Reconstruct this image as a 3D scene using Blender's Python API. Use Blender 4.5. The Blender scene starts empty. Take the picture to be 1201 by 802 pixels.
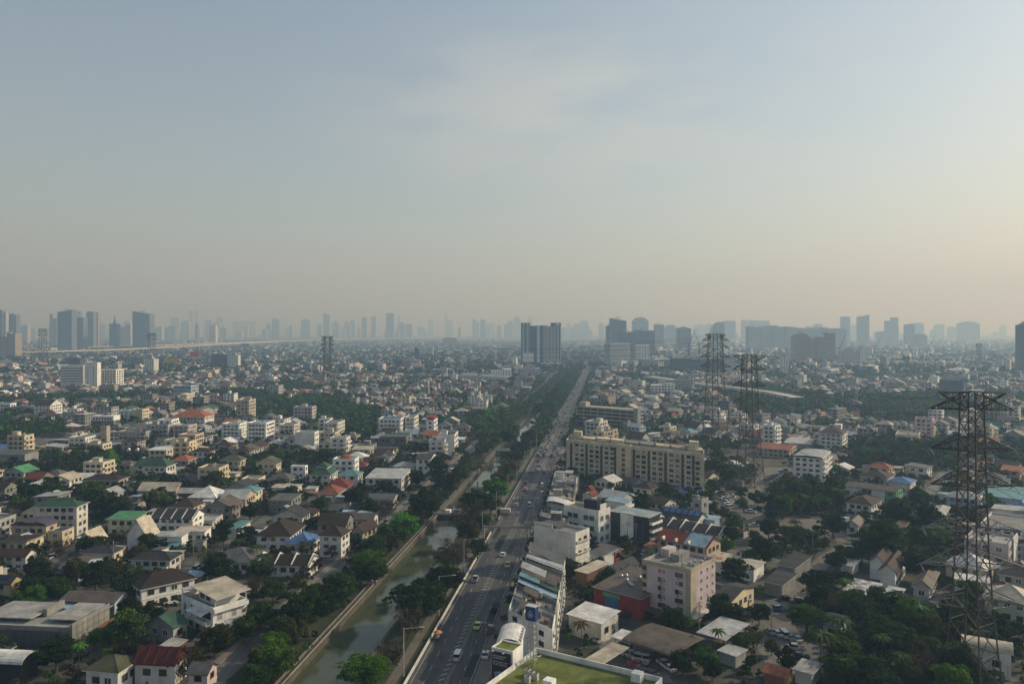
import bpy, math, random
import numpy as np
from mathutils import Vector, Matrix
R_ = math.radians
random.seed(7)
rng = np.random.default_rng(7)
SC = bpy.context.scene
COL = SC.collection
# ------------------------------------------------------------------ camera model
CAMZ, F, CX, HY = 85.0, 920.0, 600.5, 388.0     # metres, focal length and horizon in photo pixels
def G(px, py, z=0.0):
    Y = F * (CAMZ - z) / (py - HY)
    return ((px - CX) * Y / F, Y)
def proj(x, y, z):
    return (CX + F * x / y, HY + F * (CAMZ - z) / y)
SLOPE = 0.1195                                    # the road's direction
RA = math.degrees(math.atan2(1, SLOPE))           # its angle, about 83 degrees
def T(t, Y):                                      # road frame: across, along
    return (t + SLOPE * Y, Y)
# ------------------------------------------------------------------ objects
def link(o):
    COL.objects.link(o); return o
def tag(o, label=None, cat=None, group=None, kind=None):
    if label: o['label'] = label
    if cat: o['category'] = cat
    if group: o['group'] = group
    if kind: o['kind'] = kind
    return o
def empty(name, loc, rz=0.0):
    o = bpy.data.objects.new(name, None); o.location = loc; o.rotation_euler = (0, 0, rz)
    o.empty_display_size = 0.5
    return link(o)
def mobj(name, mesh, parent=None, loc=(0, 0, 0), rot=(0, 0, 0), scale=(1, 1, 1)):
    o = bpy.data.objects.new(name, mesh); o.location = loc; o.rotation_euler = rot; o.scale = scale
    if parent: o.parent = parent
    return link(o)
class MB:
    """collects faces of one mesh"""
    def __init__(s): s.v = []; s.f = []; s.m = []; s.mats = []; s.k = 0.0
    def mi(s, m):
        if m not in s.mats: s.mats.append(m)
        return s.mats.index(m)
    def poly(s, pts, m):
        n = len(s.v); s.v.extend([tuple(p) for p in pts]); s.f.append(tuple(range(n, n + len(pts)))); s.m.append(s.mi(m))
    def box(s, x0, x1, y0, y1, z0, z1, m, bottom=True, top=True):
        n = len(s.v); i = s.mi(m)
        s.v.extend([(x0, y0, z0), (x1, y0, z0), (x1, y1, z0), (x0, y1, z0), (x0, y0, z1), (x1, y0, z1), (x1, y1, z1), (x0, y1, z1)])
        fs = [(0, 1, 5, 4), (1, 2, 6, 5), (2, 3, 7, 6), (3, 0, 4, 7)]
        if bottom: fs.append((3, 2, 1, 0))
        if top: fs.append((4, 5, 6, 7))
        for f in fs: s.f.append(tuple(n + a for a in f)); s.m.append(i)
    def prism(s, prof, y0, y1, m, axis='y', cap=True):
        """profile of (a, z) points swept along y (or x)"""
        n = len(s.v); i = s.mi(m); k = len(prof)
        for yy in (y0, y1):
            for a, z in prof: s.v.append((a, yy, z) if axis == 'y' else (yy, a, z))
        for j in range(k):
            jj = (j + 1) % k
            f = (n + j, n + jj, n + k + jj, n + k + j)
            s.f.append(f if axis == 'y' else f[::-1]); s.m.append(i)
        if cap:
            a = tuple(n + j for j in range(k)); b = tuple(n + k + j for j in range(k))
            s.f.append(a[::-1] if axis == 'y' else a); s.m.append(i)
            s.f.append(b if axis == 'y' else b[::-1]); s.m.append(i)
    def bar(s, p, q, r, m, r2=None, n=4, cap=True):
        p = Vector(p); q = Vector(q); d = q - p
        if d.length < 1e-6: return
        d.normalize(); a = d.orthogonal().normalized(); b = d.cross(a)
        r2 = r if r2 is None else r2; k = len(s.v); i = s.mi(m)
        for c, rr in ((p, r), (q, r2)):
            for j in range(n):
                t = 2 * math.pi * (j + .5) / n
                s.v.append(tuple(c + rr * (math.cos(t) * a + math.sin(t) * b)))
        for j in range(n):
            jj = (j + 1) % n; s.f.append((k + j, k + jj, k + n + jj, k + n + j)); s.m.append(i)
        if cap:
            s.f.append(tuple(k + j for j in range(n))[::-1]); s.m.append(i)
            s.f.append(tuple(k + n + j for j in range(n))); s.m.append(i)
    def cyl(s, x, y, z0, z1, r, m, r2=None, n=12): s.bar((x, y, z0), (x, y, z1), r, m, r2, n)
    def mesh(s, name):
        me = bpy.data.meshes.new(name)
        v = s.v if not s.k else [(x + s.k * y, y, z) for x, y, z in s.v]
        me.from_pydata(v, [], s.f)
        for m in s.mats: me.materials.append(m)
        me.polygons.foreach_set('material_index', s.m)
        me.update(); return me
    def build(s, name, parent=None, loc=(0, 0, 0), rot=(0, 0, 0)):
        return mobj(name, s.mesh(name), parent, loc, rot)
def np_mesh(name, verts, faces, mats, mi):
    """verts (n,3), faces (m,4) numpy"""
    me = bpy.data.meshes.new(name)
    nv, nf = len(verts), len(faces)
    me.vertices.add(nv); me.vertices.foreach_set('co', np.asarray(verts, np.float32).ravel())
    me.loops.add(nf * 4); me.loops.foreach_set('vertex_index', np.asarray(faces, np.int32).ravel())
    me.polygons.add(nf); me.polygons.foreach_set('loop_start', np.arange(0, nf * 4, 4, dtype=np.int32))
    for m in mats: me.materials.append(m)
    me.polygons.foreach_set('material_index', np.asarray(mi, np.int32))
    me.update(calc_edges=True); me.validate(); return me
# ------------------------------------------------------------------ materials
def new_mat(name):
    m = bpy.data.materials.new(name); m.use_nodes = True
    nt = m.node_tree; return m, nt, nt.nodes['Principled BSDF']
def N(nt, t, **kw):
    n = nt.nodes.new(t)
    for k, v in kw.items():
        if k in n.inputs: n.inputs[k].default_value = v
        else: setattr(n, k, v)
    return n
def L(nt, a, b): nt.links.new(a, b)
def ramp(nt, src, p0, p1, c0=0.0, c1=1.0):
    r = N(nt, 'ShaderNodeMapRange'); r.inputs[1].default_value = p0; r.inputs[2].default_value = p1
    r.inputs[3].default_value = c0; r.inputs[4].default_value = c1; L(nt, src, r.inputs[0]); return r.outputs[0]
def scale_col(nt, rgb, facs, tint=None):
    """base colour multiplied by a list of scalar sockets"""
    cur = None
    for f in facs:
        if cur is None: cur = f
        else:
            mm = N(nt, 'ShaderNodeMath', operation='MULTIPLY'); L(nt, cur, mm.inputs[0]); L(nt, f, mm.inputs[1]); cur = mm.outputs[0]
    vm = N(nt, 'ShaderNodeVectorMath', operation='SCALE'); vm.inputs[0].default_value = rgb; L(nt, cur, vm.inputs['Scale'])
    return vm.outputs[0]
def coords(nt, sc=(1, 1, 1)):
    tc = N(nt, 'ShaderNodeTexCoord'); mp = N(nt, 'ShaderNodeMapping'); mp.inputs['Scale'].default_value = sc
    oi = N(nt, 'ShaderNodeObjectInfo')
    ml = N(nt, 'ShaderNodeVectorMath', operation='SCALE'); ml.inputs[0].default_value = (37., 53., 11.); L(nt, oi.outputs['Random'], ml.inputs['Scale'])
    L(nt, ml.outputs[0], mp.inputs['Location']); L(nt, tc.outputs['Object'], mp.inputs['Vector'])
    return mp.outputs[0], oi.outputs['Random'], tc
def noise(nt, vec, scale, detail=4, rough=.6):
    n = N(nt, 'ShaderNodeTexNoise', Scale=scale, Detail=detail, Roughness=rough); L(nt, vec, n.inputs['Vector']); return n.outputs[0]
def surf(name, rgb, rough=.85, stain=.25, kind='wall', var=.12):
    m, nt, bs = new_mat(name)
    v, rnd, tc = coords(nt)
    facs = [ramp(nt, noise(nt, v, .22, 5), .3, .75, 1 - stain, 1 + stain * .4), ramp(nt, rnd, 0, 1, 1 - var, 1 + var)]
    if kind == 'wall':      # rain streaks
        v2, _, _ = coords(nt, (1, 1, .09)); facs.append(ramp(nt, noise(nt, v2, 1.3, 4), .5, .8, 1, 1 - stain * .9))
    elif kind == 'tile':
        w = N(nt, 'ShaderNodeTexWave', Scale=1.1, Distortion=.6); w.bands_direction = 'Z'; L(nt, tc.outputs['Object'], w.inputs['Vector'])
        facs.append(ramp(nt, w.outputs['Fac'], 0, 1, .72, 1.1)); facs.append(ramp(nt, noise(nt, v, 1.6, 3), .3, .7, .75, 1.2))
    elif kind == 'corr':
        w = N(nt, 'ShaderNodeTexWave', Scale=.9, Distortion=.2); w.bands_direction = 'X'; L(nt, tc.outputs['Object'], w.inputs['Vector'])
        facs.append(ramp(nt, w.outputs['Fac'], 0, 1, .78, 1.08)); facs.append(ramp(nt, noise(nt, v, .8, 5), .35, .7, .8, 1.12))
    elif kind == 'conc':
        facs.append(ramp(nt, noise(nt, v, 1.1, 6, .7), .35, .7, .75, 1.15))
    L(nt, scale_col(nt, rgb, facs), bs.inputs['Base Color'])
    bs.inputs['Roughness'].default_value = rough; bs.inputs['Specular IOR Level'].default_value = .25
    return m
W = {}
for k, c in dict(white=(.82, .81, .78), offwhite=(.66, .64, .59), cream=(.64, .57, .42), tan=(.44, .38, .29), grey=(.40, .40, .39), pink=(.60, .46, .44), peach=(.52, .41, .31),
                 paleblue=(.42, .50, .58), dkgrey=(.12, .125, .135), beige=(.66, .56, .38), green=(.12, .36, .20), red=(.27, .04, .035), orange=(.55, .20, .08), yellow=(.52, .43, .22),
                 concrete=(.27, .265, .25), wood=(.20, .11, .06), blue=(.10, .20, .45), mauve=(.52, .45, .45), black=(.03, .03, .035), slate=(.16, .19, .22)).items():
    W[k] = surf('wall_' + k, c, .85, .33, 'wall')
RF = {}
for k, c, kd in [('brown', (.062, .036, .026), 'tile'), ('dkbrown', (.040, .026, .021), 'tile'), ('grey', (.12, .12, .117), 'corr'), ('dkgrey', (.050, .050, .054), 'tile'), ('red', (.20, .045, .03), 'tile'),
                 ('dkred', (.11, .022, .018), 'corr'), ('orange', (.38, .13, .06), 'tile'), ('green', (.10, .30, .15), 'corr'), ('dkgreen', (.045, .11, .075), 'tile'), ('olive', (.10, .105, .06), 'tile'),
                 ('blue', (.10, .20, .42), 'tile'), ('teal', (.14, .33, .35), 'corr'), ('metal', (.46, .47, .47), 'corr'), ('white', (.76, .75, .72), 'corr'), ('beige', (.58, .51, .40), 'corr'), ('rust', (.130, .105, .085), 'corr'),
                 ('concrete', (.24, .235, .22), 'conc'), ('pale', (.40, .40, .38), 'conc'), ('purple', (.10, .08, .13), 'corr'), ('sky', (.34, .50, .62), 'corr'), ('paleteal', (.36, .43, .43), 'corr'), ('terracotta', (.33, .12, .07), 'tile'), ('lawn', (.18, .21, .045), 'conc')]:
    RF[k] = surf('roof_' + k, c, .62 if kd == 'corr' else .8, .46, kd)
def glass_mat(name, rgb, rough=.12):
    m, nt, bs = new_mat(name); v, rnd, tc = coords(nt)
    L(nt, scale_col(nt, rgb, [ramp(nt, rnd, 0, 1, .4, 1.7)]), bs.inputs['Base Color'])
    bs.inputs['Roughness'].default_value = rough; bs.inputs['Specular IOR Level'].default_value = .6
    return m
GLASS = glass_mat('window_glass', (.028, .033, .038)); GLASSB = glass_mat('blue_glass', (.02, .05, .09), .08)
CURT = glass_mat('curtained_glass', (.16, .15, .13), .3)
def flat(name, rgb, rough=.6, metal=0.0):
    m, nt, bs = new_mat(name); bs.inputs['Base Color'].default_value = (*rgb, 1); bs.inputs['Roughness'].default_value = rough; bs.inputs['Metallic'].default_value = metal; return m
FRAME = flat('frame_white', (.55, .55, .53)); FRAMED = flat('frame_dark', (.06, .055, .05))
STEEL = surf('lattice_steel', (.075, .06, .05), .7, .3, 'conc'); STEELP = surf('painted_steel', (.55, .55, .54), .5, .2, 'conc')
GALV = surf('galvanised_steel', (.24, .23, .215), .55, .3, 'conc'); WIRE = flat('cable', (.05, .05, .05)); POLE = surf('pole_concrete', (.28, .27, .25), .9, .3, 'conc'); TANK = flat('tank_steel', (.5, .5, .52), .3, .6)
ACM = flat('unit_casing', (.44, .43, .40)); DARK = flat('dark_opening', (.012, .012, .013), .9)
RAILM = surf('railing', (.34, .31, .27), .8, .3, 'conc')
def foliage(name, rgb, trans=.32):
    m, nt, bs = new_mat(name)
    v, rnd, tc = coords(nt)
    hs = N(nt, 'ShaderNodeHueSaturation'); 
    c = scale_col(nt, rgb, [ramp(nt, noise(nt, v, .55, 3), .3, .7, .55, 1.45), ramp(nt, rnd, 0, 1, .7, 1.3)])
    L(nt, c, hs.inputs['Color']); L(nt, ramp(nt, rnd, 0, 1, .475, .515), hs.inputs['Hue']); hs.inputs['Saturation'].default_value = 1
    L(nt, hs.outputs[0], bs.inputs['Base Color']); bs.inputs['Roughness'].default_value = .7; bs.inputs['Specular IOR Level'].default_value = .08
    tr = N(nt, 'ShaderNodeBsdfTranslucent'); L(nt, hs.outputs[0], tr.inputs['Color'])
    mx = N(nt, 'ShaderNodeMixShader'); mx.inputs[0].default_value = trans
    L(nt, bs.outputs[0], mx.inputs[1]); L(nt, tr.outputs[0], mx.inputs[2])
    out = nt.nodes['Material Output']; L(nt, mx.outputs[0], out.inputs['Surface']); return m
FO = dict(dark=foliage('leaves_dark', (.018, .040, .009)), mid=foliage('leaves_mid', (.036, .078, .013)), bright=foliage('leaves_bright', (.065, .16, .014)),
          olive=foliage('leaves_olive', (.054, .066, .017)), dry=foliage('leaves_dry', (.075, .056, .034)), banana=foliage('leaves_banana', (.08, .15, .03)))
BARK = surf('bark', (.11, .085, .06), .95, .3, 'conc')
# ------------------------------------------------------------------ world, sun, haze, camera
SUN_AZ, SUN_EL = 71.0, 30.0            # azimuth clockwise from the view direction
def world():
    # daylight through smog
    w = bpy.data.worlds.new('World'); SC.world = w; w.use_nodes = True
    nt = w.node_tree; bg = nt.nodes['Background']
    sk = N(nt, 'ShaderNodeTexSky'); sk.sky_type = 'NISHITA'; sk.sun_disc = False
    sk.sun_elevation = R_(SUN_EL); sk.sun_rotation = R_(SUN_AZ); sk.air_density = 1.0; sk.dust_density = 1.3; sk.ozone_density = .35
    hs = N(nt, 'ShaderNodeHueSaturation'); hs.inputs['Saturation'].default_value = .78; hs.inputs['Hue'].default_value = .499; L(nt, sk.outputs[0], hs.inputs['Color'])      # smog takes the blue out of the sky
    # thin high clouds: a faint break-up of the sky by direction
    tc = N(nt, 'ShaderNodeTexCoord'); mp = N(nt, 'ShaderNodeMapping'); mp.inputs['Scale'].default_value = (2.2, 2.2, 7.0); L(nt, tc.outputs['Generated'], mp.inputs['Vector'])
    n = N(nt, 'ShaderNodeTexNoise', Scale=2.2, Detail=7.0, Roughness=.55); L(nt, mp.outputs[0], n.inputs['Vector'])
    # one broad faint cloud bank high in the view direction
    sub = N(nt, 'ShaderNodeVectorMath', operation='SUBTRACT'); sub.inputs[1].default_value = (.10, .955, .265); L(nt, tc.outputs['Generated'], sub.inputs[0])
    ms = N(nt, 'ShaderNodeVectorMath', operation='MULTIPLY'); ms.inputs[1].default_value = (2.7, 1.0, 8.0); L(nt, sub.outputs[0], ms.inputs[0])
    ln = N(nt, 'ShaderNodeVectorMath', operation='LENGTH'); L(nt, ms.outputs[0], ln.inputs[0])
    mk = ramp(nt, ln.outputs['Value'], .25, 1.05, 1, 0); cl = ramp(nt, n.outputs[0], .40, .62, 0, 1)
    mu = N(nt, 'ShaderNodeMath', operation='MULTIPLY'); L(nt, mk, mu.inputs[0]); L(nt, cl, mu.inputs[1])
    m2 = N(nt, 'ShaderNodeMath', operation='MULTIPLY'); m2.inputs[1].default_value = .36; L(nt, mu.outputs[0], m2.inputs[0])
    mx = N(nt, 'ShaderNodeMix', data_type='RGBA'); mx.inputs['B'].default_value = (6.6, 6.1, 5.4, 1)
    L(nt, m2.outputs[0], mx.inputs['Factor']); L(nt, hs.outputs[0], mx.inputs['A'])
    L(nt, mx.outputs['Result'], bg.inputs['Color']); bg.inputs['Strength'].default_value = .12
    sl = bpy.data.lights.new('sun', 'SUN'); sl.energy = 4.1; sl.angle = R_(.6); sl.color = (1, .955, .79)
    so = link(bpy.data.objects.new('sun', sl))
    az, el = R_(SUN_AZ), R_(SUN_EL)
    d = Vector((math.sin(az) * math.cos(el), math.cos(az) * math.cos(el), math.sin(el)))
    so.rotation_euler = (-d).to_track_quat('-Z', 'Y').to_euler(); so.location = (300, 100, 300)
    hz = MB(); hm = bpy.data.materials.new('haze_air'); hm.use_nodes = True; nt = hm.node_tree
    nt.nodes.remove(nt.nodes['Principled BSDF'])
    pv = N(nt, 'ShaderNodeVolumePrincipled', Density=HAZE_D, Anisotropy=HAZE_G); pv.inputs['Color'].default_value = HAZE_C; pv.inputs['Absorption Color'].default_value = (.58, .37, 0, 1)
    L(nt, pv.outputs[0], nt.nodes['Material Output'].inputs['Volume'])
    hz.box(-12500, 12500, -9000, 14500, -4.0, HAZE_TOP, hm)
    tag(hz.build('haze'), 'pale smog hanging over the whole city', None, None, 'stuff')
    cam = bpy.data.cameras.new('camera'); cam.sensor_width = 36.0; cam.lens = 36.0 * F / 1201.0
    cam.shift_y = -(401.0 - HY) / 1201.0; cam.clip_end = 40000; cam.clip_start = 1.0
    co = link(bpy.data.objects.new('camera', cam)); co.location = (0, 0, CAMZ); co.rotation_euler = (R_(90), 0, 0)
    SC.camera = co
    SC.render.engine = 'CYCLES'; c = SC.cycles
    c.max_bounces = 5; c.diffuse_bounces = 2; c.glossy_bounces = 2; c.transmission_bounces = 2; c.volume_bounces = 2; c.transparent_max_bounces = 4
    c.use_denoising = True
    vs = SC.view_settings; vs.view_transform = 'Standard'; vs.look = 'None'; vs.gamma = 1; vs.exposure = EXPO
HAZE_D, HAZE_G, HAZE_C, HAZE_TOP, EXPO = 2.85e-4, .26, (.340, .522, .765, 1), 1000.0, 0.08
world()
# ------------------------------------------------------------------ occupancy raster (2 m cells)
OX0, OY0, OC = -1100.0, 150.0, 2.0
OW, OH = 1100, 700
OCC = np.zeros((OH, OW), np.uint8)
def mark(poly, val=1):
    P = np.array(poly, float); gx = (P[:, 0] - OX0) / OC; gy = (P[:, 1] - OY0) / OC
    x0, x1 = int(max(0, gx.min() - 1)), int(min(OW, gx.max() + 2)); y0, y1 = int(max(0, gy.min() - 1)), int(min(OH, gy.max() + 2))
    if x1 <= x0 or y1 <= y0: return
    X, Y = np.meshgrid(np.arange(x0, x1) + .5, np.arange(y0, y1) + .5)
    ins = np.zeros(X.shape, bool); n = len(P)
    for i in range(n):
        ax, ay, bx, by = gx[i], gy[i], gx[(i + 1) % n], gy[(i + 1) % n]
        if ay == by: continue
        c = ((ay > Y) != (by > Y)) & (X < (bx - ax) * (Y - ay) / (by - ay) + ax); ins ^= c
    sub = OCC[y0:y1, x0:x1]; sub[ins] = val
def busy(x, y, r):
    x0 = int((x - r - OX0) / OC); x1 = int((x + r - OX0) / OC) + 1; y0 = int((y - r - OY0) / OC); y1 = int((y + r - OY0) / OC) + 1
    if x0 < 0 or y0 < 0 or x1 > OW or y1 > OH: return True
    return bool(OCC[y0:y1, x0:x1].any())
def rectpoly(cx, cy, a, b, ang, g=0.0):
    c, s = math.cos(R_(ang)), math.sin(R_(ang)); out = []
    for sx, sy in ((-1, -1), (1, -1), (1, 1), (-1, 1)):
        x, y = sx * (a / 2 + g), sy * (b / 2 + g); out.append((cx + x * c - y * s, cy + x * s + y * c))
    return out
def polybusy(poly):
    for i in range(len(poly)):
        ax, ay = poly[i]; bx, by = poly[(i + 1) % len(poly)]
        n = max(2, int(math.hypot(bx - ax, by - ay) / 2.5))
        for k in range(n):
            x, y = ax + (bx - ax) * k / n, ay + (by - ay) * k / n
            j, i2 = int((x - OX0) / OC), int((y - OY0) / OC)
            if j < 0 or i2 < 0 or j >= OW or i2 >= OH or OCC[i2, j]: return True
    cx = sum(p[0] for p in poly) / 4; cy = sum(p[1] for p in poly) / 4
    return busy(cx, cy, 2)
# ------------------------------------------------------------------ setting: ground, road, canal
def ground_mat():
    m, nt, bs = new_mat('city_ground'); tc = N(nt, 'ShaderNodeTexCoord'); v = tc.outputs['Object']
    cr = N(nt, 'ShaderNodeValToRGB'); e = cr.color_ramp.elements
    e[0].position = .36; e[0].color = (.022, .030, .012, 1); e[1].position = .62; e[1].color = (.105, .098, .085, 1)
    x = e.new(.48); x.color = (.048, .048, .036, 1)
    L(nt, noise(nt, v, .06, 7, .7), cr.inputs[0])
    mx = N(nt, 'ShaderNodeMix', data_type='RGBA', blend_type='MULTIPLY'); mx.inputs['Factor'].default_value = 1
    L(nt, cr.outputs[0], mx.inputs['A']); g = N(nt, 'ShaderNodeCombineColor'); r = ramp(nt, noise(nt, v, .5, 5, .7), .3, .7, .65, 1.25)
    for i in range(3): L(nt, r, g.inputs[i])
    L(nt, g.outputs[0], mx.inputs['B']); L(nt, mx.outputs['Result'], bs.inputs['Base Color']); bs.inputs['Roughness'].default_value = .95; return m
def asphalt(name, c, lanes=False):
    m, nt, bs = new_mat(name); tc = N(nt, 'ShaderNodeTexCoord'); v = tc.outputs['Object']
    facs = [ramp(nt, noise(nt, v, .09, 5), .3, .7, .7, 1.3), ramp(nt, noise(nt, v, 1.5, 4), .3, .7, .82, 1.15)]
    mp = N(nt, 'ShaderNodeMapping'); mp.inputs['Scale'].default_value = (.9, .012, 1); mp.inputs['Rotation'].default_value = (0, 0, math.atan(SLOPE)); L(nt, v, mp.inputs['Vector'])
    facs.append(ramp(nt, noise(nt, mp.outputs[0], 1.0, 3), .35, .65, .78, 1.2))      # wheel tracks and patched lanes
    L(nt, scale_col(nt, c, facs), bs.inputs['Base Color']); bs.inputs['Roughness'].default_value = .8; return m
def water_mat():
    m, nt, bs = new_mat('canal_water'); tc = N(nt, 'ShaderNodeTexCoord'); v = tc.outputs['Object']
    L(nt, scale_col(nt, (.060, .070, .038), [ramp(nt, noise(nt, v, .05, 4), .3, .7, .75, 1.25)]), bs.inputs['Base Color'])
    bs.inputs['Roughness'].default_value = .09; bs.inputs['IOR'].default_value = 1.33
    bp = N(nt, 'ShaderNodeBump', Strength=.05, Distance=.1); L(nt, noise(nt, v, .8, 4), bp.inputs['Height']); L(nt, bp.outputs[0], bs.inputs['Normal']); return m
GROUND = ground_mat(); ASPH = asphalt('asphalt', (.062, .060, .060)); LANE = asphalt('lane_concrete', (.115, .110, .102)); LOT = asphalt('lot_gravel', (.125, .110, .088)); WATER = water_mat()
PAVE = surf('pavement_tiles', (.20, .175, .155), .9, .3, 'conc'); PATHM = surf('path_brick', (.18, .155, .13), .9, .3, 'conc'); PAINT = surf('road_paint', (.40, .39, .37), .8, .45, 'conc', .1); PAINTY = surf('road_paint_yellow', (.34, .28, .17), .8, .4, 'conc', .1)
GRASS = surf('bank_grass', (.050, .060, .022), .95, .45, 'conc'); CONC = surf('canal_wall_concrete', (.105, .092, .072), .9, .4, 'conc'); EXPW = surf('expressway_concrete', (.58, .54, .46), .9, .2, 'conc'); YARD = surf('yard_soil', (.10, .085, .065), .95, .4, 'conc')
CT0, CT1 = -77.5, -61.5           # canal edges across the road frame
CEND = 1180.0
def strip(mb, t0, t1, y0, y1, z, m, seg=1):
    for i in range(seg):
        a, b = y0 + (y1 - y0) * i / seg, y0 + (y1 - y0) * (i + 1) / seg
        mb.poly([(*T(t0, a), z), (*T(t1, a), z), (*T(t1, b), z), (*T(t0, b), z)], m)
def structure(name, mb): return tag(mb.build(name), None, None, None, 'structure')
b = MB(); Y0, Y1 = -8500.0, 14000.0
b.poly([(-12000, Y0, 0), (*T(CT0, Y0), 0), (*T(CT0, CEND), 0), (-12000, CEND, 0)], GROUND)
b.poly([(*T(CT1, Y0), 0), (12000, Y0, 0), (12000, CEND, 0), (*T(CT1, CEND), 0)], GROUND)
b.poly([(-12000, CEND, 0), (*T(CT0, CEND), 0), (*T(CT1, CEND), 0), (12000, CEND, 0), (12000, Y1, 0), (-12000, Y1, 0)], GROUND)
structure('ground', b)
b = MB(); strip(b, CT0 - .3, CT1 + .3, Y0, CEND, -1.7, WATER); structure('canal_water', b)
b = MB()
for t in (CT0, CT1): b.poly([(*T(t, Y0), 0), (*T(t, Y0), -2.2), (*T(t, CEND), -2.2), (*T(t, CEND), 0)], CONC)
strip(b, CT0 - 1.0, CT0 + .15, Y0, CEND, .012, CONC); strip(b, CT1 - .15, CT1 + .8, Y0, CEND, .012, CONC)
b.poly([(*T(CT0, CEND), 0), (*T(CT0, CEND), -2.2), (*T(CT1, CEND), -2.2), (*T(CT1, CEND), 0)], CONC)
structure('canal_bank', b)
b = MB(); strip(b, -92, CT0 - 1.0, 100, 1800, .006, GRASS); strip(b, CT1 + .8, -53.2, 100, 1800, .006, GRASS); strip(b, -50.6, -48.4, 100, 1800, .006, GRASS); structure('grass_verge', b)
b = MB(); strip(b, -53.2, -50.6, 60, 900, .03, PATHM); structure('canal_path', b)
b = MB(); strip(b, -47.9, -32.2, -300, 1700, .012, ASPH); structure('main_road', b)
b = MB(); g_ = random.Random(3); DKA = surf('patched_asphalt', (.040, .040, .041), .85, .3, 'conc'); LTA = surf('worn_asphalt', (.085, .082, .078), .85, .3, 'conc')
for k in range(46):
    y = 185 + 900 * (k / 46) ** 1.6 + g_.uniform(0, 8); t = g_.choice((-47, -43.6, -38.2, -35)); strip(b, t, t + g_.uniform(1.2, 2.9), y, y + g_.uniform(3, 22), .0155, g_.choice((DKA, DKA, LTA)))
structure('road_patches', b)
b = MB()
strip(b, -47.2, -47.02, 60, 1600, .018, PAINT); strip(b, -32.9, -32.72, 60, 1600, .018, PAINT)
for t in (-38.9, -38.4): strip(b, t, t + .16, 60, 1600, .018, PAINTY)
y = 120
while y < 1300:
    for t in (-44.2, -35.5): strip(b, t, t + .17, y, y + 3.2, .018, PAINT)
    y += 8.5
y = 150
while y < 620:                   # slanting ticks beside the centre line
    b.poly([(*T(-40.7, y), .018), (*T(-39.4, y + 1.0), .018), (*T(-39.4, y + 1.65), .018), (*T(-40.7, y + .65), .018)], PAINT); y += 2.9
for yy in (398.0,):
    for k in range(9): strip(b, -47 + k * 1.7, -46.2 + k * 1.7, yy, yy + 3.6, .018, PAINT)
structure('road_markings', b)
b = MB()
for i in range(30):
    a = 60 + i * 50
    b.poly([(*T(-32.2, a), 0), (*T(-32.2, a + 50), 0), (*T(-32.2, a + 50), .14), (*T(-32.2, a), .14)], POLE)
strip(b, -32.2, -28.4, 60, 1560, .14, PAVE, 30); structure('pavement', b)
b = MB(); strip(b, -98.6, -92.4, -200, 1180, .012, LANE); structure('canal_side_road', b)
b = MB(); strip(b, -100.8, -98.6, -100, 900, .13, PAVE)
b.poly([(*T(-98.6, -100), 0), (*T(-98.6, 900), 0), (*T(-98.6, 900), .13), (*T(-98.6, -100), .13)], POLE); structure('side_pavement', b)
def lane(pts, w, name='lane', m=None, z=.016, zones=True):
    m = m or LANE; b = MB(); P = [Vector((x, y, z)) for x, y in pts]; Lf, Rt = [], []
    for i, p in enumerate(P):
        d = (P[min(i + 1, len(P) - 1)] - P[max(i - 1, 0)]).normalized(); n = Vector((-d.y, d.x, 0)) * w / 2
        Lf.append(p + n); Rt.append(p - n)
    for i in range(len(P) - 1):
        b.poly([Rt[i], Rt[i + 1], Lf[i + 1], Lf[i]], m)
        mark([(q.x, q.y) for q in (Rt[i], Rt[i + 1], Lf[i + 1], Lf[i])])
    structure(name, b)
mark([T(-101.5, 100), T(-28.6, 100), T(-28.6, 1600), T(-101.5, 1600)])
def gp(*pts): return [G(x, y) for x, y in pts]
lane(gp((28, 676), (50, 662), (86, 641), (122, 619), (150, 601)), 6)
lane(gp((182, 696), (217, 670), (258, 644), (300, 616), (318, 604)), 5.5)
lane(gp((868, 722), (905, 712), (938, 694), (953, 672), (970, 654), (992, 640), (985, 622)), 6, 'dirt_lane', LOT)
lane(gp((1062, 602), (1085, 586), (1104, 561), (1122, 538)), 7)
lane([T(-28.5, 330), T(-9, 332), (70, 318), (96, 292), (118, 262), (135, 240)], 5)
def lot(pix, name='car_park', m=None, z=.02):
    b = MB(); P = gp(*pix); b.poly([(x, y, z) for x, y in P], m or LOT); structure(name, b); mark(P)
lot([(838, 588), (872, 574), (900, 570), (958, 600), (975, 622), (935, 634), (885, 636), (858, 612)])
lot([(880, 570), (898, 548), (932, 548), (940, 566), (925, 578)], z=.024)
lot([(690, 775), (720, 736), (752, 742), (790, 800), (720, 802)], 'car_yard', LANE)
lot([(888, 760), (900, 736), (975, 762), (962, 792), (905, 790)], 'car_yard', LANE)
lot([(870, 735), (905, 715), (965, 722), (948, 742), (905, 745)], 'car_yard', LOT, .028)
lot([(855, 540), (880, 524), (935, 532), (910, 552)], 'empty_plot', YARD)
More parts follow.
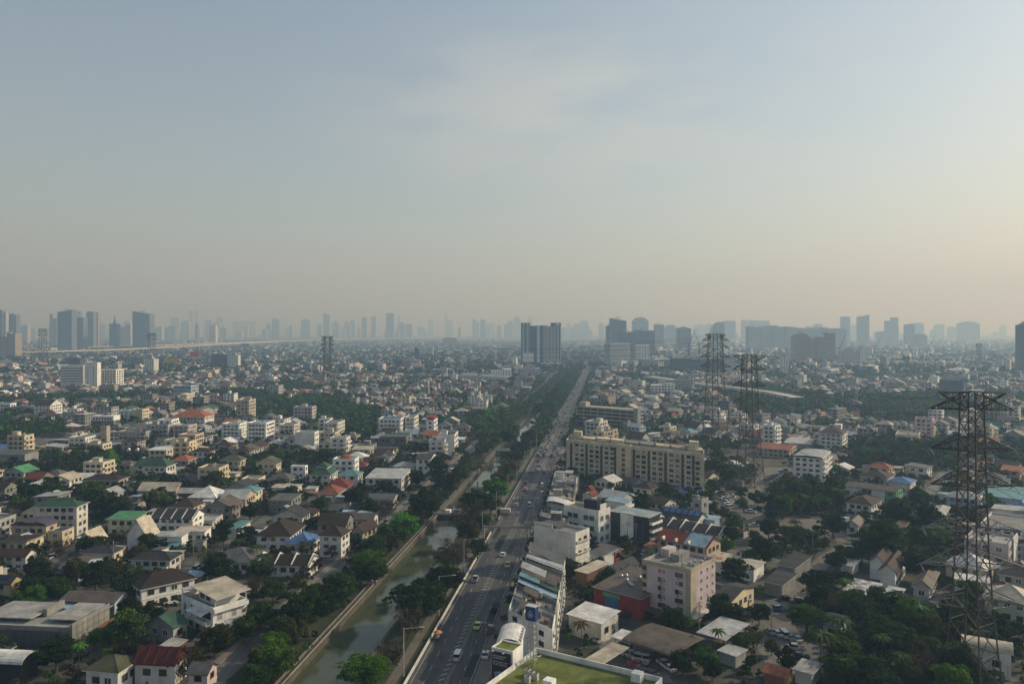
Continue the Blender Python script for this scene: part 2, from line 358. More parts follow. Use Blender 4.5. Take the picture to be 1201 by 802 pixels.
# ------------------------------------------------------------------ building kit
def window_mesh(name, fr, gl, style=0):
    b = MB(); d = .07
    t = .09
    for x0, x1, z0, z1 in ((-.5, .5, -.5, -.5 + t), (-.5, .5, .5 - t, .5), (-.5, -.5 + t, -.5 + t, .5 - t), (.5 - t, .5, -.5 + t, .5 - t)):
        b.box(x0, x1, -d, 0, z0, z1, fr)
    if style == 0: b.box(-.035, .035, -d + .01, 0, -.5 + t, .5 - t, fr)
    if style == 2: b.box(-.41, .41, -d + .01, 0, .12, .19, fr); b.box(-.035, .035, -d + .012, 0, -.5 + t, .12, fr)
    b.poly([(-.41, -.03, -.41), (.41, -.03, -.41), (.41, -.03, .41), (-.41, -.03, .41)], gl)
    return b.mesh(name)
WIN = dict(white=window_mesh('window', FRAME, GLASS), dark=window_mesh('window', FRAMED, GLASS, 1), curt=window_mesh('window', FRAME, CURT, 2), open=window_mesh('window', FRAMED, DARK, 1), blue=window_mesh('window', FRAMED, GLASSB, 0))
def door_mesh(m):
    b = MB(); b.box(-.5, .5, -.06, 0, 0, 1, m); b.box(-.4, .4, -.08, -.06, .05, .92, W['wood']); return b.mesh('door')
DOOR = door_mesh(FRAMED)
def ac_mesh():
    b = MB(); b.box(-.45, .45, -.4, 0, 0, .65, ACM); b.cyl(0, -.4, .3, .31, .01, DARK)
    for k in range(10):
        a = 2 * math.pi * k / 10; c = 2 * math.pi * (k + 1) / 10
        b.poly([(-.08, -.405, .32), (-.08 + .26 * math.cos(a), -.405, .32 + .26 * math.sin(a)), (-.08 + .26 * math.cos(c), -.405, .32 + .26 * math.sin(c))], DARK)
    return b.mesh('air_conditioner')
ACME = ac_mesh()
def tank_mesh():
    b = MB()
    for sx in (-.55, .55):
        for sy in (-.55, .55): b.bar((sx, sy, 0), (sx, sy, .5), .05, STEEL)
    b.cyl(0, 0, .5, 1.9, .75, TANK, n=14); b.cyl(0, 0, 1.9, 2.15, .75, TANK, .2, 14); return b.mesh('water_tank')
TANKME = tank_mesh()
def dish_mesh():
    b = MB(); b.bar((0, 0, 0), (0, 0, .8), .05, STEEL); n = 12; pr = []
    for k in range(n):
        a = 2 * math.pi * k / n; pr.append((.65 * math.cos(a), -.25 + .3 * math.sin(a) * .4, 1.1 + .65 * math.sin(a)))
    c = (0, .05, 1.05)
    for k in range(n): b.poly([c, pr[k], pr[(k + 1) % n]], DARK)
    return b.mesh('satellite_dish')
DISHME = dish_mesh()
FROT = dict(R=0.0, L=-90.0, B=180.0, E=90.0)      # faces: R local -y, L local -x, B local +y, E local +x
LAND = []                                          # (noun phrase, x, y) landmarks for the labels of the fill
class Bld:
    def __init__(s, name, label, cat, cx, cy, ang, a, b, h, wall='white', z0=0.0, skew=None, group=None, land=None):
        s.root = empty(name, (cx, cy, z0), R_(ang)); tag(s.root, label, cat, group)
        s.a, s.b, s.h, s.cx, s.cy, s.ang = a, b, h, cx, cy, ang
        s.wm = W[wall] if isinstance(wall, str) else wall
        s.k = 0.0
        if skew is not None:                       # real angle between the two sides
            s.k = math.cos(R_(skew)) / math.sin(R_(skew)); 
        c_, s_ = math.cos(R_(ang)), math.sin(R_(ang)); poly = []
        for sx, sy in ((-1, -1), (1, -1), (1, 1), (-1, 1)):
            x, y = sx * (a / 2 + 1.2), sy * (b / 2 + 1.2); x += s.k * y; poly.append((cx + x * c_ - y * s_, cy + x * s_ + y * c_))
        mark(poly)
        if land: LAND.append((land, cx, cy))
    def mb(s): m = MB(); m.k = s.k; return m
    def part(s, name, mb): return mb.build(name, s.root)
    def wall(s, h=None, parapet=0.0, roofm='concrete', gable=None, x0=0., x1=0., y0=0., y1=0.):
        """box of walls; parapet > 0 makes a flat roof inside a parapet; gable axis raises the two end walls"""
        h = h or s.h; A, B_ = s.a / 2, s.b / 2; m = s.mb()
        if parapet > 0:
            t = .22; z = h + parapet
            m.box(-A, A, -B_, B_, 0, h, s.wm, bottom=False, top=False)
            for x0_, x1_, y0_, y1_ in ((-A, A, -B_, -B_ + t), (-A, A, B_ - t, B_), (-A, -A + t, -B_ + t, B_ - t), (A - t, A, -B_ + t, B_ - t)):
                m.box(x0_, x1_, y0_, y1_, h, z, s.wm, bottom=False)
            s.part('wall', m)
            r = s.mb(); r.poly([(-A + t, -B_ + t, h + .004), (A - t, -B_ + t, h + .004), (A - t, B_ - t, h + .004), (-A + t, B_ - t, h + .004)], RF[roofm]); s.part('roof', r)
        else:
            m.box(-A, A, -B_, B_, 0, h, s.wm, bottom=False)
            if gable:
                ax, rh = gable
                if ax == 'x': m.prism([(-B_, h), (B_, h), (0, h + rh)], -A, A, s.wm, 'x')
                else: m.prism([(-A, h), (A, h), (0, h + rh)], -B_, B_, s.wm, 'y')
            s.part('wall', m)
        return s
    def hip(s, m='brown', o=.7, pitch=.5, h=None, ridge=None):
        h = h or s.h; A, B_ = s.a / 2 + o, s.b / 2 + o; m = RF[m]; k = s.mb(); z = h - .12; t = .22
        if A >= B_: r = (A - B_) if ridge is None else ridge; rh = B_ * pitch; P = [(-r, 0, z + t + rh), (r, 0, z + t + rh)]
        else: r = (B_ - A) if ridge is None else ridge; rh = A * pitch; P = [(0, -r, z + t + rh), (0, r, z + t + rh)]
        c = [(-A, -B_), (A, -B_), (A, B_), (-A, B_)]
        lo = [(x, y, z) for x, y in c]; hi = [(x, y, z + t) for x, y in c]
        for i in range(4): k.poly([lo[i], lo[(i + 1) % 4], hi[(i + 1) % 4], hi[i]], FRAME)
        k.poly(lo[::-1], FRAME)
        if A >= B_:
            k.poly([hi[0], hi[1], P[1], P[0]], m); k.poly([hi[2], hi[3], P[0], P[1]], m); k.poly([hi[1], hi[2], P[1]], m); k.poly([hi[3], hi[0], P[0]], m)
            k.bar((P[0][0], 0, P[0][2]), (P[1][0], 0, P[1][2]), .14, m)
        else:
            k.poly([hi[1], hi[2], P[1], P[0]], m); k.poly([hi[3], hi[0], P[0], P[1]], m); k.poly([hi[0], hi[1], P[0]], m); k.poly([hi[2], hi[3], P[1]], m)
            k.bar(P[0], P[1], .14, m)
        for q, e in zip(hi, (P[0], P[1], P[1], P[0]) if A >= B_ else (P[0], P[0], P[1], P[1])): k.bar(q, e, .11, m, cap=False)
        return s.part('roof', k)
    def gab(s, m='brown', ax='x', rh=2.0, o=.7, h=None, t=.18):
        h = h or s.h; m = RF[m]; k = s.mb(); hw = (s.b if ax == 'x' else s.a) / 2; ln = (s.a if ax == 'x' else s.b) / 2 + o * .7
        d = o; sl = rh / hw; z = h + .05
        prof = [(-hw - d, z - d * sl), (0, z + rh), (hw + d, z - d * sl), (hw + d, z - d * sl + t), (0, z + rh + t), (-hw - d, z - d * sl + t)]
        k.prism(prof, -ln, ln, m, 'x' if ax == 'x' else 'y'); return s.part('roof', k)
    def shed(s, m='metal', side='R', rise=1.2, o=.6, h=None, t=.14, name='roof'):
        """mono-pitch roof whose low eave is over the given side"""
        h = h or s.h; m = RF[m]; k = s.mb(); A, B_ = s.a / 2 + o, s.b / 2 + o
        zf = {'R': lambda x, y: (y + B_) / (2 * B_), 'B': lambda x, y: (B_ - y) / (2 * B_), 'L': lambda x, y: (x + A) / (2 * A), 'E': lambda x, y: (A - x) / (2 * A)}[side]
        c = [(-A, -B_), (A, -B_), (A, B_), (-A, B_)]; lo = [(x, y, h + .03 + rise * zf(x, y)) for x, y in c]; hi = [(x, y, z + t) for x, y, z in lo]
        k.poly(lo[::-1], FRAME); k.poly(hi, m)
        for i in range(4): k.poly([lo[i], lo[(i + 1) % 4], hi[(i + 1) % 4], hi[i]], FRAME)
        return s.part(name, k)
    def barrel(s, m='metal', ax='x', rise=2.0, o=.5, h=None, n=10, half=False):
        h = h or s.h; m = RF[m]; k = s.mb(); hw = (s.b if ax == 'x' else s.a) / 2 + o; ln = (s.a if ax == 'x' else s.b) / 2 + o
        pr = [(-hw * math.cos(math.pi * i / n), h + .05 + rise * math.sin(math.pi * i / n)) for i in range(n + 1)]
        pr = pr + [(a * .985, z - .15) for a, z in pr[::-1]]
        if ax == 'x': pr = pr
        k.prism(pr, -ln, ln, m, 'x' if ax == 'x' else 'y'); return s.part('roof', k)
    def fxf(s, face, u, z, out=0.0):
        """point on a face: u metres along it from its middle, seen from outside"""
        A, B_ = s.a / 2, s.b / 2
        x, y, r = dict(R=(u, -B_ - out, 0.), L=(-A - out, -u, -90.), B=(-u, B_ + out, 180.), E=(A + out, u, 90.))[face]
        if s.k:
            x = x + s.k * y
            if face in 'LE': r += math.degrees(math.atan(-s.k)) if face == 'L' else math.degrees(math.atan(-s.k))
        return (x, y, z), R_(r)
    def flen(s, face): return s.a if face in 'RB' else s.b
    def put(s, mesh, name, face, u, z, sc=(1, 1, 1), out=0.0):
        p, r = s.fxf(face, u, z, out); 
        if s.k and face in 'LE': pass
        return mobj(name, mesh, s.root, p, (0, 0, r), sc)
    def wins(s, face, rows, cols, w=1.2, hh=1.3, z1=None, sp=None, storey=3.1, kind='white', u0=0.0, skip=0, margin=1.0, extra=True, every=None):
        ln = s.flen(face) - 2 * margin; kinds = [kind] if isinstance(kind, str) else kind
        for r in range(skip, rows):
            for c in range(cols):
                u = u0 + ((c + .5) / cols - .5) * ln if sp is None else u0 + (c - (cols - 1) / 2) * sp
                z = (z1 if z1 is not None else 1.75) + r * storey
                s.put(WIN[random.choice(kinds)], 'window', face, u, z, (w, 1, hh))
                if extra and random.random() < .12: s.put(ACME, 'air_conditioner', face, u + w * .2, z - hh / 2 - .75)
        return s
    def door(s, face, u=0.0, w=1.1, h=2.1): s.put(DOOR, 'door', face, u, 0, (w, 1, h)); return s
    def balc(s, face, rows, z1=3.1, storey=3.1, depth=1.2, frac=.94, m=None, u0=0.0, rail=.95):
        ln = s.flen(face) * frac / 2; m = m or s.wm
        for r in range(rows):
            b = MB(); z = 0
            b.box(-ln, ln, -depth, 0, -.15, 0, m); b.box(-ln, ln, -depth, -depth + .1, 0, rail, m); b.box(-ln, -ln + .1, -depth + .1, 0, 0, rail, m); b.box(ln - .1, ln, -depth + .1, 0, 0, rail, m)
            p, rr = s.fxf(face, u0, z1 + r * storey); b.build('balcony', s.root, p, (0, 0, rr))
        return s
    def slabs(s, rows, z1=3.1, storey=3.1, o=.35, t=.22, m=None, name='floor_band'):
        A, B_ = s.a / 2 + o, s.b / 2 + o
        for r in range(rows):
            b = s.mb(); z = z1 + r * storey; b.box(-A, A, -B_, B_, z, z + t, m or s.wm); s.part(name, b)
        return s
    def box(s, name, x0, x1, y0, y1, z0, z1, m):
        b = s.mb(); b.box(x0, x1, y0, y1, z0, z1, m); return s.part(name, b)
    def awning(s, face, u, z, w, d, m, drop=.6, t=.06):
        b = MB(); b.poly([(-w / 2, -d, -drop), (w / 2, -d, -drop), (w / 2, 0, 0), (-w / 2, 0, 0)], m); b.poly([(-w / 2, -d, -drop - t), (-w / 2, 0, -t), (w / 2, 0, -t), (w / 2, -d, -drop - t)], m)
        b.poly([(-w / 2, -d, -drop - t), (w / 2, -d, -drop - t), (w / 2, -d, -drop), (-w / 2, -d, -drop)], m)
        for x in (-w / 2, w / 2): b.poly([(x, -d, -drop - t), (x, -d, -drop), (x, 0, 0), (x, 0, -t)], m)
        p, r = s.fxf(face, u, z); b.build('awning', s.root, p, (0, 0, r)); return s
    def rooftop(s, tanks=1, acs=2, dish=1, pent=True, h=None, seed=None):
        h = h or s.h; rr = random.Random(seed if seed is not None else int(abs(s.cx * 13 + s.cy * 7)))
        if pent and s.a > 7 and s.b > 6:
            x, y = rr.uniform(-.25, .25) * s.a, rr.uniform(-.2, .25) * s.b; w = min(4.5, s.a * .32); d = min(4, s.b * .36)
            b = MB(); b.box(-w / 2, w / 2, -d / 2, d / 2, 0, 2.6, s.wm); b.box(-w / 2 - .25, w / 2 + .25, -d / 2 - .25, d / 2 + .25, 2.6, 2.78, RF['pale']); b.build('stair_head', s.root, (x + s.k * y, y, h))
        for me, n, nm in ((TANKME, tanks, 'water_tank'), (ACME, acs, 'condenser_unit'), (DISHME, dish, 'satellite_dish')):
            for i in range(n):
                x, y = rr.uniform(-.38, .38) * s.a, rr.uniform(-.38, .38) * s.b; mobj(nm, me, s.root, (x + s.k * y, y, h), (0, 0, rr.uniform(0, 6.3) if nm != 'satellite_dish' else -s.root.rotation_euler.z))
        return s
def fit(z, Np, ang, Lp, Rp, lang=None, k=1):
    """footprint from the roof corner nearest the camera and the outer corners' columns (height z)"""
    x, y = G(*Np, z); lang = lang if lang is not None else ang + 90
    def reach(px, an):
        dx, dy = math.cos(R_(an)), math.sin(R_(an)); q = (px - CX) / F
        return max(2.5, (q * y - x) / (dx - q * dy))
    a = reach(Rp, ang) if not isinstance(Rp, tuple) else Rp[0]; b = reach(Lp, lang) if not isinstance(Lp, tuple) else Lp[0]
    ux, uy, vx, vy = math.cos(R_(ang)), math.sin(R_(ang)), math.cos(R_(lang)), math.sin(R_(lang))
    cx, cy = x + ux * a / 2 + vx * b / 2, y + uy * a / 2 + vy * b / 2
    return cx, cy, a, b * math.sin(R_(lang - ang)), (lang - ang if lang != ang + 90 else None)
def H(name, label, cat, Np, z, ang, Lp, Rp, wall='white', land=None, lang=None, group=None, h=None):
    cx, cy, a, b, sk = fit(z, Np, ang, Lp, Rp, lang)
    b = max(b, 4.5 if z > 3.4 else 4); a = min(max(a, 4.6, .5 * b if not isinstance(Rp, tuple) else 0), max(1.7 * b + 2, 20) if not isinstance(Rp, tuple) else 130, 36 if not isinstance(Rp, tuple) else 130)
    ux, uy, vx, vy = math.cos(R_(ang)), math.sin(R_(ang)), math.cos(R_(lang or ang + 90)), math.sin(R_(lang or ang + 90)); x, y = G(*Np, z); bl_ = b / (math.sin(R_(sk)) if sk else 1)
    cx, cy = x + ux * a / 2 + vx * bl_ / 2, y + uy * a / 2 + vy * bl_ / 2
    if DEBUG: print('%-60s a=%.1f b=%.1f h=%.1f at (%.0f,%.0f)' % (label[:60], a, b, z, cx, cy))
    return Bld(name, label, cat, cx, cy, ang, a, b, h or z, wall, skew=sk, group=group, land=land)
DEBUG = False
# ------------------------------------------------------------------ the buildings one can pick out, each at its place
def merge(main, *others):
    """wings of the same building become parts of it"""
    inv = (Matrix.Translation(main.root.location) @ Matrix.Rotation(main.root.rotation_euler.z, 4, 'Z')).inverted()
    for o in others:
        mo = Matrix.Translation(o.root.location) @ Matrix.Rotation(o.root.rotation_euler.z, 4, 'Z')
        for ch in [c for c in COL.objects if c.parent == o.root]:
            m = inv @ mo @ (Matrix.Translation(ch.location) @ ch.rotation_euler.to_matrix().to_4x4())
            sc = ch.scale.copy(); ch.parent = main.root; l, r, _ = m.decompose(); ch.location = l; ch.rotation_euler = r.to_euler(); ch.scale = sc
        bpy.data.objects.remove(o.root)
    return main
def roofed(s, roof, rows, flags='', kind=None, wk=('white', 'dark', 'open')):
    if rows >= 2 and not roof.startswith('bar'): s.slabs(rows - 1, s.h / rows, s.h / rows, .14, .16)
    ty, mt, *ex = roof.split(':'); v = float(ex[0]) if ex else None
    if ty == 'flat':
        s.wall(parapet=v if v is not None else .9, roofm=mt)
        if 'n' not in flags: s.rooftop(tanks=random.choice((0, 1, 1)) if s.a > 6 else 0, acs=random.randint(0, 3), dish=random.choice((0, 1)), pent='p' in flags)
    elif ty == 'hip': s.wall(); s.hip(mt, pitch=v or .5)
    elif ty == 'gabx': rh = v or s.b * .24; s.wall(gable=('x', rh)); s.gab(mt, 'x', rh)
    elif ty == 'gaby': rh = v or s.a * .24; s.wall(gable=('y', rh)); s.gab(mt, 'y', rh)
    elif ty.startswith('shed'): s.wall(); s.shed(mt, ty[4:] or 'R', v or 1.0)
    elif ty == 'barx': s.wall(); s.barrel(mt, 'x', v or 2.0)
    elif ty == 'bary': s.wall(); s.barrel(mt, 'y', v or 2.0)
    if rows:
        st = s.h / rows; hh = min(1.7, st * .5)
        for face, fb in (('L', 'l'), ('R', 'r')):
            if fb in flags: continue
            ln = s.flen(face); cols = max(1, int((ln - 1.2) / (3.1 if 'd' not in flags else 2.3)))
            cap = 90 // max(1, rows) if rows * cols > 90 else cols
            s.wins(face, rows, min(cols, cap), w=min(2.0, ln / (cols + 1) * .8), hh=hh, z1=st * .55, storey=st, kind=wk)
        if 'b' in flags and rows > 1: s.balc('L', rows - 1, st, st, u0=0)
        if 'B' in flags and rows > 1: s.balc('R', rows - 1, st, st)
        if rows <= 3 and s.a > 4: s.door('R', s.a * .25)
    return s
TAB = [
 # name, label, category, near roof corner, height, angle, left px, right px, wall, roof, storeys, flags, landmark
 ('apartment_building', 'white four storey block under a steep dark brown gable roof, left of the hospital', 'apartment building', (59, 475), 12, 87, 40, 73, 'white', 'gaby:dkbrown:5', 4, '', 'the brown gabled white block'),
 ('apartment_building', 'white block cut by the left picture edge below the motorway', 'apartment building', (12, 474), 11, 87, -8, 14, 'white', 'flat:pale', 3, '', None),
 ('office_building', 'dark block with a white top storey and stair head', 'office building', (133, 489), 13, 87, 108, 137, 'dkgrey', 'flat:concrete', 4, 'dp', None),
 ('apartment_building', 'narrow white block with tan side wall, left one of two alike', 'apartment building', (152, 482), 12, 87, 139, 157, 'white', 'flat:pale', 4, '', None),
 ('apartment_building', 'cream block with a sunlit side wall beside a narrow white block', 'apartment building', (167, 481), 13, 87, 154, 175, 'cream', 'flat:pale', 4, 'l', None),
 ('apartment_building', 'long low grey balcony block, leftmost of the grey row', 'apartment building', (171, 507), 9, 87, 138, 173, 'grey', 'flat:concrete', 3, 'b', None),
 ('apartment_building', 'weathered grey four storey block with balconies on every floor', 'apartment building', (197, 499), 13, 87, 171, 203, 'grey', 'flat:concrete', 4, 'bp', None),
 ('apartment_building', 'mauve grey four storey block with a lit pinkish side', 'apartment building', (221, 500), 12, 87, 203, 231, 'mauve', 'flat:pale', 4, 'b', None),
 ('apartment_building', 'orange and cream balconied block before the red roofed hall', 'apartment building', (229, 511), 10, 87, 209, 239, 'peach', 'flat:beige', 3, 'B', 'the orange and cream block'),
 ('hall', 'wide hall under a bright orange red hip roof', 'hall', (240, 489), 8, 87, 202, 251, 'white', 'hip:orange:.55', 2, '', 'the red roofed hall'),
 ('apartment_building', 'tall beige six storey block, left of the long grove', 'apartment building', (292, 470), 19, 87, 277, 300, 'tan', 'flat:beige', 6, 'p', 'the tall beige block'),
 ('apartment_building', 'beige pink block standing before the long grove', 'apartment building', (366, 478), 13, 87, 344, 371, 'mauve', 'flat:pale', 4, 'p', 'the beige pink block'),
 ('apartment_building', 'white balcony block left of the blue windowed slab', 'apartment building', (281, 498), 13, 87, 260, 289, 'white', 'flat:pale', 5, 'bp', None),
 ('apartment_building', 'white slab with rows of blue windows and pale blue roof edge', 'apartment building', (312, 497), 15, 87, 290, 322, 'white', 'flat:sky', 5, 'd', 'the blue windowed slab'),
 ('apartment_building', 'grey weathered block with balconies right of the blue windowed slab', 'apartment building', (345, 499), 11, 87, 327, 352, 'offwhite', 'flat:concrete', 4, 'b', None),
 ('apartment_building', 'off white balconied flats right of the beige pink block', 'apartment building', (396, 497), 12, 87, 379, 419, 'offwhite', 'flat:concrete', 4, 'b', None),
 ('clinic', 'pale blue white block with a stepped roof behind a tan block', 'clinic', (224, 453), 16, 87, 204, 233, 'paleblue', 'flat:pale', 4, 'd', None),
 ('apartment_building', 'narrow tan block with a bright sunlit side', 'apartment building', (219, 463), 13, 87, 211, 229, 'cream', 'flat:beige', 4, 'l', None),
 ('townhouse', 'white walled townhouse with blank side wall above the dark roofs', 'townhouse', (74, 513), 6, 87, 44, 79, 'white', 'gaby:dkbrown:2', 2, 'l', None),
 ('shophouse_row', 'cream white row of three storey shophouses facing the sun', 'shophouses', (100, 514), 9, 87, 80, 122, 'offwhite', 'flat:concrete', 3, 'B', None),
 ('shophouse', 'tall thin tan shophouse at the end of a cream row', 'shophouse', (125, 501), 15, 87, 120, 128, 'tan', 'flat:pale', 4, 'r', None),
 ('warehouse', 'long low shed with a dark blue roof at the left edge', 'warehouse', (30, 527), 5, 87, -30, 33, 'grey', 'gaby:slate_blue:2' if 0 else 'gaby:blue:2', 0, '', None),
 ('warehouse', 'grey concrete warehouse beside the green balconied block', 'warehouse', (29, 533), 9, 90, -25, 37, 'concrete', 'shedL:grey:1', 0, '', 'the grey warehouse'),
 ('house', 'dark brown roofed villa with two white dormers', 'house', (166, 531), 5, 87, 143, 172, 'offwhite', 'hip:dkbrown:.9', 1, '', None),
 ('apartment_building', 'olive cream three storey block with a white flat roof', 'apartment building', (195, 528), 10, 87, 174, 203, 'cream', 'shedL:white:.5', 3, '', None),
 ('house', 'white house with a steep green tiled hip roof', 'house', (195, 547), 8, 87, 167, 206, 'white', 'hip:dkgreen:.75', 2, '', 'the green roofed white house'),
 ('house', 'white two storey house with a red brown hip roof', 'house', (246, 530), 7, 87, 224, 252, 'white', 'hip:brown:.45', 2, '', 'the red brown hip roofed house'),
 ('house', 'tan two storey villa with an olive hip roof and balcony', 'house', (282, 540), 8, 87, 259, 288, 'cream', 'hip:olive:.6', 2, 'b', 'the tan villa'),
 ('house', 'low house under a very wide dark brown roof', 'house', (139, 563), 4, 87, 98, 149, 'tan', 'hip:dkbrown:.4', 1, '', 'the wide brown roof'),
 ('house', 'small white house with a pale grey gable roof', 'house', (133, 579), 5, 87, 116, 145, 'paleblue', 'gabx:metal:2.2', 1, '', 'the pale grey gable'),
 ('house', 'long beige gable house whose end wall is peach', 'house', (206, 575), 5, 87, 162, 216, 'peach', 'gaby:beige:3', 1, '', 'the peach gable end'),
 ('warehouse', 'open sided shed with a bright grey metal roof', 'warehouse', (243, 578), 5, 87, 209, 251, 'wood', 'gaby:metal:1.6', 0, '', 'the grey metal shed'),
 ('apartment_building', 'cream four storey block with a wide grey green hip roof', 'apartment building', (90, 594), 12.5, 90, 42, 103, 'offwhite', 'hip:dkgreen:.35', 4, '', 'the grey green roofed block'),
 ('townhouse', 'tan townhouse with a dark purple curved roof', 'townhouse', (54, 617), 8, 87, 14, 67, 'tan', 'barx:purple:2', 2, '', 'the purple curved roof'),
 ('townhouse', 'tan flat roofed annexe house right of the purple curved roof', 'townhouse', (73, 624), 6, 87, 56, 87, 'beige', 'flat:purple:.4', 2, 'n', None),
 ('house', 'cream yellow house under a bright green metal roof', 'house', (159, 609), 7, 87, 127, 172, 'cream', 'shedL:green:1.2', 2, '', 'the bright green roof'),
 ('house', 'blank white gable wall carrying a steep beige roof in two sheets', 'house', (172, 628), 6, 80, 149, 186, 'white', 'gabx:beige:6', 1, 'lr', 'the white gable wall'),
 ('townhouse_row', 'white townhouse row between raised gable party walls', 'townhouses', (226, 608), 8, 87, 176, 239, 'white', 'gaby:dkgrey:2.6', 3, '', 'the white townhouse row'),
 ('house', 'low white house with a flat beige roof and big window', 'house', (240, 623), 5, 87, 206, 245, 'white', 'shedL:beige:.5', 1, '', None),
 ('house', 'low white annexe beside a teal striped awning', 'house', (213, 629), 5, 87, 181, 217, 'white', 'shedL:pale:.4', 0, '', 'the teal awning'),
 ('warehouse', 'long narrow shed under a teal roof by a lane', 'shed', (279, 620), 4, 80, 272, 294, 'offwhite', 'shedL:teal:.8', 0, '', 'the teal roof'),
 ('house', 'off white two storey house with a charcoal hip roof and balcony', 'house', (199, 657), 5.8, 86, 154, 212, 'offwhite', 'hip:dkgrey:.42', 2, 'b', 'the grey roof with the balcony'),
 ('house', 'big white villa under a broad dark brown hip roof', 'house', (166, 691), 6.5, 44, 152, 228, 'white', 'hip:dkbrown:.5', 2, '', 'the broad brown hip roof'),
 ('house', 'low white bungalow with a smooth grey hip roof', 'house', (295, 659), 4.2, 86, 248, 313, 'white', 'hip:grey:.42', 1, '', 'the grey hip bungalow'),
 ('house', 'pale blue house with a weathered brown grey roof', 'house', (92, 667), 4.2, 86, 69, 121, 'paleblue', 'gaby:rust:1.5', 1, '', None),
 ('house', 'low house under a dark charcoal hip roof with cream gable', 'house', (132, 649), 4.2, 86, 97, 144, 'cream', 'hip:dkgrey:.5', 1, '', None),
 ('house', 'small white house with a steep beige gable roof', 'house', (107, 634), 3.8, 84, 93, 124, 'white', 'gabx:beige:3.4', 0, '', None),
 ('house', 'off white house with a plain brown gable roof at the left edge', 'house', (30, 652), 5, 87, -8, 37, 'offwhite', 'gaby:brown:1.6', 2, '', None),
 ('house', 'low house with a rusty roof and a white blue front canopy', 'house', (134, 706), 4, 84, 72, 139, 'paleblue', 'gaby:rust:1.3', 1, '', 'the white blue canopy'),
 ('warehouse', 'shed under a white curved roof in the lower left corner', 'shed', (25, 778), 5, 84, -25, 28, 'black', 'bary:white:1.6', 0, '', None),
 ('house', 'house with a mossy green gable roof behind the white villa', 'house', (203, 735), 4.5, 66, 173, 213, 'grey', 'gabx:dkgreen:2', 1, '', None),
 ('townhouse_row', 'townhouse row with a stepped dark red roof', 'townhouses', (205, 777), 5.5, 84, 158, 219, 'offwhite', 'gaby:dkred:2.5', 1, '', 'the dark red roof'),
 ('house', 'house with an olive pyramid roof and rooftop condensers', 'house', (138, 788), 5, 80, 101, 163, 'offwhite', 'hip:olive:.5', 1, '', 'the olive pyramid roof'),
 ('house', 'small salmon pink house half hidden behind street trees', 'house', (243, 789), 6, 84, 222, 249, 'pink', 'gaby:grey:1.4', 2, '', None),
 ('house', 'yellow house with solar panels on its roof at the left edge', 'house', (13, 683), 6.5, 84, -12, 25, 'yellow', 'gaby:dkgrey:1.5', 2, '', None),
 # middle left
 ('house', 'cream two storey house under an olive gable roof', 'house', (324, 543), 8, 87, 300, 330, 'cream', 'gabx:olive:3', 2, '', 'the cream gabled house'),
 ('apartment_building', 'tall blank white grey block with a small grey hip roof at its foot', 'apartment building', (369, 508), 14, 87, 346, 374, 'white', 'flat:pale', 4, 'l', 'the tall blank white block'),
 ('house', 'white two storey concrete house with a flat white roof', 'house', (358, 547), 7, 87, 341, 361, 'white', 'flat:white:.3', 2, 'n', None),
 ('house', 'white and pale blue house topped by a red dome', 'house', (416, 540), 10, 87, 390, 421, 'white', 'flat:sky', 3, 'bn', 'the red domed house'),
 ('house', 'low house with a vivid red roof beside the red domed house', 'house', (428, 546), 5, 87, 420, 431, 'red', 'hip:red:.6', 1, '', None),
 ('house', 'house with two tiers of green hip roofs', 'house', (387, 557), 6, 87, 363, 396, 'offwhite', 'hip:dkgreen:.7', 2, '', 'the two tier green roof'),
 ('house', 'dark grey modern house with a flat roof', 'house', (476, 513), 10, 87, 445, 482, 'dkgrey', 'flat:grey:.6', 2, 'n', 'the dark modern house'),
 ('house', 'tiny white house with a dark gable before the dark modern house', 'house', (457, 535), 4.5, 87, 446, 461, 'white', 'gabx:dkbrown:2.4', 1, '', None),
 ('apartment_building', 'narrow white three storey house with a charcoal roof', 'townhouse', (505, 538), 11, 87, 488, 512, 'white', 'gaby:dkgrey:1.2', 3, '', 'the charcoal roofed white house'),
 ('house', 'white villa under a pale hip roof', 'house', (486, 547), 6, 87, 462, 489, 'white', 'hip:pale:.4', 2, '', None),
 ('warehouse', 'pale grey boxy warehouse with a raised metal roof', 'warehouse', (471, 561), 7.5, 87, 429, 481, 'offwhite', 'shedL:metal:.8', 2, '', 'the boxy grey warehouse'),
 ('apartment_building', 'white apartment block crowned by a blue arch', 'apartment building', (470, 492), 14, 87, 444, 475, 'white', 'flat:blue', 4, 'bn', 'the blue arched block'),
 ('apartment_building', 'grey balcony block joined right of the blue arched block', 'apartment building', (486, 490), 14, 87, 475, 491, 'offwhite', 'flat:concrete', 4, 'b', None),
 ('shophouse', 'narrow white shophouse with a bright red roof box', 'shophouse', (509, 494), 13, 87, 500, 516, 'white', 'flat:red', 4, 'n', 'the red topped shophouse'),
 ('office_building', 'blank white block with dark windows only on its sunny side', 'office building', (533, 511), 14, 87, 514, 541, 'white', 'flat:olive', 4, 'lp', 'the blank white block'),
 ('house', 'low flat pale yellow roofed house among dark trees', 'house', (349, 572), 4.2, 87, 319, 353, 'offwhite', 'shedL:beige:.5', 1, '', None),
 ('warehouse', 'long grey roofed shed with pale walls', 'shed', (406, 589), 4, 87, 360, 409, 'offwhite', 'gaby:rust:1.4', 0, '', 'the long grey shed'),
 ('house', 'low grey roofed house right of the long grey shed', 'house', (461, 586), 4.2, 87, 427, 467, 'grey', 'gaby:grey:1.6', 1, '', None),
 ('house', 'white house under a large dark brown hip roof behind the blue pyramid roof', 'house', (340, 629), 5.5, 87, 301, 357, 'white', 'hip:dkbrown:.6', 2, '', 'the large dark brown roof'),
